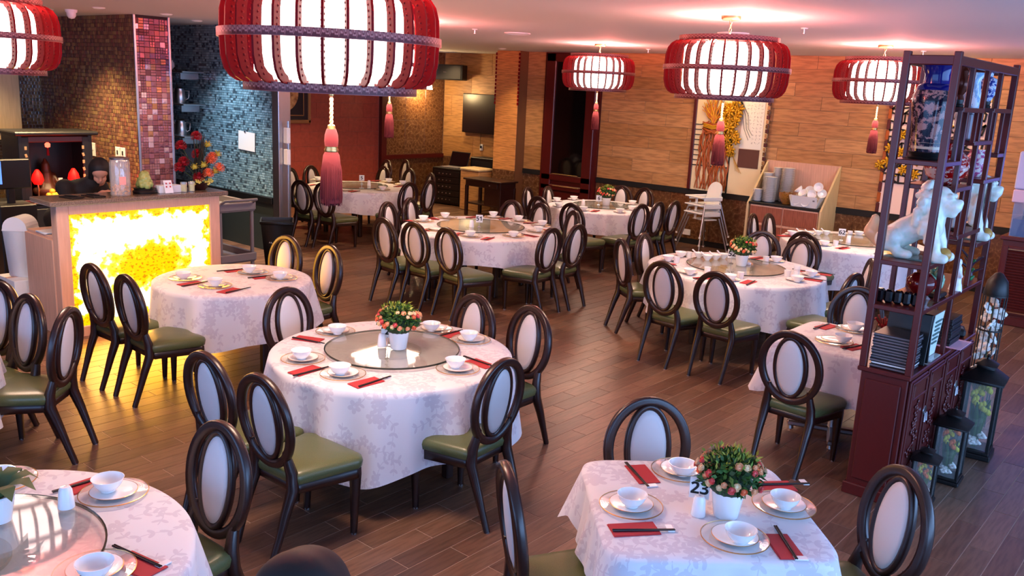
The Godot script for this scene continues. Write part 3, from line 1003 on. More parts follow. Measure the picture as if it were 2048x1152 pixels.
# ---------------------------------------------------------------- tableware
func top_y(tn: String, x: float, z: float) -> float:
	var sus: float = {"T2": 0.44, "t51": 0.55, "t52": 0.51, "t53": 0.46, "T5": 0.5, "t62": 0.5, "BL": 0.5}.get(tn, 0.0)
	var c: Vector3 = TC[tn]
	return 0.796 if Vector2(x - c.x, z - c.z).length() < sus else 0.769

func plate(tn: String, x: float, z: float):
	var y := top_y(tn, x, z)
	var h := clock("plate", tn, x, z)
	var fancy: bool = not (tn in ["t52", "t62", "t53"])
	if not S.has("charger"):
		var t := Node3D.new()
		obj("disc", lathed([V(0, 0.002), V(0.085, 0.002), V(0.100, 0.006), V(0.135, 0.012), V(0.135, 0.015), V(0.098, 0.010), V(0.084, 0.006), V(0, 0.006)], 40), M.charger, t)
		var b := MB.new()
		b.lathe([V(0.1345, 0.011), V(0.137, 0.012), V(0.1375, 0.015), V(0.135, 0.0162), V(0.134, 0.0145)], 40)
		obj("gold_rim", b.done(), M.gold, t)
		S.charger = t
		t = Node3D.new()
		obj("dish", lathed([V(0, 0.0), V(0.055, 0.0), V(0.06, 0.004), V(0.092, 0.014), V(0.094, 0.016), V(0.09, 0.0165), V(0.06, 0.008), V(0, 0.007)], 36), M.china, t)
		b = MB.new()
		b.lathe([V(0.0925, 0.0146), V(0.095, 0.0158), V(0.0925, 0.0172)], 36)
		obj("gold_rim", b.done(), M.gold, t)
		S.side = t
	if fancy:
		dup(S.charger, "charger_plate", "gold-rimmed clear glass plate, %s place of %s" % [h, TN[tn]], "plate", Vector3(x, y, z), 0.0, "gold-rimmed glass charger plates")
		y += 0.0075
	dup(S.side, "side_plate", "small white china plate, %s place of %s" % [h, TN[tn]], "plate", Vector3(x, y, z), 0.0, "small white china plates")

func bowl(tn: String, x: float, z: float):
	if not S.has("bowl"):
		S.bowl = MeshInstance3D.new()
		S.bowl.mesh = lathed([V(0, 0.002), V(0.026, 0.0), V(0.029, 0.002), V(0.028, 0.008), V(0.040, 0.016), V(0.055, 0.036), V(0.063, 0.056), V(0.0655, 0.060), V(0.063, 0.060), V(0.052, 0.036), V(0.036, 0.018), V(0, 0.012)], 32)
		S.bowl.material_override = M.china
	var on_plate: float = 0.0145 if not (tn in ["t52", "t62", "t53"]) else 0.007
	dup(S.bowl, "rice_bowl", "round white rice bowl, %s place of %s" % [clock("bowl", tn, x, z), TN[tn]], "bowl", Vector3(x, top_y(tn, x, z) + on_plate, z), 0.0, "white rice bowls")

func cup(tn: String, x: float, z: float):
	if not S.has("cup"):
		S.cup = MeshInstance3D.new()
		S.cup.mesh = lathed([V(0, 0.0), V(0.026, 0.0), V(0.029, 0.003), V(0.034, 0.062), V(0.036, 0.066), V(0.034, 0.066), V(0.028, 0.008), V(0, 0.006)], 28)
		S.cup.material_override = M.china
	dup(S.cup, "tea_cup", "white handleless tea cup, %s place of %s" % [clock("cup", tn, x, z), TN[tn]], "cup", Vector3(x, top_y(tn, x, z), z), 0.0, "white tea cups")

func sauce_bowl(tn: String, x: float, z: float):
	if not S.has("sauce"):
		var t := Node3D.new()
		obj("dish", lathed([V(0, 0.0), V(0.022, 0.0), V(0.024, 0.006), V(0.045, 0.03), V(0.058, 0.056), V(0.055, 0.056), V(0.04, 0.03), V(0, 0.012)], 28), M.china, t)
		S.sauce = t
		var sp := Node3D.new()
		obj("handle", tubed([Vector3(0.0, 0.024, 0.0), Vector3(-0.03, 0.05, 0.0), Vector3(-0.075, 0.085, 0.0)], [0.008, 0.006, 0.008], 8), M.china, sp)
		var b := MB.new()
		b.ball(Vector3(0.014, 0.02, 0), Vector3(0.022, 0.006, 0.014), 12, 6)
		obj("scoop", b.done(), M.china, sp)
		S.spoon = sp
	var h := clock("sauce", tn, x, z)
	dup(S.sauce, "sauce_bowl", "white sauce bowl holding a spoon, %s on %s" % [h, TN[tn]], "bowl", Vector3(x, top_y(tn, x, z), z), 0.0, "white sauce bowls")
	dup(S.spoon, "soup_spoon", "white spoon leaning in sauce bowl, %s on %s" % [h, TN[tn]], "spoon", Vector3(x, top_y(tn, x, z), z), 0.5, "white china spoons")

func napkin(tn: String, x: float, z: float, sx: float, sz: float, deg: float):
	var y := 0.769
	var h := clock("napkin", tn, x, z)
	if not S.has("napkin"):
		var b := MB.new()
		b.cbox(Vector3(0, 0.0012, 0), Vector3(0.105, 0.0024, 0.2), 0.001)
		b.cbox(Vector3(0.002, 0.0034, 0.002), Vector3(0.1, 0.002, 0.196), 0.001)
		S.napkin = MeshInstance3D.new()
		S.napkin.mesh = b.done()
		S.napkin.material_override = M.napkin
		var t := Node3D.new()
		for s in [-1.0, 1.0]:
			obj("chopstick", tubed([Vector3(s * 0.004, 0.004, -0.13), Vector3(s * 0.0035, 0.004, 0.13)], [0.0042, 0.0028], 8), M.stick, t)
		S.sticks = t
		t = Node3D.new()
		b = MB.new()
		b.cbox(Vector3(0, 0.003, 0), Vector3(0.055, 0.006, 0.03), 0.002)
		obj("bar", b.done(), M.china, t)
		S.rest = t
	var r := deg_to_rad(deg)
	var d := Vector3(sin(r), 0, cos(r))
	dup(S.napkin, "napkin", "folded red napkin, %s place of %s" % [h, TN[tn]], "napkin", Vector3(x, y, z), r + 0.12 * sin(x * 37.0), "folded red napkins")
	dup(S.sticks, "chopsticks", "dark chopsticks on a napkin, %s place of %s" % [h, TN[tn]], "chopsticks", Vector3(sx, y + 0.0046, sz), r, "pairs of dark chopsticks")
	if tn in ["sq", "T2", "BL", "T1", "RS"]:
		dup(S.rest, "chopstick_rest", "white chopstick rest, %s place of %s" % [h, TN[tn]], "chopstick rest", Vector3(sx, y, sz) + d * 0.115 + Vector3(d.z, 0, -d.x) * 0.022, r, "white chopstick rests")

func shaker(tn: String, x: float, z: float):
	var t := thing("salt_shaker", "white china shaker on %s" % TN[tn], "shaker", Vector3(x, top_y(tn, x, z), z), 0.0, "white china shakers")
	obj("body", lathed([V(0, 0), V(0.031, 0.0), V(0.032, 0.004), V(0.025, 0.075), V(0.018, 0.088), V(0, 0.091)], 24), M.china, t)
	obj("cap", lathed([V(0.0, 0.0915), V(0.006, 0.091), V(0.006, 0.09), V(0, 0.09)], 12), M.steel, t)

func card(tn: String, x: float, z: float):
	var num: String = {"sq": "23", "T2": "2", "t51": "51", "t52": "52", "t53": "6", "t62": "62", "T5": "5"}[tn]
	var y := top_y(tn, x, z)
	var t := thing("number_card", "white number card %s on %s" % [num, TN[tn]], "number card", Vector3(x, y, z), atan2(-x, -z))
	obj("stand", bx(Vector3(0.045, 0.008, 0.035), 0.003), M.steel, t, Vector3(0, 0.004, 0))
	obj("clip", bx(Vector3(0.006, 0.06, 0.006)), M.steel, t, Vector3(0, 0.036, 0))
	obj("plaque", bx(Vector3(0.085, 0.095, 0.004), 0.001), M.white, t, Vector3(0, 0.105, 0))
	var tx := TextMesh.new()
	tx.text = num
	var f := SystemFont.new()
	f.font_names = PackedStringArray(["Droid Sans"])
	f.font_weight = 700
	tx.font = f
	tx.font_size = 64
	tx.pixel_size = 0.00115
	tx.depth = 0.002
	obj("number", tx, M.ink, t, Vector3(0, 0.105, 0.003))

func rose_mesh() -> ArrayMesh:
	var b := MB.new()
	for k in 9:
		var a := k * 2.4
		var r := 0.0045 + 0.0013 * k
		var p := PackedVector2Array()
		b.soft()
		for i in 4:
			var a0 := a + i * 0.45
			var a1 := a + (i + 1) * 0.45
			var h := 0.016 - k * 0.0004
			b.quad(Vector3(cos(a0) * r * 0.6, 0, sin(a0) * r * 0.6), Vector3(cos(a0) * r * 1.15, h, sin(a0) * r * 1.15), Vector3(cos(a1) * r * 1.15, h, sin(a1) * r * 1.15), Vector3(cos(a1) * r * 0.6, 0, sin(a1) * r * 0.6))
	b.ball(Vector3(0, 0.006, 0), Vector3(0.012, 0.008, 0.012), 10, 5)
	return b.done()

func pot(tn: String, x: float, z: float):
	if not S.has("rose"): S.rose = rose_mesh()
	var t := thing("flower_pot", "white pot of pink and peach roses on %s" % TN[tn], "potted flowers", Vector3(x, top_y(tn, x, z), z), 0.0, "white pots of artificial roses")
	obj("pot", lathed([V(0, 0), V(0.050, 0.0), V(0.053, 0.004), V(0.069, 0.115), V(0.071, 0.12), V(0.067, 0.12), V(0.061, 0.10), V(0, 0.10)], 32), M.china, t)
	var r := RandomNumberGenerator.new()
	r.seed = hash(tn)
	var b := MB.new()
	var C := Vector3(0, 0.19, 0)
	for k in 1100:
		var e := r.randf_range(-0.45, 1.5)
		var a := r.randf() * TAU
		var top := r.randf() < 0.5 and e > 0.65
		var d := Vector3(cos(a) * cos(e), sin(e), sin(a) * cos(e))
		var c := C + d * Vector3(0.14, 0.105, 0.14) * r.randf_range(0.55, 1.22 if top else 1.0)
		b.col = ([Color(0.50, 0.56, 0.16), Color(0.62, 0.62, 0.22), Color(0.42, 0.52, 0.14)][r.randi() % 3] if top else [Color(0.20, 0.34, 0.13), Color(0.28, 0.44, 0.16), Color(0.14, 0.26, 0.11)][r.randi() % 3]).srgb_to_linear()
		b.flat()
		var u := d.cross(Vector3(r.randfn(), r.randfn(), r.randfn())).normalized()
		var l := (d * r.randf_range(0.010, 0.022) + u.cross(d) * r.randf_range(-0.02, 0.02)) * (0.8 if top else 1.0)
		u *= r.randf_range(0.004, 0.007) if top else r.randf_range(0.007, 0.012)
		b.tri(c - l * 0.7, c + u, c + l)
		b.tri(c - l * 0.7, c + l, c - u)
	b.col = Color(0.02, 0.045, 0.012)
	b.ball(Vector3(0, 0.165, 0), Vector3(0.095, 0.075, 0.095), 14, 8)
	var fo := obj("foliage", b.done(), M.leaf, t)
	fo.set_meta("kind", "stuff")
	for k in 44:
		var a := k * 2.39996
		var e := asin(clampf(-0.2 + 0.98 * fmod(k * 0.7548, 1.0), -1, 1))
		var d := Vector3(cos(a) * cos(e), sin(e), sin(a) * cos(e))
		var o := obj("rose", S.rose, [M.rose0, M.rose1, M.rose2, M.rose1, M.rose3][r.randi() % 5], t, C + d * Vector3(0.137, 0.10, 0.137) * r.randf_range(0.92, 1.05))
		o.basis = Basis(Quaternion(Vector3.UP, d)) * Basis.from_scale(Vector3.ONE * r.randf_range(0.85, 1.25))
	for k in 7: obj("stem", tubed([Vector3(0, 0.08, 0), Vector3(0.02, 0.12, 0).rotated(Vector3.UP, k * 0.9), Vector3(0.06, 0.16, 0).rotated(Vector3.UP, k * 0.9)], 0.0025, 5), M.stem, t)

func set_tables():
	M.rose0 = mat(Color(0.88, 0.36, 0.34), 0.6)
	M.rose1 = mat(Color(0.92, 0.66, 0.48), 0.6)
	M.rose2 = mat(Color(0.93, 0.80, 0.62), 0.6)
	M.rose3 = mat(Color(0.90, 0.45, 0.28), 0.6)
	table("T2", 0.31, 0.12, 0.96, 0.44)
	table("T1", 0.36, 0.05, 0.9, 0.0)
	table("t51", 0.48, 0.04, 0.3, 0.55)
	table("t52", 0.38, 0.08, 0.5, 0.51)
	table("t53", 0.46, 0.03, 0.6, 0.46)
	table("T5", 0.44, 0.04, 0.2, 0.51)
	table("t62", 0.32, 0.05, 0.1, 0.5)
	table("BL", 0.38, 0.06, 0.2, 0.5)
	table("sq", 0.52, 0.10, 0.0, 0.0)
	table("RS", 0.40, 0.05, 0.0, 0.0)
	table("T0", 0.40, 0.10, 0.75, 0.0)
	chair("T2", -5.23, -3.69, 96)
	chair("T2", -4.25, -2.47, -177)
	chair("T2", -3.73, -2.48, -179)
	chair("T2", -3.10, -3.61, -86)
	chair("T2", -3.75, -4.67, -10)
	chair("T2", -4.24, -4.61, -4)
	chair("BL", -3.28, -1.93, 2)
	chair("sq", -2.13, -3.67, 50)
	chair("sq", -2.10, -2.57, 142)
	chair("sq", -0.93, -3.74, -39)
	chair("RS", -2.19, -5.58, 178)
	chair("RS", -2.40, -7.41, 8)
	chair("t52", -2.68, -8.03, -96)
	chair("t52", -2.84, -8.94, -62)
	chair("t52", -5.00, -7.76, 145)
	chair("t52", -5.05, -8.27, 98)
	chair("t52", -4.06, -7.03, 174)
	chair("t52", -3.50, -7.01, 179)
	chair("t52", -4.32, -9.67, 14)
	chair("t52", -3.80, -9.58, -5)
	chair("t62", -3.99, -10.14, 174)
	chair("t62", -5.10, -11.10, 100)
	chair("t62", -4.97, -11.31, 94)
	chair("t51", -7.45, -6.57, 176)
	chair("t51", -7.04, -6.66, -180)
	chair("t51", -6.55, -6.69, 174)
	chair("t51", -8.42, -7.48, 108)
	chair("t51", -8.59, -8.03, 109)
	chair("t51", -5.94, -7.67, -88)
	chair("t51", -5.92, -8.14, -87)
	chair("t51", -6.64, -9.03, -30)
	chair("t51", -7.73, -9.09, 0)
	chair("t51", -7.34, -9.23, -10)
	chair("t53", -7.11, -9.68, 176)
	chair("t53", -7.83, -9.84, 175)
	chair("t53", -8.67, -10.61, 109)
	chair("t53", -8.58, -11.01, 106)
	chair("t53", -6.55, -10.50, -94)
	chair("t53", -6.57, -10.99, -86)
	chair("t53", -6.50, -11.33, -86)
	chair("t53", -8.07, -12.31, 5)
	chair("t53", -7.67, -12.39, -14)
	chair("T5", -10.95, -7.98, -172)
	chair("T5", -10.52, -8.07, -176)
	chair("T5", -12.52, -8.92, 116)
	chair("T5", -12.75, -9.50, 106)
	chair("T5", -13.15, -11.58, -12)
	chair("T5", -12.15, -10.64, -8)
	chair("T5", -13.00, -11.95, -20)
	chair("T5", -11.64, -10.80, -12)
	chair("T5", -10.90, -10.61, -25)
	chair("T5", -10.04, -9.31, -84)
	chair("T5", -10.11, -9.82, -74)
	chair("T1", -6.84, -3.02, -178)
	chair("T1", -6.32, -3.04, 179)
	chair("T1", -7.07, -4.95, 6)
	chair("T1", -6.43, -4.97, -6)
	chair("T0", -5.64, -2.27, -46)
	chair("T0", -6.11, -2.22, 4)
	chair("T0", -6.58, -2.22, 11)
	plate("sq", -1.796, -3.001)
	plate("sq", -1.829, -3.474)
	plate("sq", -1.323, -3.491)
	plate("sq", -1.344, -3.067)
	bowl("sq", -1.784, -2.984)
	bowl("sq", -1.793, -3.426)
	bowl("sq", -1.308, -3.459)
	bowl("sq", -1.309, -3.038)
	napkin("sq", -1.678, -2.842, -1.640, -2.857, 137)
	napkin("sq", -1.943, -3.321, -1.953, -3.290, 56)
	napkin("sq", -1.446, -3.651, -1.418, -3.701, 139)
	napkin("sq", -1.177, -3.160, -1.182, -3.189, 42)
	plate("T2", -4.720, -3.716)
	plate("T2", -4.359, -3.178)
	plate("T2", -3.965, -3.179)
	plate("T2", -3.579, -3.770)
	plate("T2", -3.968, -4.303)
	plate("T2", -4.325, -4.292)
	bowl("T2", -4.651, -3.679)
	bowl("T2", -4.352, -3.161)
	bowl("T2", -3.957, -3.150)
	bowl("T2", -3.592, -3.761)
	bowl("T2", -3.952, -4.264)
	bowl("T2", -4.292, -4.234)
	napkin("T2", -4.711, -3.476, -4.669, -3.448, 107)
	napkin("T2", -4.178, -3.066, -4.134, -3.073, -179)
	napkin("T2", -3.771, -3.196, -3.742, -3.240, -176)
	napkin("T2", -3.573, -3.973, -3.610, -3.987, 88)
	napkin("T2", -4.160, -4.305, -4.183, -4.312, -180)
	plate("T1", -6.833, -3.771)
	plate("T1", -6.440, -3.817)
	plate("T1", -6.692, -4.345)
	plate("T1", -6.353, -4.409)
	bowl("T1", -6.786, -3.730)
	bowl("T1", -6.417, -3.804)
	bowl("T1", -6.694, -4.306)
	bowl("T1", -6.311, -4.365)
	napkin("T1", -6.649, -3.715, -6.605, -3.729, -171)
	napkin("T1", -6.241, -3.828, -6.200, -3.887, -170)
	napkin("T1", -6.884, -4.288, -6.905, -4.256, 170)
	napkin("T1", -6.503, -4.329, -6.521, -4.321, 173)
	plate("t51", -8.064, -7.758)
	plate("t51", -8.098, -8.227)
	plate("t51", -7.796, -8.810)
	plate("t51", -7.386, -8.893)
	plate("t51", -6.985, -8.829)
	plate("t51", -6.696, -8.389)
	plate("t51", -6.652, -7.892)
	plate("t51", -6.929, -7.441)
	plate("t51", -7.473, -7.419)
	bowl("t51", -8.075, -7.767)
	bowl("t51", -8.117, -8.200)
	bowl("t51", -7.834, -8.849)
	bowl("t51", -7.404, -8.870)
	bowl("t51", -6.945, -8.809)
	bowl("t51", -6.661, -8.376)
	bowl("t51", -6.591, -7.818)
	bowl("t51", -6.904, -7.404)
	napkin("t51", -8.167, -7.636, -8.102, -7.579, 91)
	napkin("t51", -8.189, -8.050, -8.152, -8.017, 79)
	napkin("t51", -7.563, -7.355, -7.544, -7.346, -155)
	napkin("t51", -7.126, -7.436, -7.100, -7.418, -166)
	napkin("t51", -6.722, -7.507, -6.699, -7.517, -165)
	napkin("t51", -6.562, -8.101, -6.573, -8.091, 86)
	napkin("t51", -7.978, -8.598, -7.950, -8.557, -178)
	napkin("t51", -7.647, -8.887, -7.607, -8.842, -179)
	napkin("t51", -7.200, -8.909, -7.175, -8.874, 160)
	napkin("t51", -6.694, -8.592, -6.661, -8.554, 89)
	plate("t52", -4.197, -7.730)
	plate("t52", -4.681, -8.195)
	plate("t52", -4.728, -8.567)
	plate("t52", -3.756, -7.782)
	plate("t52", -3.325, -8.314)
	plate("t52", -3.335, -8.728)
	plate("t52", -3.894, -9.149)
	bowl("t52", -4.130, -7.644)
	bowl("t52", -4.643, -8.093)
	bowl("t52", -4.682, -8.426)
	bowl("t52", -3.736, -7.733)
	bowl("t52", -3.272, -8.238)
	bowl("t52", -3.288, -8.625)
	bowl("t52", -3.869, -9.083)
	napkin("t52", -3.590, -7.831, -3.553, -7.806, -172)
	napkin("t52", -4.598, -7.970, -4.574, -7.911, 104)
	napkin("t52", -3.965, -7.631, -3.961, -7.621, 159)
	napkin("t52", -3.450, -8.854, -3.451, -8.861, 96)
	napkin("t52", -3.225, -8.498, -3.230, -8.526, 101)
	napkin("t52", -3.276, -8.874, -3.285, -8.908, 105)
	napkin("t52", -4.113, -9.165, -4.101, -9.126, 175)
	plate("t53", -8.453, -11.065)
	plate("t53", -8.458, -11.497)
	plate("t53", -8.063, -10.598)
	plate("t53", -7.563, -10.562)
	plate("t53", -7.153, -10.909)
	plate("t53", -7.565, -11.882)
	plate("t53", -7.216, -11.317)
	bowl("t53", -8.415, -11.011)
	bowl("t53", -8.394, -11.435)
	bowl("t53", -7.990, -10.513)
	bowl("t53", -7.537, -10.521)
	bowl("t53", -7.108, -10.849)
	bowl("t53", -7.545, -11.861)
	bowl("t53", -7.169, -11.268)
	napkin("t53", -7.434, -10.676, -7.408, -10.653, -171)
	plate("T5", -12.425, -9.385)
	plate("T5", -11.689, -10.343)
	plate("T5", -11.293, -10.303)
	plate("T5", -10.842, -9.478)
	plate("T5", -11.063, -8.894)
	bowl("T5", -12.353, -9.335)
	bowl("T5", -11.611, -10.302)
	bowl("T5", -11.244, -10.300)
	bowl("T5", -10.771, -9.426)
	napkin("T5", -10.940, -8.976, -10.873, -8.953, -162)
	napkin("T5", -11.938, -8.924, -11.860, -8.872, -151)
	napkin("T5", -11.947, -10.299, -11.902, -10.251, -172)
	napkin("T5", -11.134, -10.101, -11.121, -10.079, -164)
	plate("t62", -4.618, -11.253)
	plate("t62", -3.979, -10.751)
	plate("t62", -4.005, -12.042)
	bowl("t62", -4.566, -11.121)
	bowl("t62", -3.962, -10.695)
	bowl("t62", -3.978, -11.950)
	napkin("t62", -3.749, -10.752, -3.743, -10.768, 175)
	napkin("t62", -4.621, -11.038, -4.560, -10.920, 146)
	plate("RS", -2.189, -6.356)
	plate("RS", -2.210, -6.820)
	bowl("RS", -2.121, -6.349)
	bowl("RS", -2.190, -6.781)
	napkin("RS", -2.403, -6.763, -2.429, -6.721, 176)
	napkin("RS", -2.033, -6.339, -2.034, -6.334, 164)
	plate("BL", -3.384, -1.514)
	plate("BL", -2.858, -1.197)
	plate("BL", -3.811, -1.237)
	bowl("BL", -3.405, -1.501)
	bowl("BL", -2.804, -1.175)
	bowl("BL", -3.764, -1.213)
	napkin("BL", -3.547, -1.493, -3.561, -1.472, 179)
	napkin("BL", -2.801, -1.322, -2.851, -1.345, 101)
	cup("t52", -4.554, -8.112)
	cup("t52", -4.621, -8.496)
	cup("t52", -4.062, -7.879)
	cup("t52", -3.727, -7.934)
	cup("t52", -3.951, -9.000)
	cup("t52", -3.464, -8.443)
	cup("t62", -3.884, -10.865)
	cup("t62", -4.076, -11.888)
	sauce_bowl("t52", -4.487, -8.470)
	sauce_bowl("t52", -4.354, -8.415)
	sauce_bowl("t52", -4.311, -8.525)
	sauce_bowl("t52", -4.288, -8.653)
	sauce_bowl("t62", -4.517, -11.326)
	sauce_bowl("t62", -4.409, -11.346)
	sauce_bowl("t62", -4.305, -11.360)
	sauce_bowl("t62", -4.238, -11.464)
	pot("sq", -1.470, -3.235)
	pot("T2", -4.100, -3.746)
	pot("t52", -3.977, -8.453)
	pot("t53", -7.634, -11.250)
	card("sq", -1.576, -3.184)
	card("T2", -4.180, -3.721)
	card("t51", -7.256, -7.936)
	card("t52", -4.098, -8.464)
	card("t53", -7.698, -11.138)
	card("t62", -3.932, -11.177)
	card("T5", -11.491, -9.593)
	shaker("sq", -1.556, -3.152)
	shaker("T2", -4.203, -3.694)
	shaker("t53", -7.827, -10.909)
	shaker("t62", -3.813, -11.097)
	shaker("T5", -11.269, -9.564)
	shaker("BL", -3.355, -1.312)
	shaker("t51", -7.308, -7.855)
	var l := thing("lidded_dish", "small white lidded dish on the turntable of round table 52", "dish", Vector3(-3.955, 0.796, -8.572))
	obj("base", lathed([V(0, 0), V(0.03, 0.0), V(0.034, 0.012), V(0, 0.012)], 20), M.china, l)
	obj("lid", lathed([V(0.034, 0.012), V(0.028, 0.02), V(0.008, 0.024), V(0.009, 0.03), V(0, 0.032)], 20), M.china, l)
	var gl := obj("tumbler", lathed([V(0, 0.0), V(0.03, 0.0), V(0.034, 0.13), V(0.032, 0.13), V(0.028, 0.008), V(0, 0.008)], 24), glass(Color(0.95, 0.97, 0.97), 0.25), self, Vector3(-3.36, 0.769, -8.42))
	tag(gl, "tall clear tumbler standing near the edge of round table 52", "glass")
	var pl := thing("leafy_plant", "dark green leafy plant on the cropped round table's turntable", "plant", Vector3(-3.42, 0.796, -1.09))
	obj("pot", lathed([V(0, 0), V(0.043, 0.0), V(0.062, 0.105), V(0.058, 0.11), V(0, 0.09)], 24), M.china, pl)
	for k in 9:
		var b := MB.new()
		var d := Vector3(1, 0, 0).rotated(Vector3.UP, k * 0.72)
		var w := Vector3(-d.z, 0, d.x) * 0.03
		b.soft()
		var c := [Vector3(0, 0.09, 0) + d * 0.02, Vector3(0, 0.16, 0) + d * 0.06, Vector3(0, 0.17, 0) + d * 0.11, Vector3(0, 0.13, 0) + d * 0.15]
		b.col = Color(0.06, 0.10, 0.03)
		b.quad(c[0] - w * 0.2, c[0] + w * 0.2, c[1] + w, c[1] - w)
		b.quad(c[1] - w, c[1] + w, c[2] + w, c[2] - w)
		b.tri(c[2] - w, c[2] + w, c[3])
		obj("leaf", b.done(), M.leaf, pl)
	var rp := thing("red_plant", "small plant with red leaves on the square table by the shelf", "plant", Vector3(-1.98, 0.769, -6.8))
	obj("pot", lathed([V(0, 0), V(0.035, 0.0), V(0.045, 0.07), V(0.041, 0.075), V(0, 0.06)], 20), M.black, rp)
	for k in 26:
		var d := Vector3(rng.randfn() * 0.6, 1.0, rng.randfn() * 0.6).normalized()
		obj("sprig", tubed([Vector3(0, 0.06, 0), Vector3(0, 0.06, 0) + d * rng.randf_range(0.06, 0.13)], [0.003, 0.010], 5), [M.red, mat(Color(0.5, 0.15, 0.08), 0.7)][k % 2], rp)

# ---------------------------------------------------------------- lanterns
func lantern_proto() -> Node3D:
	var t := Node3D.new()
	obj("shade", lathed([V(0, -0.235), V(0.375, -0.235), V(0.378, -0.225), V(0.378, 0.205), V(0.375, 0.215), V(0, 0.215)], 48), M.shade, t)
	var out := [V(0.385, -0.245), V(0.405, -0.250), V(0.430, -0.232), V(0.462, -0.228), V(0.495, -0.208), V(0.522, -0.170), V(0.538, -0.110), V(0.543, 0.0), V(0.538, 0.110), V(0.522, 0.170), V(0.495, 0.208), V(0.462, 0.228), V(0.430, 0.232), V(0.405, 0.250), V(0.385, 0.245)]
	var inn := [V(0.392, 0.212), V(0.412, 0.222), V(0.424, 0.196), V(0.450, 0.182), V(0.474, 0.156), V(0.486, 0.10), V(0.490, 0.0), V(0.486, -0.10), V(0.474, -0.156), V(0.450, -0.182), V(0.424, -0.196), V(0.412, -0.222), V(0.392, -0.212)]
	var b := MB.new()
	b.slab(PackedVector2Array(out + inn), 0.013)
	# raised scroll beads along both faces of a rib
	for k in 15:
		var a := -0.19 + 0.38 * k / 14.0
		var r := 0.514 - 0.9 * pow(absf(a) , 2.0) - 4.0 * pow(absf(a), 4.0)
		b.cbox(Vector3(r, a, 0), Vector3(0.014, 0.014, 0.020), 0.004)
	var rib := b.done()
	for k in 30:
		var o := obj("rib", rib, M.red, t)
		o.rotation.y = TAU * k / 30.0
	for q in [[0.432, -0.268, 0.045, "bottom_band"], [0.552, -0.022, 0.042, "middle_band"], [0.432, 0.226, 0.045, "top_band"]]:
		b = MB.new()
		var r: float = q[0]
		var y: float = q[1]
		b.lathe([V(r - 0.006, y), V(r, y), V(r, y + q[2]), V(r - 0.006, y + q[2]), V(r - 0.006, y)], 72, Vector3.ZERO, Basis.IDENTITY, roundf(TAU * r / 0.04))
		obj(q[3], b.done(), M.key, t)
	for k in 4:
		for y in [-0.240, 0.222]: obj("spoke", bx(Vector3(0.84, 0.012, 0.012)), M.red, t, Vector3(0, y, 0)).rotation.y = PI / 4 * k
	obj("finial", lathed([V(0, -0.29), V(0.012, -0.285), V(0.016, -0.268), V(0.012, -0.25), V(0, -0.25)], 14), M.gold, t)
	for s in 2:
		var P := []
		for k in 25: P.append(Vector3(cos(k * 0.85 + PI * s) * 0.005, -0.285 - 0.145 * k / 24.0, sin(k * 0.85 + PI * s) * 0.005))
		obj("rope", tubed(P, 0.0055, 6), M.rope, t)
	var ta := obj("tassel", lathed([V(0, -0.832), V(0.052, -0.83), V(0.055, -0.80), V(0.050, -0.65), V(0.042, -0.585), V(0.032, -0.565), V(0, -0.562)], 36), M.tassel, t)
	b = MB.new()
	var r := RandomNumberGenerator.new()
	r.seed = 5
	for k in 130:
		var a := r.randf() * TAU
		var q := sqrt(r.randf()) * 0.05
		b.tube([Vector3(cos(a) * 0.036, -0.575, sin(a) * 0.036), Vector3(cos(a) * 0.052, -0.66, sin(a) * 0.052), Vector3(cos(a) * 0.057, -0.80, sin(a) * 0.057), Vector3(cos(a) * (q + 0.006), -0.835 - r.randf() * 0.012, sin(a) * (q + 0.006))], 0.0022, 3, false, false)
	obj("fringe", b.done(), M.tassel, ta).set_meta("kind", "stuff")
	obj("collar", lathed([V(0, -0.566), V(0.034, -0.566), V(0.037, -0.555), V(0.032, -0.545), V(0.034, -0.538), V(0, -0.536)], 24), M.gold, ta)
	obj("bulb", lathed([V(0, -0.54), V(0.033, -0.538), V(0.036, -0.515), V(0.034, -0.48), V(0.024, -0.45), V(0, -0.446)], 24), M.tassel, ta)
	obj("cap", lathed([V(0, -0.452), V(0.022, -0.452), V(0.019, -0.432), V(0.008, -0.425), V(0, -0.42)], 18), M.gold, ta)
	return t

func lantern(x: float, z: float, y: float, label: String):
	if not S.has("lantern"): S.lantern = lantern_proto()
	var o := dup(S.lantern, "drum_lantern", label, "lantern", Vector3(x, y, z), 0.1, "red ribbed drum lanterns")
	var h := 3.2 - y
	obj("canopy", lathed([V(0, h - 0.035), V(0.075, h - 0.035), V(0.085, h - 0.025), V(0.086, h), V(0, h)], 28), M.brass, o)
	var n := int((h - 0.035 - 0.26) / 0.034)
	for k in n:
		var b := MB.new()
		b.oval(Vector3.ZERO, 0.010, 0.019, [V(0.003, 0), V(0, 0.003), V(-0.003, 0), V(0, -0.003)], 14)
		obj("chain_link", b.done(), M.brass, o, Vector3(0, h - 0.05 - k * 0.034, 0)).rotation.y = PI / 2 * (k % 2)
	obj("hook_bar", bx(Vector3(0.84, 0.012, 0.018)), M.brass, o, Vector3(0, 0.255, 0))
	area("glow_down", Vector3(0, -0.292, 0), Vector3.DOWN, Vector2(0.6, 0.6), Color(1.0, 0.86, 0.74), 4.2, o)
	omni("glow_up", Vector3(0.13, 0.31, 0), Color(1.0, 0.46, 0.42), 3.6, 0.05, o)

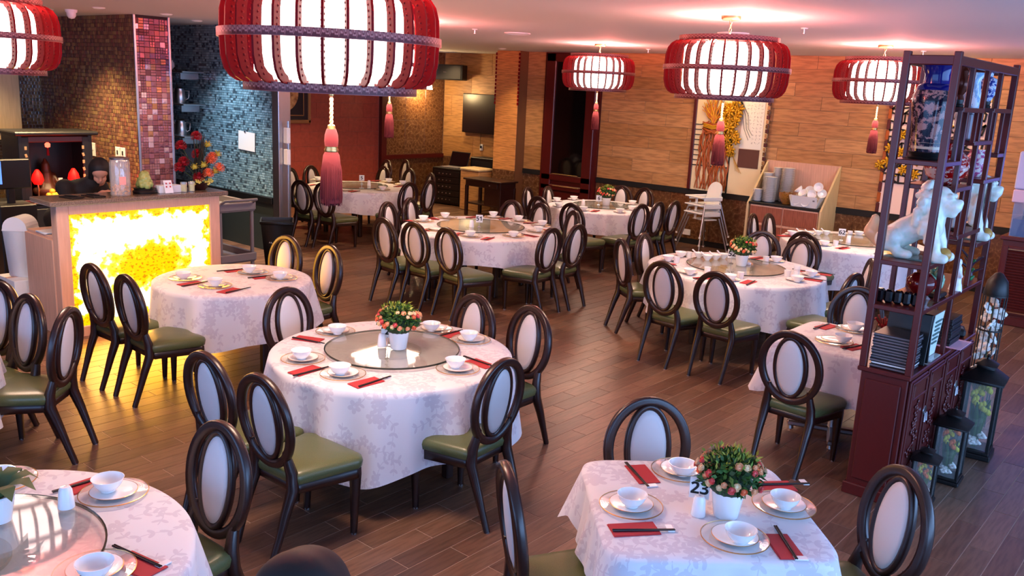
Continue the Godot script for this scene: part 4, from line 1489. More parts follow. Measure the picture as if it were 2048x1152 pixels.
func lanterns():
	lantern(-3.67, -2.86, 2.70, "biggest red ribbed drum lantern hanging highest in front, tassel before the red wall")
	lantern(-3.744, -7.238, 2.75, "red ribbed drum lantern with tassel hanging over round table 52")
	lantern(-7.82, -11.07, 2.78, "red ribbed drum lantern with tassel hanging before the dark red door")
	lantern(-3.62, -10.91, 2.78, "red ribbed drum lantern hanging behind the display shelf's corner post")
	lantern(-7.25, -2.46, 2.69, "red ribbed drum lantern cut by the picture edge near the white bin")
	lantern(-7.9, -7.0, 2.70, "red ribbed drum lantern above round table 51 hidden behind the biggest lantern")
	# square fretwork wall lamp
	var t := thing("wall_lamp", "red square fretwork wall lamp with glowing white shade on the marble wall", "wall lamp", Vector3(-14.28, 2.62, -13.72))
	var fr := MB.new()
	for s in [-1.0, 1.0]:
		for q in [-1.0, 1.0]:
			fr.cbox(Vector3(s * 0.13, 0.17, q * 0.13), Vector3(0.03, 0.36, 0.03), 0.004)
		for y in [0.0, 0.35]:
			fr.cbox(Vector3(s * 0.13, y, 0), Vector3(0.03, 0.03, 0.26), 0.004)
			fr.cbox(Vector3(0, y, s * 0.13), Vector3(0.26, 0.03, 0.03), 0.004)
	obj("frame", fr.done(), M.red, t)
	for s in 4:
		for k in 5:
			var o := obj("fret", bx(Vector3(0.012, 0.30, 0.012)), M.red, t)
			o.transform = Transform3D(Basis(Vector3.UP, PI / 2 * s), Vector3.ZERO) * Transform3D(Basis.IDENTITY, Vector3(-0.08 + 0.04 * k, 0.175, 0.13))
			o = obj("fret", bx(Vector3(0.22, 0.012, 0.012)), M.red, t)
			o.transform = Transform3D(Basis(Vector3.UP, PI / 2 * s), Vector3.ZERO) * Transform3D(Basis.IDENTITY, Vector3(0, 0.06 + 0.058 * k, 0.13))
	obj("liner", bx(Vector3(0.22, 0.3, 0.22)), M.shade, t, Vector3(0, 0.175, 0))
	obj("shade", lathed([V(0, -0.24), V(0.14, -0.24), V(0.10, -0.03), V(0, -0.03)], 4), M.shade, t).rotation.y = PI / 4
	omni("glow", Vector3(0.05, -0.34, 0.1), Color(1, 0.85, 0.6), 1.2, 0.08, t)

# ---------------------------------------------------------------- people
func head_bones(c: Vector3, b: Basis, s := 1.0) -> Array:
	var o := []
	for p in [[0, 0.035, -0.02, 0, 0.035, 0.02, 0.083, 0.080], [0, -0.03, 0.02, 0, -0.07, 0.045, 0.062, 0.042], [0, 0.0, 0.086, 0, -0.03, 0.105, 0.010, 0.014], [-0.03, -0.045, 0.06, 0.03, -0.045, 0.06, 0.03, 0.03], [-0.02, -0.062, 0.088, 0.02, -0.062, 0.088, 0.007, 0.007], [-0.02, -0.072, 0.086, 0.02, -0.072, 0.086, 0.008, 0.008], [-0.076, 0.0, -0.005, -0.082, -0.035, -0.008, 0.014, 0.010], [0.076, 0.0, -0.005, 0.082, -0.035, -0.008, 0.014, 0.010], [0, -0.06, -0.02, 0, -0.16, -0.035, 0.052, 0.055]]:
		o.append([c + b * Vector3(p[0], p[1], p[2]) * s, c + b * Vector3(p[3], p[4], p[5]) * s, p[6] * s, p[7] * s])
	return o

func hand_bones(w: Vector3, b: Basis) -> Array:
	var o := [[w, w + b * Vector3(0, 0, 0.06), 0.026, 0.03]]
	for k in 4:
		var x := -0.03 + 0.02 * k
		var L: float = [0.030, 0.036, 0.034, 0.026][k]
		var a := w + b * Vector3(x, 0.004, 0.08)
		var c := a + b * Vector3(x * 0.15, -0.008, L)
		var e := c + b * Vector3(0, -0.02, L * 0.7)
		o.append([w + b * Vector3(x * 0.7, 0, 0.05), a, 0.013, 0.0095])
		o.append([a, c, 0.0095, 0.0085])
		o.append([c, e, 0.0085, 0.0075])
	o.append([w + b * Vector3(-0.024, 0, 0.025), w + b * Vector3(-0.052, -0.012, 0.055), 0.014, 0.010])
	o.append([w + b * Vector3(-0.052, -0.012, 0.055), w + b * Vector3(-0.05, -0.022, 0.085), 0.010, 0.008])
	return o

func person(label: String, J: Dictionary, face: Basis, coat: Material, long_hair: bool):
	var t := thing("person", label, "person", Vector3(J.pelvis.x, 0, J.pelvis.z))
	var o := -t.position
	var bones := []
	var cl := []
	var add := func(a: String, b: String, r0: float, r1: float, dressed: bool):
		bones.append([J[a] + o, J[b] + o, r0, r1])
		if dressed: cl.append([J[a] + o, J[b] + o, r0 + 0.018, r1 + 0.018])
	add.call("pelvis", "chest", 0.125, 0.135, true)
	add.call("chest", "neck", 0.125, 0.065, true)
	for s in ["l", "r"]:
		add.call("chest", s + "sho", 0.09, 0.062, true)
		add.call(s + "sho", s + "elb", 0.055, 0.043, true)
		add.call(s + "elb", s + "wri", 0.042, 0.027, true)
		add.call("pelvis", s + "hip", 0.12, 0.10, true)
		add.call(s + "hip", s + "kne", 0.092, 0.062, true)
		add.call(s + "kne", s + "ank", 0.058, 0.040, true)
		var f: Vector3 = J[s + "ank"] + o
		bones.append([f + Vector3(0, -0.05, 0), f + Vector3(0.0, -0.055, 0) + face * Vector3(0, 0, 0.15) * Vector3(1, 0, 1), 0.038, 0.03])
	var hd := head_bones(J.head + o, face)
	var m := blob(bones + hd.slice(8), 0.016, 0.04)
	m = blob(hd, 0.005, 0.018, m)
	for s in ["l", "r"]:
		var d: Vector3 = (J[s + "wri"] - J[s + "elb"]).normalized()
		var x := d.cross(Vector3.UP).normalized() * (1.0 if s == "l" else -1.0)
		m = blob(hand_bones(J[s + "wri"] + o + d * 0.01, Basis(x, d.cross(x), d)), 0.004, 0.008, m)
	obj("body", m.done(), M.skin, t)
	obj("coat", blob(cl, 0.016, 0.045).done(), coat, t)
	var c: Vector3 = J.head + o
	var hb := [[c + face * Vector3(0, 0.05, -0.03), c + face * Vector3(0, 0.045, 0.004), 0.092, 0.088], [c + face * Vector3(0, -0.02, -0.055), c + face * Vector3(0, -0.10, -0.06), 0.07, 0.055]]
	for s in [-1.0, 1.0]: hb.append([c + face * Vector3(s * 0.055, 0.04, -0.01), c + face * Vector3(s * 0.078, -0.10 if long_hair else 0.0, 0.0), 0.05, 0.034])
	obj("hair", blob(hb, 0.008, 0.03).done(), M.hair, t)
	for s in [-1.0, 1.0]:
		var e := MB.new()
		e.ball(Vector3.ZERO, Vector3(0.012, 0.008, 0.006), 10, 6)
		obj("eye", e.done(), M.ink, t, c + face * Vector3(s * 0.031, 0.004, 0.080)).basis = face
		obj("eyebrow", tubed([Vector3(-0.016, 0, 0), Vector3(0, 0.004, 0.004), Vector3(0.016, 0, 0)], 0.003, 5), M.hair, t, c + face * Vector3(s * 0.032, 0.024, 0.084)).basis = face
	obj("lips", tubed([Vector3(-0.018, 0, -0.004), Vector3(0, 0.001, 0.003), Vector3(0.018, 0, -0.004)], [0.002, 0.005, 0.002], 6), mat(Color(0.66, 0.3, 0.28), 0.5), t, c + face * Vector3(0, -0.066, 0.093)).basis = face

func people():
	var f := Basis(Vector3.UP, deg_to_rad(68)) * Basis(Vector3.RIGHT, deg_to_rad(36))
	person("black-haired person in a dark coat, head bowed, leaning behind the reception counter", {"pelvis": Vector3(-9.72, 0.93, -4.0), "chest": Vector3(-9.38, 1.2, -4.03), "neck": Vector3(-9.22, 1.33, -4.08), "head": Vector3(-9.1, 1.455, -4.12), "lsho": Vector3(-9.32, 1.28, -4.2), "rsho": Vector3(-9.34, 1.28, -3.86), "lelb": Vector3(-9.1, 1.08, -4.28), "relb": Vector3(-9.12, 1.08, -3.82), "lwri": Vector3(-8.93, 1.12, -4.12), "rwri": Vector3(-8.98, 1.22, -4.02), "lhip": Vector3(-9.72, 0.9, -4.09), "rhip": Vector3(-9.72, 0.9, -3.91), "lkne": Vector3(-9.66, 0.5, -4.1), "rkne": Vector3(-9.66, 0.5, -3.9), "lank": Vector3(-9.74, 0.09, -4.11), "rank": Vector3(-9.74, 0.09, -3.89)}, f, M.coat, true)
	f = Basis(Vector3.UP, deg_to_rad(200))
	person("person with smooth black hair standing below the camera at the bottom edge", {"pelvis": Vector3(-1.33, 0.837, -0.96), "chest": Vector3(-1.32, 1.135, -0.96), "neck": Vector3(-1.31, 1.302, -0.95), "head": Vector3(-1.31, 1.446, -0.96), "lsho": Vector3(-1.48, 1.246, -0.92), "rsho": Vector3(-1.15, 1.246, -1.02), "lelb": Vector3(-1.55, 0.986, -0.90), "relb": Vector3(-1.10, 0.986, -1.04), "lwri": Vector3(-1.50, 0.763, -0.90), "rwri": Vector3(-1.13, 0.763, -1.12), "lhip": Vector3(-1.42, 0.818, -0.94), "rhip": Vector3(-1.24, 0.818, -1.00), "lkne": Vector3(-1.42, 0.446, -0.96), "rkne": Vector3(-1.24, 0.446, -1.02), "lank": Vector3(-1.42, 0.084, -0.93), "rank": Vector3(-1.24, 0.084, -0.99)}, f, M.coat, true)

# ---------------------------------------------------------------- reception counter and bar
func counter():
	var t := thing("reception_counter", "wood reception counter with glowing yellow onyx front and speckled granite top", "counter", Vector3(-8.4, 0, -4.12))
	var o := -t.position
	obj("carcass", bx(Vector3(0.16, 1.26, 1.58), 0.004), M.light_wood, t, Vector3(-8.32, 0.63, -4.12) + o)
	for z in [-3.355, -4.885]: obj("stile", bx(Vector3(0.05, 1.265, 0.11), 0.005), M.light_wood, t, Vector3(-8.225, 0.6325, z) + o)
	obj("top_rail", bx(Vector3(0.05, 0.09, 1.42), 0.005), M.light_wood, t, Vector3(-8.226, 1.22, -4.12) + o)
	obj("bottom_rail", bx(Vector3(0.05, 0.10, 1.42), 0.005), M.light_wood, t, Vector3(-8.226, 0.05, -4.12) + o)
	var b := MB.new()
	b.flat()
	b.quad(Vector3(0, -0.535, 0.71), Vector3(0, -0.535, -0.71), Vector3(0, 0.535, -0.71), Vector3(0, 0.535, 0.71), Vector2(0, 1), Vector2(1, 1), Vector2(1, 0), Vector2(0, 0))
	b.box(Vector3(-0.012, 0, 0), Vector3(0.02, 1.07, 1.42))
	obj("onyx_panel", b.done(), M.onyx, t, Vector3(-8.222, 0.637, -4.12) + o)
	obj("worktop", bx(Vector3(0.46, 0.045, 1.78), 0.008), M.granite, t, Vector3(-8.37, 1.288, -4.12) + o)
	obj("desk", bx(Vector3(0.62, 0.03, 1.55), 0.005), M.light_wood, t, Vector3(-8.7, 0.93, -4.12) + o)
	for z in [-3.34, -4.9]: obj("side_panel", bx(Vector3(0.62, 0.92, 0.04), 0.004), M.light_wood, t, Vector3(-8.7, 0.46, z) + o)
	var ty := 1.3115
	# things standing on the granite
	var j := thing("storage_jar", "tall glass jar of golden sweets with a pink paper label", "jar", Vector3(-8.3, ty, -3.95))
	obj("glass", lathed([V(0, 0), V(0.085, 0), V(0.092, 0.01), V(0.092, 0.31), V(0.08, 0.345), V(0.076, 0.345), V(0.086, 0.31), V(0.086, 0.012), V(0, 0.008)], 32), glass(Color(0.92, 0.95, 0.95), 0.14), j)
	b = MB.new()
	for k in 60: b.cbox(Vector3(rng.randf_range(-0.052, 0.052), rng.randf_range(0.02, 0.10), rng.randf_range(-0.052, 0.052)), Vector3(0.024, 0.014, 0.02), 0.004, Basis.from_euler(Vector3(rng.randf() * 3, rng.randf() * 3, 0)))
	obj("sweets", b.done(), mat(Color(0.85, 0.55, 0.12), 0.35), j).set_meta("kind", "stuff")
	obj("lid", lathed([V(0, 0.346), V(0.088, 0.346), V(0.09, 0.36), V(0.03, 0.372), V(0, 0.374)], 28), M.steel, j)
	obj("label", bx(Vector3(0.003, 0.075, 0.06)), mat(Color(0.95, 0.62, 0.58), 0.7), j, Vector3(0.091, 0.15, 0.02)).rotation.y = -0.2
	var jc := thing("jade_carving", "green jade cabbage carving on a dark round wooden base", "ornament", Vector3(-8.36, ty, -4.22))
	obj("base", lathed([V(0, 0), V(0.11, 0), V(0.115, 0.02), V(0.10, 0.035), V(0.105, 0.05), V(0, 0.05)], 28), M.black, jc)
	var bo := []
	for k in 34:
		var a := k * 2.4
		var e := (k + 0.5) / 34.0
		bo.append([Vector3(cos(a) * 0.06 * (1.0 - e * 0.75), 0.07 + e * 0.12, sin(a) * 0.06 * (1.0 - e * 0.75)), Vector3(cos(a) * 0.065 * (1.0 - e * 0.75), 0.075 + e * 0.125, sin(a) * 0.065 * (1.0 - e * 0.75)), 0.03, 0.026])
	obj("carving", blob(bo, 0.006, 0.006).done(), mat(Color(0.62, 0.66, 0.36), 0.3), jc)
	for k in 2:
		var bxx := thing("card_box", ["open white box of business cards beside the jade carving", "white box of cards leaning under the printed flyer"][k], "box", Vector3(-8.32, ty, -4.38 - k * 0.12), 0.15 * k, "white card boxes on the counter")
		for s in [-1.0, 1.0]:
			obj("wall", bx(Vector3(0.006, 0.07, 0.1)), M.white, bxx, Vector3(s * 0.05, 0.038, 0))
			obj("wall", bx(Vector3(0.1, 0.07, 0.006)), M.white, bxx, Vector3(0, 0.038, s * 0.05))
		obj("bottom", bx(Vector3(0.1, 0.005, 0.1)), M.white, bxx, Vector3(0, 0.0025, 0))
		for q in 4: obj("card", bx(Vector3(0.085, 0.055, 0.003)), M.white, bxx, Vector3(0, 0.042, -0.03 + 0.018 * q))
	var fy := thing("flyer", "white printed flyer with red flowers leaning on the card box", "flyer", Vector3(-8.235, ty, -4.40))
	obj("sheet", bx(Vector3(0.004, 0.13, 0.085)), M.white, fy, Vector3(0, 0.066, 0)).rotation.z = 0.3
	for k in 6: obj("print", bx(Vector3(0.002, 0.016, 0.014)), M.napkin, fy, Vector3(0.004 - 0.005 * (k % 3) + 0.005, 0.035 + 0.032 * (k % 3), -0.02 + 0.04 * (k / 3))).rotation.z = 0.3
	for k in 2:
		var g2 := thing("candle_glass", ["glass tumbler of yellow liquid beside the flyer", "glass tumbler of yellow liquid beside the flower bowl"][k], "glass", Vector3(-8.27, ty, -4.585 - k * 0.085), 0.0, "yellow tumblers on the counter")
		obj("tumbler", lathed([V(0, 0), V(0.03, 0), V(0.033, 0.1), V(0.031, 0.1), V(0.028, 0.006), V(0, 0.006)], 20), glass(Color(0.9, 0.95, 0.95), 0.15), g2)
		obj("drink", lathed([V(0, 0.007), V(0.0275, 0.007), V(0.0295, 0.075), V(0, 0.075)], 20), mat(Color(0.85, 0.78, 0.35), 0.2), g2)
	for k in 2:
		var tr := thing("tray", ["flat dark tray on the granite near the jar", "dark leather bill folder on the granite's outer corner"][k], "tray", Vector3(-8.33, ty, -3.70 + k * 0.2), 0.2)
		obj("plate", bx(Vector3(0.2, 0.012, 0.13), 0.005), M.black, tr, Vector3(0, 0.006, 0))
		obj("pen", tubed([Vector3(-0.07, 0.018, 0.02), Vector3(0.06, 0.018, -0.02)], 0.005, 8), M.black, tr)
	# flower arrangement
	var fl := thing("flower_arrangement", "tall arrangement of red and orange protea flowers in a dark bowl", "flowers", Vector3(-8.38, ty, -4.82))
	obj("bowl", lathed([V(0, 0), V(0.06, 0), V(0.085, 0.03), V(0.10, 0.075), V(0.092, 0.078), V(0, 0.06)], 28), mat(Color(0.16, 0.05, 0.06), 0.3), fl)
	var heads := [[388, 0], [0, 0]]
	var spots := [["red", -0.06, 0.54, -0.02], ["red", -0.16, 0.44, 0.1], ["red", -0.02, 0.36, 0.0], ["red", -0.08, 0.28, 0.12], ["red", -0.1, 0.22, 0.16], ["red", 0.03, 0.13, 0.02], ["orange", 0.02, 0.30, -0.12], ["orange", 0.06, 0.22, -0.2], ["orange", 0.08, 0.17, -0.06], ["orange", 0.03, 0.33, -0.14], ["lime", -0.02, 0.46, -0.12], ["lime", 0.0, 0.36, -0.22], ["lime", 0.03, 0.24, 0.06], ["lime", 0.05, 0.19, -0.16], ["lime", 0.06, 0.26, -0.02]]
	for s in spots:
		var p := Vector3(s[1], s[2], s[3])
		obj("stem", tubed([Vector3(0, 0.05, 0), Vector3(p.x * 0.4, p.y * 0.6, p.z * 0.4), p], 0.004, 5), M.stem, fl)
		b = MB.new()
		var cnt: int = 70 if s[0] != "lime" else 26
		b.flat()
		for k in cnt:
			var e := 1.0 - 1.6 * (k + 0.5) / cnt
			var a := k * 2.39996
			var d := Vector3(cos(a) * sqrt(1 - e * e), e, sin(a) * sqrt(1 - e * e))
			var u := d.cross(Vector3(0.2, 1, 0.1)).normalized() * (0.006 if s[0] == "orange" else 0.010)
			var R := 0.06 if s[0] != "lime" else 0.045
			b.quad(d * 0.012 - u * 0.3, d * 0.012 + u * 0.3, d * R + u, d * R - u)
		b.ball(Vector3.ZERO, Vector3.ONE * 0.026, 10, 6)
		obj("flower_head", b.done(), mat({"red": Color(0.66, 0.06, 0.12), "orange": Color(0.93, 0.45, 0.25), "lime": Color(0.75, 0.70, 0.25)}[s[0]], 0.6), fl, p)
	for k in 5:
		var p := Vector3(0.05 + 0.02 * (k % 2), 0.075 + 0.02 * (k % 3), 0.1 - 0.05 * k)
		b = MB.new()
		for q in 5:
			var a := TAU * q / 5
			b.ball(Vector3(cos(a) * 0.02, 0, sin(a) * 0.02), Vector3(0.018, 0.006, 0.014), 8, 4)
		b.ball(Vector3(0, 0.006, 0), Vector3.ONE * 0.008, 6, 4)
		obj("orchid", b.done(), mat(Color(0.80, 0.76, 0.36), 0.6), fl, p).rotation = Vector3(0, 0, -0.7)
	for k in 14: obj("leaf_blade", tubed([Vector3(0, 0.05, 0), Vector3(rng.randfn() * 0.03, 0.2, rng.randfn() * 0.03), Vector3(rng.randfn() * 0.08, 0.3 + rng.randf() * 0.28, rng.randfn() * 0.08)], [0.008, 0.012, 0.002], 4), mat(Color(0.13, 0.13, 0.07), 0.7), fl)
	# behind the counter
	var sb := thing("bar_cabinet", "dark low cabinet under the shrine behind the counter", "cabinet", Vector3(-12.3, 0, -4.7))
	obj("body", bx(Vector3(0.62, 0.72, 2.0), 0.01), M.black, sb, Vector3(0, 0.363, 0))
	obj("top", bx(Vector3(0.68, 0.03, 2.06), 0.008), M.black, sb, Vector3(0, 0.738, 0))
	for k in 3: obj("door", bx(Vector3(0.02, 0.62, 0.6), 0.008), M.black, sb, Vector3(0.32, 0.36, -0.64 + 0.64 * k))
	var sh := thing("shrine", "black wooden altar shrine with gold writing and red lamps inside", "shrine", Vector3(-12.3, 0.7535, -4.9))
	obj("back", bx(Vector3(0.03, 0.86, 0.9)), M.black, sh, Vector3(-0.26, 0.43, 0))
	for s in [-1.0, 1.0]:
		obj("side", bx(Vector3(0.55, 0.86, 0.05), 0.006), M.black, sh, Vector3(0, 0.43, s * 0.44))
		for k in 6: obj("gold_character", bx(Vector3(0.006, 0.045, 0.03), 0.002), mat(Color(0.7, 0.58, 0.42), 0.5), sh, Vector3(0.277, 0.70 - k * 0.095, s * 0.36 + 0.02)).rotation.x = 0.3 * (k % 2)
		obj("post", bx(Vector3(0.03, 0.84, 0.09), 0.006), M.black, sh, Vector3(0.26, 0.42, s * 0.38))
	obj("roof", bx(Vector3(0.66, 0.05, 1.06), 0.015), M.black, sh, Vector3(0.02, 0.885, 0))
	obj("floor_board", bx(Vector3(0.56, 0.03, 0.9), 0.006), M.darkred, sh, Vector3(0, 0.016, 0))
	obj("cornice", bx(Vector3(0.04, 0.08, 0.86), 0.01), M.darkred, sh, Vector3(0.25, 0.81, 0))
	var gd := thing("shrine_figure", "small dark seated statue inside the black shrine", "statue", Vector3(-12.42, 0.7855, -4.9))
	obj("statue", blob([[Vector3(0, 0.05, 0), Vector3(0, 0.05, 0), 0.14, 0.14], [Vector3(0, 0.12, 0), Vector3(0, 0.28, 0), 0.10, 0.075], [Vector3(0, 0.36, 0), Vector3(0, 0.39, 0), 0.055, 0.055], [Vector3(0, 0.27, 0.09), Vector3(0.09, 0.16, 0.12), 0.035, 0.03], [Vector3(0, 0.27, -0.09), Vector3(0.09, 0.16, -0.12), 0.035, 0.03], [Vector3(0.03, 0.07, 0.14), Vector3(0.1, 0.06, 0.02), 0.05, 0.04], [Vector3(0.03, 0.07, -0.14), Vector3(0.1, 0.06, -0.02), 0.05, 0.04], [Vector3(0, 0.43, 0), Vector3(0, 0.48, 0), 0.04, 0.02]], 0.012, 0.03).done(), mat(Color(0.28, 0.16, 0.10), 0.4), gd)
	obj("paper_tag", bx(Vector3(0.004, 0.09, 0.055)), M.white, gd, Vector3(0.16, 0.2, -0.12))
	for k in 2:
		var z: float = [-4.66, -5.12][k]
		var la := thing("shrine_lamp", ["glowing red lotus lamp in the shrine's outer corner", "larger glowing red lotus lamp in the shrine beside the wall"][k], "lamp", Vector3(-12.08, 0.7855, z), 0.0, "red lotus lamps in the shrine")
		obj("stand", lathed([V(0, 0), V(0.045, 0), V(0.012, 0.03), V(0.012, 0.10), V(0.02, 0.12), V(0.008, 0.19), V(0, 0.19)], 14), M.brass, la)
		obj("flame_shade", lathed([V(0, 0.19), V(0.045, 0.195), V(0.075, 0.25), V(0.06, 0.32), V(0.02, 0.385), V(0, 0.39)], 18), glow(Color(1.0, 0.05, 0.04), 1.5), la)
		omni("glow", Vector3(0.14, 0.26, 0), Color(1, 0.12, 0.06), 0.12, 0.05, la)
	var tl := thing("shrine_ceiling_lamp", "small red lamp under the shrine's cornice above the statue", "lamp", Vector3(-12.2, 1.44, -4.86))
	obj("bulb", lathed([V(0, 0), V(0.03, 0.01), V(0.035, 0.05), V(0, 0.08)], 14), glow(Color(1.0, 0.35, 0.25), 4.0), tl)
	obj("tassel", tubed([Vector3(0, 0.0, 0), Vector3(0, -0.1, 0)], [0.012, 0.02], 8), M.red, tl)
	obj("hanger", tubed([Vector3(0, 0.08, 0), Vector3(0, 0.18, 0)], 0.004, 6), M.black, tl)
	var fr := thing("fruit_plate", "plate of yellow fruit offered before the shrine statue", "fruit", Vector3(-12.05, 0.7855, -4.82))
	obj("dish", lathed([V(0, 0), V(0.06, 0), V(0.11, 0.03), V(0.105, 0.033), V(0, 0.012)], 24), M.steel, fr)
	for k in 5:
		b = MB.new()
		b.ball(Vector3.ZERO, Vector3(0.036, 0.034, 0.036), 14, 8)
		obj("fruit", b.done(), mat(Color(0.86, 0.76, 0.25), 0.4), fr, Vector3(cos(k * 1.57) * 0.045, 0.05, sin(k * 1.57) * 0.045) if k < 4 else Vector3(0, 0.10, 0))
	var uc := thing("wall_cabinet", "pale wood upper wall cabinet left of the brown mosaic", "cabinet", Vector3(-14.32, 1.43, -4.3))
	obj("body", bx(Vector3(0.34, 1.1, 2.0), 0.005), M.pale_wood, uc, Vector3(0, 0.56, 0))
	for k in 4: obj("door", bx(Vector3(0.02, 1.02, 0.48), 0.006), M.pale_wood, uc, Vector3(0.182, 0.58, -0.75 + 0.5 * k))
	obj("light_rail", bx(Vector3(0.36, 0.06, 2.02), 0.006), M.pale_wood, uc, Vector3(0.0, 0.0, 0))
	var bc := thing("back_counter", "grey counter against the wall below the pale cabinet", "counter", Vector3(-14.15, 0, -3.5))
	obj("body", bx(Vector3(0.6, 0.86, 2.6), 0.006), M.plaster, bc, Vector3(0, 0.433, 0))
	obj("worktop", bx(Vector3(0.66, 0.04, 2.64), 0.006), M.granite, bc, Vector3(0.02, 0.885, 0))
	var mo := thing("monitor", "dark till monitor with a bluish screen behind the counter", "monitor", Vector3(-10.92, 0.0, -3.91))
	obj("desk_leg", bx(Vector3(0.4, 0.92, 0.4), 0.01), M.black, mo, Vector3(0, 0.463, 0))
	obj("case", bx(Vector3(0.06, 0.34, 0.44), 0.012), M.black, mo, Vector3(0, 1.26, 0.0))
	obj("stem", bx(Vector3(0.05, 0.2, 0.08), 0.008), M.black, mo, Vector3(-0.01, 1.01, 0.0))
	obj("screen", bx(Vector3(0.004, 0.26, 0.05)), glow(Color(0.35, 0.55, 1.0), 1.6), mo, Vector3(0.032, 1.28, 0.12))
	for k in 2:
		var sw := thing("switch_plate", ["pair of white switch plates on the brown mosaic above the shrine's corner", "pair of white sockets with black plugs beside the tiled pillar end"][k], "switch plate", [Vector3(-12.9, 1.35, -5.735), Vector3(-12.0, 1.35, -5.735)][k])
		for s in 2:
			obj("plate", bx(Vector3(0.13, 0.19 - 0.0, 0.014), 0.004), M.white, sw, Vector3(-0.075 + 0.15 * s, 0, 0))
			obj("rocker", bx(Vector3(0.03, 0.06, 0.012), 0.003), M.white if k == 0 else M.black, sw, Vector3(-0.075 + 0.15 * s, 0.02, 0.008))
	# white pedal bin on its boxes
	var ap := thing("floor_appliance", "black appliance with round white dial standing on the floor under the white box", "appliance", Vector3(-9.3, 0.003, -3.4))
	obj("body", bx(Vector3(0.38, 0.24, 0.34), 0.02), M.black, ap, Vector3(0, 0.12, 0))
	for s in [-1.0, 1.0]: obj("dial", lathed([V(0, 0), V(0.075, 0.0), V(0.07, 0.012), V(0, 0.014)], 24), M.white, ap, Vector3(s * 0.09, 0.12, 0.171)).rotation.x = PI / 2
	var wbx := thing("carton", "white cardboard carton between the black appliance and the bin", "box", Vector3(-9.3, 0.244, -3.4))
	obj("body", bx(Vector3(0.42, 0.17, 0.36), 0.004), M.white, wbx, Vector3(0, 0.086, 0))
	obj("tape", bx(Vector3(0.05, 0.002, 0.362)), M.light_wood, wbx, Vector3(0, 0.172, 0))
	obj("print", bx(Vector3(0.16, 0.03, 0.002)), M.black, wbx, Vector3(-0.08, 0.12, 0.181))
	var bn := thing("swing_bin", "white swing-top rubbish bin standing on the carton beside the counter", "bin", Vector3(-9.32, 0.416, -3.4), 0.75)
	obj("body", lathed([V(0, 0), V(0.12, 0), V(0.135, 0.02), V(0.168, 0.46), V(0.172, 0.47), V(0, 0.47)], 4), M.white, bn).rotation.y = PI / 4
	b = MB.new()
	var prof := PackedVector2Array()
	for k in 13: prof.append(V(cos(PI * k / 12.0) * 0.118, 0.49 + sin(PI * k / 12.0) * 0.12))
	prof.append(V(-0.126, 0.471))
	prof.append(V(0.126, 0.471))
	b.slab(prof, 0.245)
	obj("swing_lid", b.done(), M.white, bn)
	var trp := thing("paper_tray", "white paper pad on the low side desk of the counter", "paper", Vector3(-8.68, 0.9455, -3.48))
	for k in 4: obj("sheet", bx(Vector3(0.21, 0.004, 0.29)), M.white, trp, Vector3(0.004 * k, 0.0025 + 0.0045 * k, 0)).rotation.y = 0.05 * k
	# kettle shelves on the teal wall
	for k in 3:
		var y: float = [2.5, 2.02, 1.54][k]
		var s := thing("steel_shelf", ["top steel shelf on the teal mosaic carrying a white teapot", "middle steel shelf on the teal mosaic with jugs", "lowest steel shelf on the teal mosaic with jugs"][k], "shelf", Vector3(-12.95, y, -7.08), 0.0, "steel shelves on the teal wall")
		obj("board", bx(Vector3(1.15, 0.025, 0.36), 0.006), M.steel, s)
		for q in [-0.4, 0.4]: obj("bracket", bx(Vector3(0.02, 0.1, 0.3), 0.004), M.steel, s, Vector3(q, -0.062, -0.03))
		if k == 0:
			var tp := thing("teapot", "white teapot on the top steel shelf of the teal wall", "teapot", Vector3(-13.0, y + 0.0135, -7.0))
			obj("body", lathed([V(0, 0), V(0.07, 0), V(0.115, 0.06), V(0.11, 0.12), V(0.06, 0.16), V(0, 0.165)], 24), M.china, tp)
			obj("spout", tubed([Vector3(0.1, 0.06, 0), Vector3(0.15, 0.1, 0), Vector3(0.17, 0.15, 0)], [0.025, 0.018, 0.012], 10), M.china, tp)
			obj("handle", tubed([Vector3(-0.1, 0.12, 0), Vector3(-0.17, 0.11, 0), Vector3(-0.165, 0.05, 0), Vector3(-0.1, 0.04, 0)], 0.011, 8), M.china, tp)
			obj("knob", lathed([V(0, 0.165), V(0.012, 0.17), V(0.02, 0.185), V(0, 0.197)], 14), M.china, tp)
		else:
			for q in 3:
				var jg := thing("steel_jug", ["outer", "centre", "inner"][q] + " polished steel water jug on the " + ["", "middle", "lowest"][k] + " shelf of the teal wall", "jug", Vector3(-13.2 + 0.24 * q, y + 0.0135, -7.04), 0.4 * q, "polished steel jugs")
				obj("body", lathed([V(0, 0), V(0.08, 0), V(0.09, 0.03), V(0.085, 0.16), V(0.07, 0.2), V(0.075, 0.22), V(0.04, 0.24), V(0, 0.245)], 24), M.steel, jg)
				obj("handle", tubed([Vector3(0.07, 0.19, 0), Vector3(0.14, 0.18, 0), Vector3(0.13, 0.08, 0), Vector3(0.085, 0.05, 0)], 0.009, 8), M.steel, jg)
				obj("spout", tubed([Vector3(-0.075, 0.15, 0), Vector3(-0.115, 0.21, 0)], [0.018, 0.012], 8), M.steel, jg)
	var cb := thing("cutting_board", "pale blue plastic board hung on the teal mosaic under the shelves", "board", Vector3(-12.85, 1.2, -7.27))
	obj("sheet", bx(Vector3(0.34, 0.28, 0.02), 0.02), mat(Color(0.62, 0.74, 0.84), 0.4), cb)
	obj("hook", bx(Vector3(0.03, 0.05, 0.015)), M.steel, cb, Vector3(0, 0.16, 0))
	var pn := thing("paper_notice", "blank white paper sheet clipped to the teal mosaic wall", "notice", Vector3(-11.31, 1.56, -7.278))
	obj("sheet", bx(Vector3(0.42, 0.27, 0.004)), M.white, pn).rotation.z = -0.04
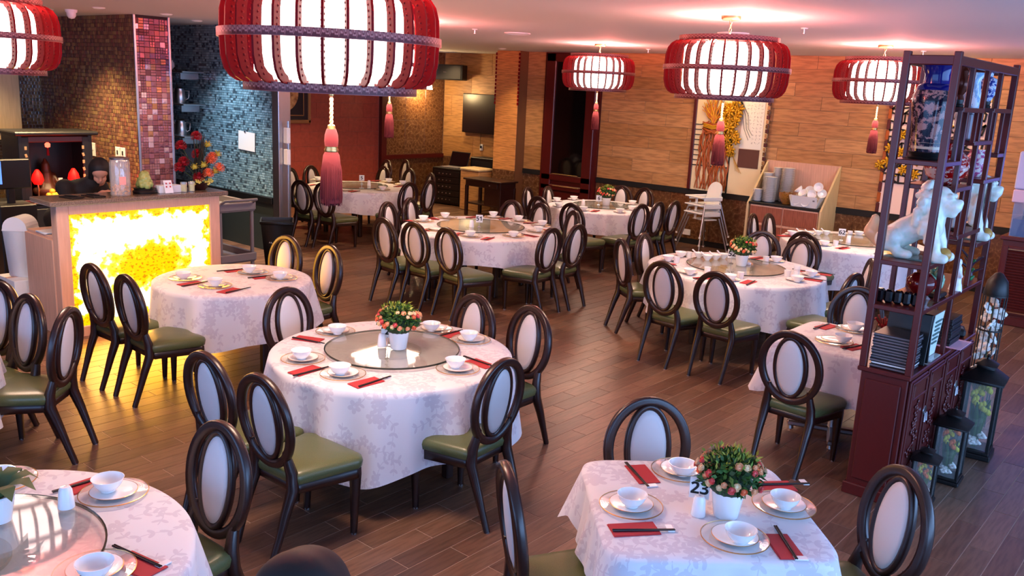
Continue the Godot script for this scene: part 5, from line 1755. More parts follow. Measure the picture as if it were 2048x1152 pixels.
	obj("clip", bx(Vector3(0.04, 0.03, 0.012), 0.003), M.steel, pn, Vector3(-0.03, 0.135, 0.003))
	# grey trolley and black bin
	var ct := thing("service_trolley", "grey plastic service trolley beside the glowing counter", "trolley", Vector3(-9.95, 0.003, -5.95))
	for y in [0.22, 0.86]:
		obj("shelf", bx(Vector3(0.95, 0.03, 0.5), 0.01), M.greyp, ct, Vector3(0, y, 0))
		for s in [-1.0, 1.0]:
			obj("rim", bx(Vector3(0.95, 0.10, 0.03), 0.01), M.greyp, ct, Vector3(0, y + 0.05, s * 0.25))
			obj("rim", bx(Vector3(0.03, 0.10, 0.5), 0.01), M.greyp, ct, Vector3(s * 0.47, y + 0.05, 0))
	for s in [-1.0, 1.0]:
		for q in [-1.0, 1.0]:
			obj("post", tubed([Vector3(s * 0.44, 0.08, q * 0.22), Vector3(s * 0.44, 0.86, q * 0.22)], 0.024, 12), M.greyp, ct)
			obj("caster", lathed([V(0, -0.02), V(0.04, -0.02), V(0.04, 0.02), V(0, 0.02)], 16), M.black, ct, Vector3(s * 0.44, 0.041, q * 0.22)).rotation.x = PI / 2
	obj("handle", tubed([Vector3(0.46, 0.95, -0.22), Vector3(0.56, 1.0, -0.22), Vector3(0.56, 1.0, 0.22), Vector3(0.46, 0.95, 0.22)], 0.018, 10), M.greyp, ct)
	var bb := thing("black_bin", "black rectangular bin with white script lettering beside the grey trolley", "bin", Vector3(-9.62, 0.003, -6.62), 0.95)
	b = MB.new()
	b.lathe([V(0.20, 0), V(0.28, 0.64), V(0.30, 0.65), V(0.30, 0.68), V(0.275, 0.68), V(0.19, 0.03), V(0, 0.03)], 4)
	var body := obj("body", b.done(), M.black, bb)
	body.rotation.y = PI / 4
	var P := []
	for k in 30: P.append(Vector3(-0.1 + 0.2 * k / 29.0, 0.40 + 0.012 * sin(k * 1.9) + 0.008 * sin(k * 0.7), 0.185))
	obj("lettering", tubed(P, 0.0025, 4), M.white, bb)
	var sr := thing("door_rail", "white bracketed door pull on the steel wall end", "door pull", Vector3(-10.46, 0.95, -7.37))
	obj("pole", tubed([Vector3(0.04, -0.55, 0), Vector3(0.04, 0.95, 0)], 0.014, 10), M.steel, sr)
	for y in [0.75, 0.45]: obj("bracket", bx(Vector3(0.1, 0.22, 0.06), 0.01), M.white, sr, Vector3(0.01, y, 0))

# ---------------------------------------------------------------- display shelf and what stands on it
const SX := -1.575

func display_shelf():
	var t := thing("display_shelf", "tall dark red lacquered open display shelf over carved cabinet doors", "shelf", Vector3(SX, 0.003, -6.32))
	var o := -t.position
	for sx in [-1.715, -1.435]:
		for z in [-5.57, -5.93, -6.295, -6.66, -7.08]:
			var corner: bool = z == -5.57 or z == -7.08
			obj("post", bx(Vector3(0.042 if corner else 0.032, 1.95 if corner else (1.49 if z != -6.295 else 1.91), 0.042 if corner else 0.03), 0.004), M.darkred, t, Vector3(sx, (0.875 + 1.95 / 2) if corner else (1.295 + 1.49 / 2 if z != -6.295 else 0.875 + 1.91 / 2), z) + o)
		obj("top_rail", bx(Vector3(0.04, 0.055, 1.52), 0.005), M.darkred, t, Vector3(sx, 2.775, -6.325) + o)
	for z in [-5.57, -7.08]: obj("top_rail", bx(Vector3(0.28, 0.055, 0.036), 0.005), M.darkred, t, Vector3(SX, 2.775, z) + o)
	for q in [[2.18, -5.55, -5.93], [2.50, -5.80, -6.30], [2.295, -6.19, -6.66], [2.505, -6.56, -7.08], [2.20, -6.88, -7.08], [2.01, -5.93, -6.30], [2.03, -6.60, -7.08], [1.69, -6.15, -6.72], [1.56, -5.55, -6.14], [1.58, -6.70, -7.09], [1.275, -5.55, -7.10]]:
		obj("shelf_board", bx(Vector3(0.315, 0.03, q[1] - q[2]), 0.004), M.darkred, t, Vector3(SX, q[0], (q[1] + q[2]) / 2) + o)
	for q in [[2.18, 2.50, -5.80], [2.295, 2.50, -6.19], [2.295, 2.505, -6.56], [2.20, 2.505, -6.90], [1.69, 2.01, -6.15], [1.58, 2.03, -6.88]]:
		for sx in [-1.715, -1.435]: obj("divider", bx(Vector3(0.026, q[1] - q[0], 0.026), 0.003), M.darkred, t, Vector3(sx, (q[0] + q[1]) / 2, q[2]) + o)
	# base cabinet
	obj("cabinet_body", bx(Vector3(0.29, 0.85, 1.52), 0.006), M.darkred, t, Vector3(SX, 0.43, -6.325) + o)
	obj("cabinet_top", bx(Vector3(0.33, 0.03, 1.57), 0.006), M.darkred, t, Vector3(SX, 0.862, -6.325) + o)
	obj("plinth", bx(Vector3(0.32, 0.08, 1.56), 0.006), M.darkred, t, Vector3(SX, 0.04, -6.325) + o)
	obj("end_panel", bx(Vector3(0.22, 0.68, 0.014), 0.005), M.darkred, t, Vector3(SX, 0.46, -5.556) + o)
	var r := RandomNumberGenerator.new()
	r.seed = 41
	for k in 4:
		var z := -5.76 - 0.377 * k
		var d := obj("door", bx(Vector3(0.02, 0.74, 0.35), 0.006), M.darkred, t, Vector3(-1.42, 0.465, z) + o)
		for s in [-1.0, 1.0]:
			obj("frame", bx(Vector3(0.014, 0.72, 0.025), 0.004), M.darkred, d, Vector3(0.014, 0, s * 0.155))
			obj("frame", bx(Vector3(0.014, 0.025, 0.33), 0.004), M.darkred, d, Vector3(0.014, s * 0.345, 0))
		obj("frame", bx(Vector3(0.014, 0.02, 0.30), 0.004), M.darkred, d, Vector3(0.014, 0.24, 0))
		obj("frame", bx(Vector3(0.014, 0.10, 0.22), 0.012), M.darkred, d, Vector3(0.010, 0.29, 0))
		var b := MB.new()
		var p := Vector3(0.012, -0.3, 0)
		for q in 46:
			var n := Vector3(0.012, -0.30 + 0.5 * q / 45.0, 0.075 * sin(q * 0.5) * (0.6 + 0.4 * sin(q * 0.13)))
			b.tube([p, n], 0.007, 5)
			if q % 2 == 0:
				for s in [-1.0, 1.0]: b.ball(n + Vector3(0.004, 0.012 * s, r.randf_range(-0.05, 0.05)), Vector3(0.007, r.randf_range(0.01, 0.02), r.randf_range(0.008, 0.02)), 8, 4)
			p = n
		obj("carving", b.done(), M.darkred, d).set_meta("kind", "stuff")
		if k % 2 == 0:
			var lk := obj("lock_plate", lathed([V(0, 0), V(0.035, 0.0), V(0.033, 0.006), V(0, 0.008)], 12), M.steel, d, Vector3(0.018, 0.10, -0.175))
			lk.rotation.z = -PI / 2
			for s in [-1.0, 1.0]: obj("pull", tubed([Vector3(0.03, 0.09, -0.175 + s * 0.018), Vector3(0.032, 0.03, -0.175 + s * 0.02)], [0.005, 0.009], 8), M.steel, d)

func vase(called: String, label: String, pr: Array, m: Material, at: Vector3, stand := 0.0) -> Node3D:
	var t := thing(called, label, "vase", at)
	var b := MB.new()
	if stand > 0.0:
		b.lathe([V(0, 0), V(stand, 0), V(stand * 1.05, 0.012), V(stand * 0.85, 0.02), V(stand * 0.95, 0.035), V(stand, 0.045), V(0, 0.045)], 28)
		obj("stand", b.done(), M.black, t)
	b = MB.new()
	b.lathe(pr, 40, Vector3(0, 0.045 if stand > 0.0 else 0.0, 0))
	obj("body", b.done(), m, t)
	return t

func lion() -> Node3D:
	var t := Node3D.new()
	var B := [[Vector3(-0.13, 0.10, 0), Vector3(-0.05, 0.16, 0), 0.085, 0.085], [Vector3(-0.05, 0.16, 0), Vector3(0.07, 0.24, 0), 0.085, 0.085], [Vector3(0.08, 0.2, 0), Vector3(0.09, 0.34, 0), 0.085, 0.08], [Vector3(0.10, 0.38, 0), Vector3(0.12, 0.39, 0), 0.075, 0.07], [Vector3(0.17, 0.355, 0), Vector3(0.205, 0.345, 0), 0.052, 0.046], [Vector3(0.16, 0.315, 0), Vector3(0.20, 0.30, 0), 0.036, 0.028], [Vector3(0.235, 0.37, 0), Vector3(0.235, 0.37, 0), 0.02, 0.02]]
	for s in [-1.0, 1.0]:
		B.append([Vector3(-0.14, 0.10, s * 0.06), Vector3(-0.10, 0.12, s * 0.075), 0.075, 0.06])
		B.append([Vector3(-0.10, 0.07, s * 0.075), Vector3(-0.06, 0.03, s * 0.08), 0.04, 0.03])
		B.append([Vector3(-0.06, 0.028, s * 0.08), Vector3(0.0, 0.024, s * 0.08), 0.032, 0.028])
		B.append([Vector3(0.10, 0.22, s * 0.06), Vector3(0.14, 0.11, s * 0.07), 0.05, 0.036])
		B.append([Vector3(0.14, 0.11, s * 0.07), Vector3(0.16, 0.03, s * 0.07), 0.034, 0.032])
		B.append([Vector3(0.16, 0.028, s * 0.07), Vector3(0.205, 0.026, s * 0.07), 0.034, 0.03])
		B.append([Vector3(0.185, 0.405, s * 0.035), Vector3(0.19, 0.405, s * 0.035), 0.018, 0.018])
		B.append([Vector3(0.10, 0.42, s * 0.075), Vector3(0.075, 0.40, s * 0.095), 0.026, 0.018])
		for k in 3: B.append([Vector3(0.02 + 0.05 * k, 0.30 - 0.07 * (k % 2), s * 0.085), Vector3(0.02 + 0.04 * k, 0.22 - 0.05 * k, s * 0.085), 0.026, 0.022])
	for k in 40:
		var a := k * 2.39996
		var e := 1.0 - 1.7 * k / 40.0
		var d := Vector3(e * 0.3 - 0.55, cos(a) * sqrt(maxf(0.0, 1.0 - e * e)) + e * 0.35, sin(a) * sqrt(maxf(0.0, 1.0 - e * e))).normalized()
		B.append([Vector3(0.09, 0.355, 0) + d * Vector3(0.10, 0.125, 0.105), Vector3(0.085, 0.35, 0) + d * Vector3(0.105, 0.13, 0.11), 0.026, 0.018])
	for k in 6: B.append([Vector3(-0.01 - 0.027 * k, 0.27 - 0.028 * k, 0), Vector3(-0.01 - 0.027 * k, 0.275 - 0.028 * k, 0), 0.022, 0.016])
	obj("statue", blob(B, 0.0085, 0.012).done(), M.jade, t)
	obj("tail", blob([[Vector3(-0.21, 0.08, 0), Vector3(-0.255, 0.13, 0), 0.045, 0.05], [Vector3(-0.255, 0.13, 0), Vector3(-0.25, 0.215, 0), 0.05, 0.026]], 0.008, 0.02).done(), mat(Color(0.90, 0.74, 0.56), 0.25), t)
	var b := MB.new()
	b.ball(Vector3(0.19, 0.045, 0.0), Vector3.ONE * 0.042, 18, 10)
	obj("ball", b.done(), mat(Color(0.75, 0.55, 0.25), 0.3), t)
	obj("base", bx(Vector3(0.36, 0.012, 0.2), 0.004), glass(Color(0.6, 0.75, 0.72), 0.4), t, Vector3(-0.02, 0.0, 0))
	return t

func shelf_items():
	var vt := mat(Color(1, 1, 1), 0.15, 0.0, vase_tex(Color(0.06, 0.06, 0.15), Color(0.66, 0.50, 0.47), 4))
	var v := vase("porcelain_vase", "large dark blue vase with pale blossom pattern on the top end shelf", [V(0, 0), V(0.088, 0.0), V(0.09, 0.02), V(0.122, 0.28), V(0.124, 0.33), V(0.112, 0.365), V(0.112, 0.366)], vt, Vector3(-1.575, 2.1955, -5.73), 0.105)
	var b := MB.new()
	b.lathe([V(0.112, 0.41), V(0.10, 0.435), V(0.075, 0.45), V(0.072, 0.50), V(0.088, 0.55), V(0.092, 0.556), V(0.086, 0.556), V(0.066, 0.50), V(0.0, 0.47)], 40)
	obj("neck", b.done(), mat(Color(0.07, 0.09, 0.42), 0.12), v)
	b = MB.new()
	b.lathe([V(0.0905, 0.064), V(0.0935, 0.10), V(0.0955, 0.103)], 40)
	obj("foot_band", b.done(), mat(Color(0.80, 0.72, 0.62), 0.2), v)
	S.lion = lion()
	dup(S.lion, "jade_lion", "white jade guardian lion statue with orange tail on the near middle shelf", "statue", Vector3(-1.585, 1.581, -5.78), 0.0)
	dup(S.lion, "jade_lion", "white jade guardian lion statue at the shelf end beside the aquarium", "statue", Vector3(-1.61, 1.601, -6.93), 0.0)
	vase("lidded_jar", "round dark maroon lidded jar beside the black cups", [V(0, 0), V(0.045, 0), V(0.09, 0.06), V(0.088, 0.10), V(0.05, 0.14), V(0.035, 0.145), V(0.04, 0.16), V(0.03, 0.18), V(0.01, 0.19), V(0, 0.195)], mat(Color(0.36, 0.03, 0.04), 0.08), Vector3(-1.52, 1.2905, -5.86), 0.05)
	for k in 5:
		var c := obj("black_cup", bx(Vector3(0.048, 0.085, 0.06), 0.012), mat(Color(0.03, 0.035, 0.06), 0.15), self, Vector3(-1.70 + 0.052 * k, 1.333, -5.66 - 0.01 * k))
		tag(c, "small glossy black block cup, %s of five in the row before the maroon jar" % ["first", "second", "third", "fourth", "fifth"][k], "cup", "row of black cups on the shelf")
	var gr := thing("small_silver_bell", "small shiny silver ornament on the shelf corner beside the maroon jar", "ornament", Vector3(-1.445, 1.2905, -5.72))
	obj("body", lathed([V(0, 0), V(0.03, 0), V(0.012, 0.012), V(0.016, 0.03), V(0.026, 0.055), V(0.012, 0.07), V(0, 0.075)], 20), M.steel, gr)
	var rj := vase("round_jar", "big round red jar with white floral pattern in the middle of the shelf", [V(0, 0), V(0.05, 0), V(0.115, 0.055), V(0.135, 0.12), V(0.12, 0.18), V(0.07, 0.225), V(0.045, 0.235), V(0.05, 0.26), V(0.045, 0.262), V(0.035, 0.24), V(0, 0.235)], mat(Color(1, 1, 1), 0.08, 0.0, vase_tex(Color(0.60, 0.03, 0.04), Color(0.85, 0.72, 0.66), 19)), Vector3(-1.545, 2.0255, -6.11))
	vase("bronze_urn", "brown lidded bronze urn on the upper shelf next to the blue vase", [V(0, 0), V(0.04, 0), V(0.03, 0.03), V(0.062, 0.08), V(0.066, 0.12), V(0.04, 0.155), V(0.042, 0.17), V(0.03, 0.20), V(0.012, 0.22), V(0.014, 0.24), V(0, 0.25)], mat(Color(0.36, 0.14, 0.08), 0.25, 0.4), Vector3(-1.52, 2.5155, -6.02), 0.04)
	vase("flared_vase", "tall pale blue white flared vase on the upper middle shelf", [V(0, 0), V(0.055, 0), V(0.075, 0.10), V(0.082, 0.20), V(0.05, 0.33), V(0.045, 0.38), V(0.07, 0.43), V(0.065, 0.432), V(0.035, 0.37), V(0, 0.34)], mat(Color(1, 1, 1), 0.1, 0.0, vase_tex(Color(0.88, 0.94, 0.98), Color(0.55, 0.72, 0.85), 23)), Vector3(-1.545, 2.3105, -6.44))
	vase("blue_bottle", "small blue and white bottle with a stopper on the far upper shelf", [V(0, 0), V(0.03, 0), V(0.058, 0.06), V(0.066, 0.11), V(0.05, 0.15), V(0.022, 0.165), V(0.025, 0.19), V(0.014, 0.20), V(0.018, 0.22), V(0, 0.23)], mat(Color(1, 1, 1), 0.1, 0.0, vase_tex(Color(0.82, 0.88, 0.95), Color(0.10, 0.18, 0.55), 29)), Vector3(-1.535, 2.5205, -6.80), 0.035)
	vase("red_bottle", "small glossy red bottle standing behind the blue and white bottle", [V(0, 0), V(0.03, 0), V(0.05, 0.06), V(0.045, 0.11), V(0.018, 0.15), V(0.022, 0.18), V(0, 0.182)], mat(Color(0.7, 0.05, 0.04), 0.1), Vector3(-1.62, 2.5205, -6.66))
	vase("painted_jar", "pale jar with pink flowers on the far mid shelf over the white lion", [V(0, 0), V(0.04, 0), V(0.075, 0.06), V(0.08, 0.12), V(0.045, 0.17), V(0.05, 0.19), V(0, 0.192)], mat(Color(1, 1, 1), 0.12, 0.0, vase_tex(Color(0.9, 0.87, 0.84), Color(0.7, 0.3, 0.5), 33)), Vector3(-1.54, 2.0455, -6.83))
	var pq := thing("stone_plaque", "grey stone plaque with white carved flowers under the bronze urn", "plaque", Vector3(-1.56, 2.3105, -6.30))
	obj("slab", bx(Vector3(0.05, 0.17, 0.15), 0.01), mat(Color(0.66, 0.64, 0.68), 0.4), pq, Vector3(0.06, 0.086, -0.05))
	for k in 5:
		b = MB.new()
		b.ball(Vector3.ZERO, Vector3(0.008, 0.018, 0.012), 8, 5)
		obj("petal", b.done(), M.petalw, pq, Vector3(0.086, 0.07 + 0.02 * cos(k * 1.25), -0.05 + 0.022 * sin(k * 1.25)))
	var jd := thing("jade_cabbage", "green and white jade vegetable carving on a dark stand below the lion", "ornament", Vector3(-1.50, 1.2905, -6.12))
	obj("stand", bx(Vector3(0.12, 0.03, 0.16), 0.008), M.black, jd, Vector3(0, 0.016, 0))
	var bo := []
	for k in 16: bo.append([Vector3(0.02 * sin(k * 2.1), 0.06 + 0.008 * k, 0.05 * cos(k * 2.4)), Vector3(0.03 * sin(k * 2.1), 0.08 + 0.008 * k, 0.055 * cos(k * 2.4)), 0.022, 0.016])
	obj("carving", blob(bo, 0.006, 0.008).done(), mat(Color(0.50, 0.66, 0.54), 0.2), jd)
	var gd := thing("green_ornament", "small bright green leaf ornament on the far lower shelf", "ornament", Vector3(-1.46, 1.2905, -6.78))
	bo = []
	for k in 9: bo.append([Vector3(0.02 * sin(k * 2.0), 0.02 + 0.022 * k, 0.03 * cos(k * 1.7)), Vector3(0.04 * sin(k * 2.0), 0.04 + 0.02 * k, 0.05 * cos(k * 1.7)), 0.016, 0.008])
	obj("leaves", blob(bo, 0.006, 0.006).done(), mat(Color(0.10, 0.45, 0.25), 0.3), gd)
	var dr := thing("branch_ornament", "dark twisted branch ornament at the far end of the shelf", "ornament", Vector3(-1.5, 1.2905, -7.0))
	bo = [[Vector3(0, 0.012, 0), Vector3(0, 0.06, 0), 0.03, 0.018]]
	for k in 8: bo.append([Vector3(0, 0.05 + 0.012 * k, 0), Vector3(0.08 * cos(k * 1.3), 0.09 + 0.018 * k, 0.07 * sin(k * 1.3)), 0.014, 0.006])
	obj("branch", blob(bo, 0.006, 0.008).done(), mat(Color(0.20, 0.13, 0.20), 0.4), dr)
	var wf := thing("white_figurine", "slim white porcelain figurine on the middle lower shelf", "statue", Vector3(-1.46, 1.2905, -6.48))
	obj("body", blob([[Vector3(0, 0.02, 0), Vector3(0, 0.15, 0), 0.035, 0.025], [Vector3(0, 0.19, 0), Vector3(0, 0.2, 0), 0.02, 0.018], [Vector3(0, 0.14, 0), Vector3(0.03, 0.1, 0.02), 0.016, 0.012], [Vector3(0, 0.0, 0), Vector3(0, 0.02, 0), 0.045, 0.04]], 0.006, 0.012).done(), M.china, wf)
	var cr := thing("crystal_block", "pale blue crystal plaque standing on the mid shelf", "ornament", Vector3(-1.5, 1.7055, -6.40))
	obj("block", bx(Vector3(0.04, 0.20, 0.10), 0.012), glass(Color(0.75, 0.86, 0.9), 0.5), cr, Vector3(0, 0.115, 0))
	obj("base", bx(Vector3(0.07, 0.02, 0.13), 0.004), M.black, cr, Vector3(0, 0.010, 0))
	var bl := thing("blue_ornament", "purple and pale rock ornament beside the crystal plaque", "ornament", Vector3(-1.52, 1.7055, -6.58))
	bo = []
	for k in 12: bo.append([Vector3(0.02 * sin(k), 0.02, 0.03 * cos(k)), Vector3(0.035 * sin(k * 1.9), 0.05 + 0.012 * k, 0.035 * cos(k * 1.9)), 0.018, 0.008])
	obj("rock", blob(bo, 0.006, 0.006).done(), mat(Color(0.45, 0.40, 0.55), 0.25), bl)
	# menus and papers on the cabinet top
	for k in 12:
		var mn := thing("menu_folder", "black menu folder, %s from the top of the stack on the cabinet" % ["first", "second", "third", "fourth", "fifth", "sixth", "seventh", "eighth", "ninth", "tenth", "eleventh", "twelfth"][11 - k], "menu", Vector3(-1.565 + 0.004 * sin(k * 2.0), 0.8805 + k * 0.0185, -5.70 + 0.004 * cos(k * 3.0)), 0.02 * sin(k * 1.7), "stacked black menu folders")
		for s in [0.0022, 0.0158]: obj("cover", bx(Vector3(0.235, 0.0042, 0.235), 0.001), mat(Color(0.16, 0.16, 0.18), 0.35), mn, Vector3(0, s, 0))
		obj("pages", bx(Vector3(0.228, 0.009, 0.228)), M.greyp if k != 1 else M.white, mn, Vector3(0, 0.009, 0))
	var bf := thing("standing_folder", "large black folder standing open behind the menu stack", "folder", Vector3(-1.56, 0.878, -5.90))
	obj("leaf", bx(Vector3(0.27, 0.33, 0.012), 0.003), M.black, bf, Vector3(0, 0.168, 0.03)).rotation.x = -0.12
	obj("leaf", bx(Vector3(0.27, 0.33, 0.012), 0.003), M.black, bf, Vector3(0, 0.168, -0.02)).rotation.x = 0.08
	var sg := thing("acrylic_sign", "pale printed sheet in a clear upright stand beside the black folder", "sign", Vector3(-1.45, 0.878, -6.10))
	obj("sheet", bx(Vector3(0.004, 0.30, 0.21)), mat(Color(0.85, 0.92, 0.90), 0.4), sg, Vector3(0, 0.165, 0)).rotation.z = -0.08
	obj("stand", bx(Vector3(0.06, 0.012, 0.22), 0.003), glass(Color(0.9, 0.95, 0.95), 0.3), sg, Vector3(0, 0.006, 0))
	for k in 6: obj("print", bx(Vector3(0.002, 0.012, 0.15 - 0.02 * (k % 3))), mat(Color(0.30, 0.42, 0.40), 0.5), sg, Vector3(0.0115 - 0.0024 * k + 0.004, 0.26 - 0.03 * k, 0)).rotation.z = -0.08
	for k in 9:
		var fo := obj("document_folder", bx(Vector3(0.22, 0.021, 0.25), 0.003), mat(Color(0.07, 0.07, 0.10), 0.5), self, Vector3(-1.55 + 0.005 * sin(k * 2.3), 0.8925 + 0.0212 * k, -6.62))
		tag(fo, "dark blue document folder, %s from the bottom of the pile over pink paper" % ["first", "second", "third", "fourth", "fifth", "sixth", "seventh", "eighth", "ninth"][k], "folder", "pile of dark document folders")
	var pk := obj("pink_paper", bx(Vector3(0.24, 0.003, 0.30)), mat(Color(0.93, 0.72, 0.80), 0.7), self, Vector3(-1.48, 0.8795, -6.62))
	tag(pk, "pink paper sticking out under the dark document folders", "paper")
	var dv := thing("card_machine", "black card terminal lying at the cabinet's far end", "terminal", Vector3(-1.5, 0.878, -6.93), 0.3)
	obj("body", bx(Vector3(0.10, 0.06, 0.19), 0.015), M.black, dv, Vector3(0, 0.031, 0))
	obj("screen", bx(Vector3(0.07, 0.004, 0.06)), mat(Color(0.12, 0.14, 0.3), 0.1), dv, Vector3(0, 0.062, -0.05))
	for k in 9: obj("key", bx(Vector3(0.016, 0.006, 0.014), 0.002), M.greyp, dv, Vector3(-0.024 + 0.024 * (k % 3), 0.062, 0.01 + 0.022 * (k / 3)))

func floor_lantern(label: String, at: Vector3, w: float, h: float, turn: float):
	var t := thing("candle_lantern", label, "lantern", at, turn, "black floor lanterns with flowers")
	var bh := h * 0.68
	obj("base", bx(Vector3(w * 1.08, h * 0.05, w * 1.08), 0.006), M.black, t, Vector3(0, h * 0.025, 0))
	obj("plinth", bx(Vector3(w * 0.98, h * 0.03, w * 0.98), 0.004), M.black, t, Vector3(0, h * 0.065, 0))
	for sx in [-1.0, 1.0]:
		for sz in [-1.0, 1.0]: obj("post", bx(Vector3(w * 0.09, bh, w * 0.09), 0.003), M.black, t, Vector3(sx * w * 0.43, h * 0.08 + bh / 2, sz * w * 0.43))
		obj("pane", bx(Vector3(0.003, bh * 0.96, w * 0.8)), glass(Color(0.9, 0.95, 0.95), 0.08), t, Vector3(sx * w * 0.43, h * 0.08 + bh / 2, 0))
		obj("pane", bx(Vector3(w * 0.8, bh * 0.96, 0.003)), glass(Color(0.9, 0.95, 0.95), 0.08), t, Vector3(0, h * 0.08 + bh / 2, sx * w * 0.43))
		obj("rail", bx(Vector3(w * 0.8, h * 0.025, w * 0.07)), M.black, t, Vector3(0, h * 0.075 + bh, sx * w * 0.43))
		obj("rail", bx(Vector3(w * 0.07, h * 0.025, w * 0.8)), M.black, t, Vector3(sx * w * 0.43, h * 0.075 + bh, 0))
	var y := h * 0.08 + bh
	var b := MB.new()
	var q := sqrt(2.0)
	b.lathe([V(0, y), V(w * 0.58 * q, y), V(w * 0.58 * q, y + h * 0.02), V(w * 0.24 * q, y + h * 0.12), V(w * 0.24 * q, y + h * 0.15), V(w * 0.30 * q, y + h * 0.155), V(w * 0.10 * q, y + h * 0.205), V(0, y + h * 0.21)], 4)
	obj("roof", b.done(), M.black, t).rotation.y = PI / 4
	obj("finial", lathed([V(0, y + h * 0.20), V(w * 0.06, y + h * 0.205), V(w * 0.03, y + h * 0.225), V(w * 0.06, y + h * 0.24), V(0, y + h * 0.262)], 12), M.black, t)
	# flowers inside
	var yb := h * 0.082
	for k in 9:
		b = MB.new()
		for s in 7: b.ball(Vector3(cos(s * 0.9) * w * 0.07, (s % 2) * w * 0.05, sin(s * 0.9) * w * 0.07), Vector3(w * 0.08, w * 0.05, w * 0.07), 7, 4)
		obj("white_flower", b.done(), M.petalw, t, Vector3(cos(k * 2.4) * w * 0.22 * sqrt(k / 9.0), yb + w * 0.12 + (k % 3) * w * 0.11, sin(k * 2.4) * w * 0.22 * sqrt(k / 9.0)))
	for k in 8:
		var d := Vector3(cos(k * 0.9), 0, sin(k * 0.9)) * w
		obj("leaf_blade", tubed([Vector3(0, yb, 0) + d * 0.05, Vector3(0, yb + bh * 0.45, 0) + d * 0.15, Vector3(0, yb + bh * (0.6 + 0.04 * (k % 4)), 0) + d * 0.26], [w * 0.04, w * 0.10, w * 0.02], 4), mat(Color(0.20, 0.34, 0.10), 0.6), t)
	for k in 6:
		b = MB.new()
		for s in 5: b.ball(Vector3(cos(s * 1.26) * w * 0.06, 0.01 * s, sin(s * 1.26) * w * 0.06), Vector3(w * 0.07, w * 0.10, w * 0.05), 7, 4)
		obj("bright_flower", b.done(), mat([Color(0.78, 0.74, 0.16), Color(0.90, 0.42, 0.10)][k % 2 if h < 0.7 else 0], 0.6), t, Vector3(cos(k * 1.1) * w * 0.2, yb + bh * (0.52 + 0.06 * k), sin(k * 1.1) * w * 0.2))

func floor_lanterns():
	floor_lantern("smallest black floor lantern with orange flowers before the carved cabinet", Vector3(-1.31, 0.003, -5.80), 0.15, 0.38, 0.1)
	floor_lantern("middle-sized black floor lantern with orange and white flowers beside the cabinet", Vector3(-1.285, 0.003, -6.28), 0.19, 0.53, 0.06)
	floor_lantern("tallest black floor lantern with yellow and white flowers beside the cabinet", Vector3(-1.27, 0.003, -6.95), 0.245, 0.76, 0.08)
	var t := thing("flower_cage", "tall wire plant cage of white orchids behind the tallest lantern", "plant stand", Vector3(-1.42, 0.003, -7.62))
	for k in 14:
		var a := TAU * k / 14
		obj("wire", tubed([Vector3(cos(a) * 0.085, 0, sin(a) * 0.085), Vector3(cos(a) * 0.085, 1.08, sin(a) * 0.085), Vector3(cos(a) * 0.06, 1.18, sin(a) * 0.06), Vector3(0, 1.26, 0)], 0.004, 5), M.black, t)
	for y in [0.01, 0.4, 0.8, 1.08]: obj("hoop", lathed([V(0.082, y), V(0.09, y), V(0.09, y + 0.012), V(0.082, y + 0.012), V(0.082, y)], 28), M.black, t)
	obj("dome", lathed([V(0.085, 1.08), V(0.09, 1.10), V(0.075, 1.20), V(0.03, 1.26), V(0, 1.275)], 24), M.black, t)
	for k in 16:
		var b := MB.new()
		for s in 5: b.ball(Vector3(cos(s * 1.256) * 0.03, 0, sin(s * 1.256) * 0.03), Vector3(0.03, 0.012, 0.024), 8, 4)
		obj("orchid", b.done(), M.petalw, t, Vector3(cos(k * 2.4) * 0.05, 0.42 + 0.04 * k, sin(k * 2.4) * 0.05)).rotation = Vector3(1.1, k, 0)
	for k in 12: obj("leaf_blade", tubed([Vector3(0, 0.2, 0), Vector3(cos(k * 2.0) * 0.07, 0.4, sin(k * 2.0) * 0.07), Vector3(cos(k * 2.0) * 0.17, 0.42 + 0.02 * (k % 3), sin(k * 2.0) * 0.17)], [0.006, 0.022, 0.003], 4), mat(Color(0.32, 0.38, 0.10), 0.6), t)
	obj("trunk", tubed([Vector3(0, 0.0, 0), Vector3(0.01, 0.5, 0), Vector3(0, 1.0, 0.01)], 0.008, 6), M.stem, t)

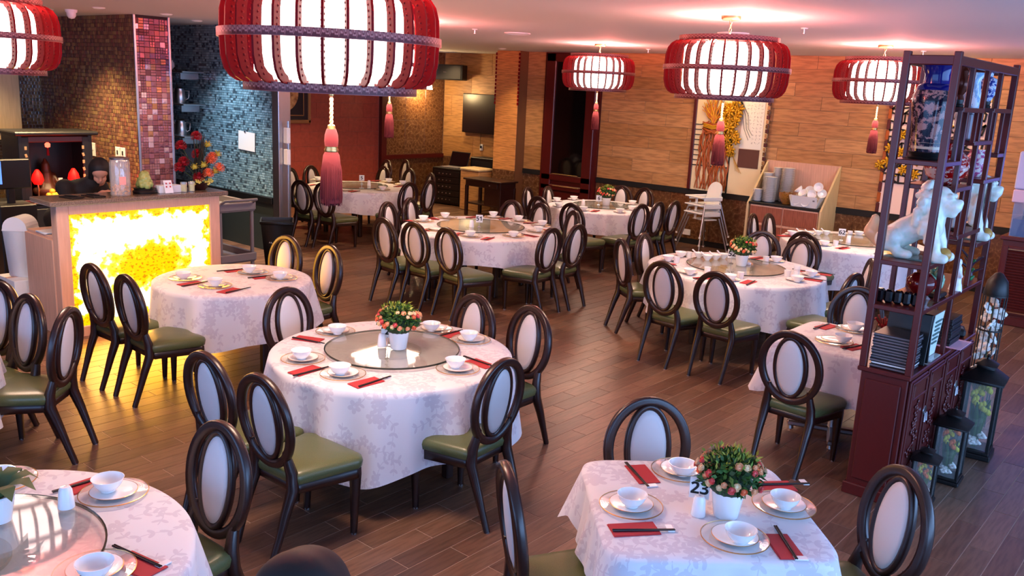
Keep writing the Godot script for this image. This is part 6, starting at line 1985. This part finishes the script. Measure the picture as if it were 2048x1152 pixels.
# ---------------------------------------------------------------- along the back walls
func plate_cabinet():
	var t := thing("sideboard", "pale wood sideboard with slanted sides holding stacked white plates", "sideboard", Vector3(-5.48, 0.003, -13.17))
	var o := -t.position
	obj("body", bx(Vector3(1.10, 0.90, 0.56), 0.004), M.light_wood, t, Vector3(-5.48, 0.453, -13.19) + o)
	obj("countertop", bx(Vector3(1.14, 0.035, 0.60), 0.004), M.black, t, Vector3(-5.48, 0.925, -13.18) + o)
	obj("back_panel", bx(Vector3(1.18, 0.66, 0.02), 0.003), M.light_wood, t, Vector3(-5.48, 1.24, -13.465) + o)
	for s in [-1.0, 1.0]:
		var b := MB.new()
		b.slab(PackedVector2Array([V(-0.29, -0.003), V(0.30, -0.003), V(0.30, 0.91), V(-0.29, 1.57)]), 0.03, Transform3D(Basis(Vector3(0, 0, 1), Vector3.UP, Vector3(-1, 0, 0)), Vector3.ZERO))
		obj("side_panel", b.done(), M.pale_wood, t, Vector3(-5.48 + s * 0.585, 0.003, -13.185) + o)
	for r in 3:
		for c in 2:
			var d := obj("drawer" if r == 0 else "door_front", bx(Vector3(0.53, 0.25, 0.018), 0.003), M.drawer, t, Vector3(-5.755 + 0.55 * c, 0.755 - 0.29 * r, -12.905) + o)
			obj("grip", bx(Vector3(0.53, 0.022, 0.02), 0.003), M.light_wood, d, Vector3(0, 0.135, 0.002))
	var pm := lathed([V(0, 0.0), V(0.055, 0.0), V(0.06, 0.003), V(0.098, 0.014), V(0.1, 0.0165), V(0.096, 0.0165), V(0.055, 0.006), V(0, 0.006)], 28)
	var k := 0
	for s in [[-5.98, -13.02, 13, 0.8], [-5.80, -13.05, 27, 1.0], [-5.94, -13.26, 30, 0.85], [-5.62, -13.28, 37, 1.05], [-5.84, -13.38, 36, 0.8]]:
		for q in s[2]:
			var p := obj("stacked_plate", pm, M.china, self, Vector3(s[0] + 0.001 * sin(q * 2.0), 0.9465 + q * 0.0145, s[1] + 0.001 * cos(q * 3.0)))
			p.scale = Vector3(s[3], 1, s[3])
			p.set_meta("label", ("topmost " if q == s[2] - 1 else ("bottom " if q == 0 else "")) + "white plate in the %s of stacked plates on the pale sideboard" % ["short front pile", "front centre pile", "second tall pile", "tallest wide rear pile", "slim rear pile"][k])
			p.set_meta("category", "plate")
			p.set_meta("group", "white plates in the %s" % ["short front pile", "front centre pile", "second tall pile", "tallest wide rear pile", "slim rear pile"][k])
		k += 1
	var gb := thing("amber_bowl", "amber glass bowl of small wares between the plate piles and the basket", "bowl", Vector3(-5.52, 0.9465, -13.08))
	obj("bowl", lathed([V(0, 0), V(0.06, 0), V(0.12, 0.10), V(0.13, 0.17), V(0.125, 0.17), V(0.10, 0.09), V(0, 0.01)], 28), glass(Color(0.75, 0.5, 0.2), 0.45), gb)
	var b := MB.new()
	for q in 40: b.ball(Vector3(rng.randfn() * 0.04, 0.06 + rng.randf() * 0.12, rng.randfn() * 0.04), Vector3.ONE * 0.016, 6, 4)
	obj("contents", b.done(), mat(Color(0.5, 0.34, 0.14), 0.5), gb).set_meta("kind", "stuff")
	var bk := thing("plastic_basket", "white plastic basket heaped with bowls on the sideboard", "basket", Vector3(-5.18, 0.9465, -13.08))
	for s in [-1.0, 1.0]:
		obj("wall", bx(Vector3(0.40, 0.17, 0.006)), glass(Color(0.93, 0.93, 0.93), 0.75, 0.2), bk, Vector3(0, 0.085, s * 0.15)).rotation.x = s * 0.25
		obj("wall", bx(Vector3(0.006, 0.17, 0.32)), glass(Color(0.93, 0.93, 0.93), 0.75, 0.2), bk, Vector3(s * 0.215, 0.085, 0)).rotation.z = -s * 0.3
	obj("bottom", bx(Vector3(0.38, 0.008, 0.27)), M.white, bk, Vector3(0, 0.004, 0))
	obj("tag", bx(Vector3(0.03, 0.02, 0.004)), M.greyp, bk, Vector3(0.15, 0.11, 0.163))
	var bm := lathed([V(0, 0.0), V(0.03, 0.0), V(0.034, 0.006), V(0.062, 0.045), V(0.07, 0.07), V(0.067, 0.07), V(0.03, 0.012), V(0, 0.010)], 24)
	k = 0
	for q in [[-0.12, 0.07, 0.06, 1.2, 0.2], [0.02, 0.07, 0.08, 1.4, 0.1], [0.13, 0.07, 0.05, 1.3, -0.2], [-0.02, 0.12, -0.06, 0.9, 0.5], [-0.12, 0.215, 0.02, 0.4, 0.7], [0.0, 0.225, -0.03, 1.1, -0.3], [0.09, 0.19, 0.06, 1.35, -0.1], [0.14, 0.30, 0.0, 1.3, -0.3], [0.17, 0.20, -0.05, 1.2, -0.5], [-0.04, 0.17, 0.06, 0.8, 0.3]]:
		var o2 := obj("spare_bowl", bm, M.china, self, Vector3(-5.18 + q[0], 0.9465 + q[1], -13.08 + q[2]))
		o2.rotation = Vector3(q[3], 0, q[4])
		tag(o2, "white bowl tipped on its side in the basket, %s" % ["bottom front corner", "bottom front middle", "bottom front end by the tag", "bottom back row", "top heap, end by the plates", "top heap, back middle", "top heap, front middle", "topmost of all", "top heap, end by the slanted side", "just under the heap's front"][k], "bowl", "white bowls heaped in the basket")
		k += 1

func high_chairs():
	for k in 3:
		var t := thing("high_chair", ["bottom white high chair of the nested stack by the marble dado", "middle white high chair of the nested stack", "topmost white high chair of the stack with rounded backrest"][k], "high chair", Vector3(-6.88, 0.003 + k * 0.13, -13.03 + 0.0), deg_to_rad(-22), "stacked white high chairs")
		for sx in [-1.0, 1.0]:
			for sz in [-1.0, 1.0]:
				var lg := obj("leg", tubed([Vector3(sx * 0.30, 0.0, sz * 0.30), Vector3(sx * 0.185, 0.56, sz * 0.16)], 0.014, 10), M.steel, t)
				obj("foot", lathed([V(0, 0), V(0.018, 0), V(0.018, 0.03), V(0, 0.03)], 10), M.white, lg, Vector3(sx * 0.30, -0.001, sz * 0.30))
		var b := MB.new()
		for s in [-1.0, 1.0]:
			b.cbox(Vector3(s * 0.19, 0.625, 0), Vector3(0.03, 0.07, 0.38), 0.01)
			b.cbox(Vector3(0, 0.64, s * 0.18), Vector3(0.38, 0.04, 0.035), 0.01)
		b.cbox(Vector3(0, 0.59, 0.185), Vector3(0.05, 0.10, 0.02), 0.006)
		b.cbox(Vector3(0, 0.648, 0.22), Vector3(0.42, 0.022, 0.10), 0.01)
		obj("seat_frame", b.done(), M.white, t)
		obj("seat", bx(Vector3(0.30, 0.02, 0.28), 0.008), M.white, t, Vector3(0, 0.53, -0.02))
		var P := PackedVector2Array([V(-0.16, 0.0), V(0.16, 0.0)])
		for q in 13: P.append(V(cos(PI * q / 12.0) * 0.165, 0.14 + sin(PI * q / 12.0) * 0.15))
		b = MB.new()
		b.slab(P, 0.022, Transform3D(Basis(Vector3.RIGHT, -0.22), Vector3(0, 0.60, -0.15)))
		obj("backrest", b.done(), M.white, t)

func alcove():
	var sp := thing("wall_speaker", "black box loudspeaker mounted high on the alcove wall", "speaker", Vector3(-14.0, 2.77, -14.22), 0.45)
	obj("case", bx(Vector3(0.62, 0.33, 0.36), 0.01), M.black, sp)
	obj("grille", bx(Vector3(0.56, 0.29, 0.012), 0.004), mat(Color(0.10, 0.095, 0.10), 0.8), sp, Vector3(-0.01, 0, 0.184))
	obj("badge", bx(Vector3(0.07, 0.02, 0.004)), M.steel, sp, Vector3(-0.1, 0.0, 0.192))
	obj("bracket", bx(Vector3(0.08, 0.08, 0.12)), M.black, sp, Vector3(0.05, 0, -0.21))
	var tv := thing("television", "large dark switched-off television on the alcove wall beside the pillar", "television", Vector3(-13.07, 1.91, -14.42))
	obj("case", bx(Vector3(1.46, 0.85, 0.06), 0.01), M.black, tv)
	obj("screen", bx(Vector3(1.42, 0.81, 0.006)), mat(Color(0.09, 0.03, 0.04), 0.3), tv, Vector3(0, 0, 0.032))
	var so := thing("wall_socket", "white wall socket with black plug under the television", "socket", Vector3(-13.26, 1.18, -14.475))
	obj("plate", bx(Vector3(0.09, 0.14, 0.012), 0.003), M.white, so)
	obj("plug", bx(Vector3(0.04, 0.05, 0.03), 0.006), M.black, so, Vector3(0, 0.01, 0.018))
	obj("cable", tubed([Vector3(0.0, 0.0, 0.03), Vector3(-0.02, 0.2, 0.02), Vector3(-0.01, 0.32, 0.01)], 0.005, 6), M.black, so)
	so = thing("dado_socket", "white double wall socket on the marble dado beside the high chairs", "socket", Vector3(-7.42, 0.2, -13.475))
	obj("plate", bx(Vector3(0.15, 0.10, 0.012), 0.003), M.white, so)
	for s in [-1.0, 1.0]: obj("switch", bx(Vector3(0.02, 0.03, 0.008)), M.white, so, Vector3(s * 0.04, 0.015, 0.008))
	var rk := thing("amplifier_rack", "black amplifier rack cabinet standing in the alcove", "rack", Vector3(-13.1, 0.003, -13.5), 0.12)
	obj("case", bx(Vector3(0.80, 0.76, 0.55), 0.01), M.black, rk, Vector3(0, 0.40, 0))
	for k in 5:
		var u := obj("unit", bx(Vector3(0.68, 0.115, 0.02), 0.004), mat(Color(0.07, 0.065, 0.07), 0.4), rk, Vector3(0, 0.12 + 0.135 * k, 0.28))
		for q in 4: obj("knob", lathed([V(0, 0), V(0.014, 0), V(0.011, 0.014), V(0, 0.015)], 10), M.steel, u, Vector3(-0.2 + 0.1 * q, 0.0, 0.01)).rotation.x = PI / 2
	for s in [-1.0, 1.0]:
		for q in [-1.0, 1.0]: obj("caster", bx(Vector3(0.05, 0.022, 0.05), 0.005), M.black, rk, Vector3(s * 0.35, 0.011, q * 0.22))
	var lp := thing("laptop", "open black laptop on top of the amplifier rack", "laptop", Vector3(-13.1, 0.784, -13.45), 0.1)
	obj("keyboard_deck", bx(Vector3(0.5, 0.02, 0.32), 0.005), M.greyp, lp, Vector3(0, 0.010, 0))
	obj("lid", bx(Vector3(0.5, 0.33, 0.012), 0.004), M.black, lp, Vector3(0.0, 0.17, -0.2)).rotation.x = -0.35
	obj("screen", bx(Vector3(0.46, 0.29, 0.004)), mat(Color(0.10, 0.05, 0.055), 0.15), lp, Vector3(0.0, 0.172, -0.192)).rotation.x = -0.35
	var dk := thing("side_desk", "dark wood writing desk with a small drawer in front of the pillar", "desk", Vector3(-11.4, 0.003, -12.75))
	obj("desktop", bx(Vector3(1.0, 0.035, 0.52), 0.008), M.wood, dk, Vector3(0, 0.72, 0))
	obj("apron", bx(Vector3(0.92, 0.12, 0.45), 0.006), M.wood, dk, Vector3(0, 0.645, 0))
	var dw := obj("drawer", bx(Vector3(0.38, 0.10, 0.02), 0.004), M.wood, dk, Vector3(0.2, 0.645, 0.232))
	obj("knob", lathed([V(0, 0), V(0.01, 0), V(0.014, 0.014), V(0, 0.02)], 12), M.steel, dw, Vector3(0, 0, 0.01)).rotation.x = PI / 2
	for s in [-1.0, 1.0]:
		for q in [-1.0, 1.0]: obj("leg", bx(Vector3(0.06, 0.60, 0.06), 0.006), M.wood, dk, Vector3(s * 0.44, 0.30, q * 0.20))
	obj("low_shelf", bx(Vector3(0.9, 0.03, 0.42), 0.006), M.wood, dk, Vector3(0, 0.25, 0))
	obj("box_panel", bx(Vector3(0.42, 0.36, 0.42), 0.006), M.wood, dk, Vector3(0.24, 0.44, 0))
	var lb := thing("lectern_box", "orange wood box with cream rounded top behind the desk", "box", Vector3(-12.25, 0.003, -13.25))
	obj("body", bx(Vector3(0.52, 0.80, 0.4), 0.01), M.plank2, lb, Vector3(0, 0.40, 0))
	obj("top", bx(Vector3(0.55, 0.06, 0.44), 0.02), M.pale_wood, lb, Vector3(0, 0.835, 0))
	var bo := thing("dark_box", "dark flat speaker box beneath the television socket", "speaker", Vector3(-12.5, 0.003, -13.95))
	obj("case", bx(Vector3(0.8, 1.02, 0.4), 0.012), M.black, bo, Vector3(0, 0.51, 0))
	obj("grille", bx(Vector3(0.7, 0.9, 0.012)), mat(Color(0.08, 0.05, 0.05), 0.8), bo, Vector3(0, 0.5, 0.203))
	# framed picture on the red wall
	var pi := thing("framed_picture", "gold-framed picture with a round pale motif on the red wall", "picture", Vector3(-14.46, 2.2, -10.1))
	for s in [-1.0, 1.0]:
		obj("frame", bx(Vector3(0.05, 1.14, 0.07), 0.012), M.brass, pi, Vector3(0, 0, s * 0.62))
		obj("frame", bx(Vector3(0.05, 0.07, 1.31), 0.012), M.brass, pi, Vector3(0, s * 0.54, 0))
		obj("inner_frame", bx(Vector3(0.03, 0.86, 0.02), 0.004), M.brass, pi, Vector3(0.005, 0, s * 0.48))
		obj("inner_frame", bx(Vector3(0.03, 0.02, 0.98), 0.004), M.brass, pi, Vector3(0.005, s * 0.42, 0))
	obj("mount", bx(Vector3(0.02, 1.04, 1.2)), mat(Color(0.13, 0.08, 0.10), 0.7), pi)
	obj("roundel", lathed([V(0, 0), V(0.36, 0), V(0.355, 0.012), V(0, 0.014)], 48), mat(Color(1, 1, 1), 0.6, 0.0, noise_tex(128, 0.04, [[0.0, Color(0.45, 0.28, 0.14)], [0.5, Color(0.76, 0.56, 0.34)], [1.0, Color(0.86, 0.70, 0.48)]], 12), Vector3.ONE * 1.5), pi, Vector3(0.011, 0, 0)).rotation.z = -PI / 2

func strand(P: Array, r0: float, r1: float, m: Material, parent: Node, called := "carved_strand"):
	var R := []
	for k in P.size(): R.append(lerpf(r0, r1, float(k) / (P.size() - 1)))
	obj(called, tubed(P, R, 6), m, parent)

func petals(parent: Node, c: Vector3, r: float, m: Material, seed_: int):
	var g := RandomNumberGenerator.new()
	g.seed = seed_
	var b := MB.new()
	for k in 7:
		var a := TAU * k / 7 + g.randf() * 0.3
		var d := Vector3(cos(a), sin(a), 0)
		b.tube([d * r * 0.12, d * r * 0.5 + Vector3(0, 0, 0.022), d * r * 0.82 + Vector3(0, 0, 0.026), d * r * 1.08 + Vector3(0, 0, 0.012)], [r * 0.10, r * 0.25, r * 0.24, r * 0.05], 6)
	for k in 4:
		var a := TAU * k / 4 + 0.4
		var d := Vector3(cos(a), sin(a), 0)
		b.tube([Vector3(0, 0, 0.02), d * r * 0.3 + Vector3(0, 0, 0.045), d * r * 0.5 + Vector3(0, 0, 0.05)], [r * 0.08, r * 0.17, r * 0.04], 6)
	b.ball(Vector3(0, 0, 0.026), Vector3(r * 0.15, r * 0.15, 0.014), 8, 5)
	obj("carved_flower", b.done(), m, parent, c)

func art_panels():
	var amber := mat(Color(0.66, 0.33, 0.11), 0.35, 0.2)
	var gold := mat(Color(0.80, 0.60, 0.10), 0.35, 0.3)
	var cream := mat(Color(0.90, 0.84, 0.68), 0.7)
	var t := thing("carved_panel", "wall panel of amber carved roots and golden flowers over a lattice with a scroll", "wall art", Vector3(-6.79, 0.955, -13.45))
	obj("backing", bx(Vector3(1.30, 1.62, 0.02)), cream, t, Vector3(0, 0.81, 0))
	obj("side_strip", bx(Vector3(0.06, 1.62, 0.05), 0.005), M.darkred, t, Vector3(-0.65, 0.81, 0.01))
	for k in 22: obj("mosaic_tile", bx(Vector3(0.05, 0.062, 0.03), 0.004), [M.marble, M.brass, M.darkred][k % 3], t, Vector3(0.655, 0.04 + k * 0.073, 0.005))
	for k in 9: obj("lattice_bar", bx(Vector3(0.12, 0.012, 0.016)), M.ink, t, Vector3(-0.56, 0.42 + 0.085 * k, 0.018))
	obj("lattice_bar", bx(Vector3(0.02, 1.10, 0.018)), M.ink, t, Vector3(0.055, 0.55, 0.018))
	obj("lattice_bar", bx(Vector3(0.68, 0.014, 0.016)), M.ink, t, Vector3(-0.28, 0.42, 0.018))
	for k in 5:
		obj("lattice_bar", bx(Vector3(0.18, 0.014, 0.016)), M.ink, t, Vector3(0.0, 0.62 + 0.17 * k, 0.018))
		obj("lattice_bar", bx(Vector3(0.014, 0.17, 0.016)), M.ink, t, Vector3(-0.06 + 0.13 * (k % 2), 0.70 + 0.17 * k, 0.018))
	var g := RandomNumberGenerator.new()
	g.seed = 77
	for k in 26:
		var x := -0.52 + 0.56 * k / 25.0
		var P := []
		var ph := g.randf() * TAU
		for q in 10:
			var f := q / 9.0
			P.append(Vector3(lerpf(x, -0.27 + (x + 0.27) * 0.85, f) + sin(ph + q * g.randf_range(0.7, 1.1)) * 0.035, 0.03 + 1.0 * f * g.randf_range(0.97, 1.0), 0.03 + 0.012 * sin(q + k)))
		strand(P, 0.008, 0.018, amber, t)
	for k in 14:
		var P := []
		for q in 6: P.append(Vector3(-0.28 + (0.10 + 0.10 * sin(k * 1.3)) * cos(q * 0.9 + k), 0.95 + 0.035 * q + 0.02 * (k % 5), 0.05))
		strand(P, 0.022, 0.012, amber, t)
	for k in 30:
		var a := lerpf(-1.25, 1.25, k / 29.0)
		var P := []
		for q in 6:
			var f := q / 5.0
			P.append(Vector3(-0.27 + sin(a) * f * 0.24 + 0.02 * sin(q * 2.0 + k), 1.13 + cos(a * 0.75) * f * (0.36 + 0.06 * (k % 3)), 0.045 + 0.01 * sin(k * 2.0)))
		strand(P, 0.018, 0.006, mat(Color(0.70, 0.40, 0.11), 0.35, 0.2) if k % 2 else gold, t)
	for k in 3: strand([Vector3(-0.45, 1.07 + 0.022 * k, 0.06), Vector3(-0.27, 1.04 + 0.022 * k, 0.075), Vector3(-0.09, 1.08 + 0.022 * k, 0.06)], 0.012, 0.012, gold, t)
	for k in 24:
		petals(t, Vector3(0.04 + 0.12 * sin(k * 2.3) + g.randf_range(-0.05, 0.05), 0.64 + 0.038 * k + g.randf_range(-0.03, 0.03), 0.03 + 0.014 * (k % 4)), g.randf_range(0.055, 0.105), gold, k)
	for k in 4: strand([Vector3(0.08, 0.70, 0.04), Vector3(0.14 + 0.02 * k, 0.58 - 0.03 * k, 0.03), Vector3(0.19 + 0.035 * k, 0.38 - 0.01 * k, 0.025)], 0.005, 0.003, gold, t, "grass_blade")
	for k in 3: strand([Vector3(0.16, 1.55, 0.03), Vector3(0.22 + 0.05 * k, 1.30, 0.035), Vector3(0.27 + 0.04 * k, 1.08, 0.035), Vector3(0.36 + 0.03 * k, 0.9 + 0.04 * k, 0.03)], 0.005, 0.003, M.leafdark, t, "grass_blade")
	# scroll with brush writing
	var im := Image.create(128, 256, false, Image.FORMAT_RGB8)
	im.fill(Color(0.93, 0.93, 0.89))
	for c in 5:
		for w in 12:
			if c > 2 and w > 6: continue
			for s in 5:
				var p := Vector2(112 - c * 20, 14 + w * 19) + Vector2(g.randf_range(-5, 5), g.randf_range(-5, 5))
				line_px(im, p, p + Vector2(g.randf_range(-4, 4), g.randf_range(-4, 4)), 0.6, Color(0.5, 0.5, 0.48))
	var sm := mat(Color(1, 1, 1), 0.7, 0.0, ImageTexture.create_from_image(im))
	var b := MB.new()
	b.flat()
	b.quad(Vector3(-0.19, -0.40, 0.004), Vector3(0.19, -0.40, 0.004), Vector3(0.19, 0.40, 0.004), Vector3(-0.19, 0.40, 0.004), V(0, 1), V(1, 1), V(1, 0), V(0, 0))
	b.box(Vector3.ZERO, Vector3(0.38, 0.80, 0.006))
	obj("scroll", b.done(), sm, t, Vector3(0.40, 1.16, 0.014))
	obj("scroll_cloth", bx(Vector3(0.36, 0.30, 0.008)), mat(Color(0.36, 0.22, 0.18), 0.8), t, Vector3(0.39, 0.60, 0.014))
	# second panel behind the display shelf
	t = thing("lattice_panel", "cracked-ice lattice wall panel with golden flowers behind the display shelf", "wall art", Vector3(-3.6, 0.955, -13.45))
	obj("backing", bx(Vector3(1.30, 1.66, 0.02)), mat(Color(0.93, 0.82, 0.78), 0.7), t, Vector3(0, 0.83, 0))
	for k in 11: obj("side_strip", bx(Vector3(0.05, 0.14, 0.04), 0.006), [M.darkred, amber][k % 2], t, Vector3(-0.66, 0.07 + 0.152 * k, 0.01))
	obj("lit_area_board", bx(Vector3(1.30, 0.20, 0.03), 0.005), mat(Color(0.93, 0.78, 0.42), 0.6), t, Vector3(0, 1.76, 0))  # yellow of the lit area above the lattice, painted on a board
	var N := []
	for i in 13:
		for j in 12: N.append(Vector2(-0.62 + 1.24 * i / 12.0 + g.randf_range(-0.036, 0.036), 0.48 + 1.16 * j / 11.0 + g.randf_range(-0.036, 0.036)))
	for i in 13:
		for j in 12:
			var a: Vector2 = N[i * 12 + j]
			for e in [[1, 0], [0, 1], [1, 1]]:
				if i + e[0] > 12 or j + e[1] > 11: continue
				if e[0] == 1 and e[1] == 1 and (i + 2 * j) % 5: continue
				if e[0] == 0 and (i + 2 * j) % 4 == 0: continue
				var q: Vector2 = N[(i + e[0]) * 12 + j + e[1]]
				var d := q - a
				var o := obj("lattice_bar", bx(Vector3(d.length() + 0.008, 0.024, 0.018)), M.ink, t, Vector3((a.x + q.x) / 2, (a.y + q.y) / 2, 0.018))
				o.rotation.z = d.angle()
	obj("lattice_bar", bx(Vector3(1.28, 0.025, 0.02)), M.ink, t, Vector3(0, 0.46, 0.018))
	for k in 22: petals(t, Vector3(-0.52 + 0.30 * sin(k * 1.4) + 0.028 * k, 0.55 + 0.05 * k, 0.03), 0.075, gold, 40 + k)

func aquarium():
	var t := thing("aquarium_cabinet", "dark red cabinet with louvred doors under the aquarium", "cabinet", Vector3(-0.9, 0.003, -11.98))
	obj("body", bx(Vector3(2.6, 0.98, 0.62), 0.006), M.darkred, t, Vector3(0, 0.53, 0))
	obj("plinth", bx(Vector3(2.6, 0.10, 0.66), 0.006), M.darkred, t, Vector3(0, 0.05, 0))
	obj("top", bx(Vector3(2.66, 0.05, 0.68), 0.01), M.darkred, t, Vector3(0, 1.04, 0))
	for k in 4:
		var d := obj("door", bx(Vector3(0.62, 0.82, 0.02), 0.006), M.darkred, t, Vector3(-0.96 + 0.64 * k, 0.54, 0.32))
		for s in [-1.0, 1.0]:
			obj("frame", bx(Vector3(0.05, 0.82, 0.03), 0.006), M.darkred, d, Vector3(s * 0.285, 0, 0.01))
			obj("bead", bx(Vector3(0.52, 0.010, 0.012)), M.brass, d, Vector3(0, s * 0.375, 0.022))
		for q in 22: obj("slat", bx(Vector3(0.52, 0.026, 0.008)), M.darkred, d, Vector3(0, -0.35 + q * 0.0333, 0.016)).rotation.x = 0.5
	var a := thing("aquarium", "blue-lit glass aquarium with a pale light hood at the room's far corner", "aquarium", Vector3(-0.9, 1.069, -11.98))
	obj("water", bx(Vector3(2.48, 0.20, 0.56)), mat(Color(0.03, 0.08, 0.35), 0.08), a, Vector3(0, 0.105, 0))
	for s in [-1.0, 1.0]:
		obj("glass_pane", bx(Vector3(2.5, 0.40, 0.01)), glass(Color(0.6, 0.75, 0.95), 0.15), a, Vector3(0, 0.20, s * 0.29))
		obj("glass_pane", bx(Vector3(0.01, 0.40, 0.58)), glass(Color(0.6, 0.75, 0.95), 0.15), a, Vector3(s * 1.25, 0.20, 0))
	obj("back_board", bx(Vector3(2.48, 0.20, 0.02)), mat(Color(0.20, 0.18, 0.20), 0.7), a, Vector3(0, 0.31, -0.27))
	obj("rim", bx(Vector3(2.56, 0.15, 0.64), 0.01), mat(Color(0.80, 0.70, 0.78), 0.5), a, Vector3(0, 0.475, 0))
	obj("notice", bx(Vector3(0.10, 0.03, 0.004)), M.ink, a, Vector3(-0.98, 0.48, 0.323))
	obj("hood", bx(Vector3(2.56, 0.44, 0.62), 0.015), mat(Color(0.70, 0.72, 0.86), 0.4), a, Vector3(0, 0.775, 0))
	obj("light_panel", bx(Vector3(2.2, 0.32, 0.01)), glow(Color(0.55, 0.60, 1.0), 0.7), a, Vector3(-0.02, 0.77, 0.313))
	area("aquarium_light", Vector3(-0.9, 1.84, -11.6), Vector3(0, 0, 1), Vector2(2.2, 0.32), Color(0.45, 0.5, 1.0), 0.8)

func _ready():
	rng.seed = 1
	view()
	materials()
	M.leafdark = mat(Color(0.16, 0.22, 0.14), 0.6)
	room()
	lanterns()
	counter()
	display_shelf()
	plate_cabinet()
	high_chairs()
	alcove()
	art_panels()
	aquarium()
	set_tables()
	shelf_items()
	floor_lanterns()
	people()
	for k in ["chair", "charger", "side", "bowl", "cup", "sauce", "spoon", "napkin", "sticks", "rest", "lantern", "lion"]: S[k].free()
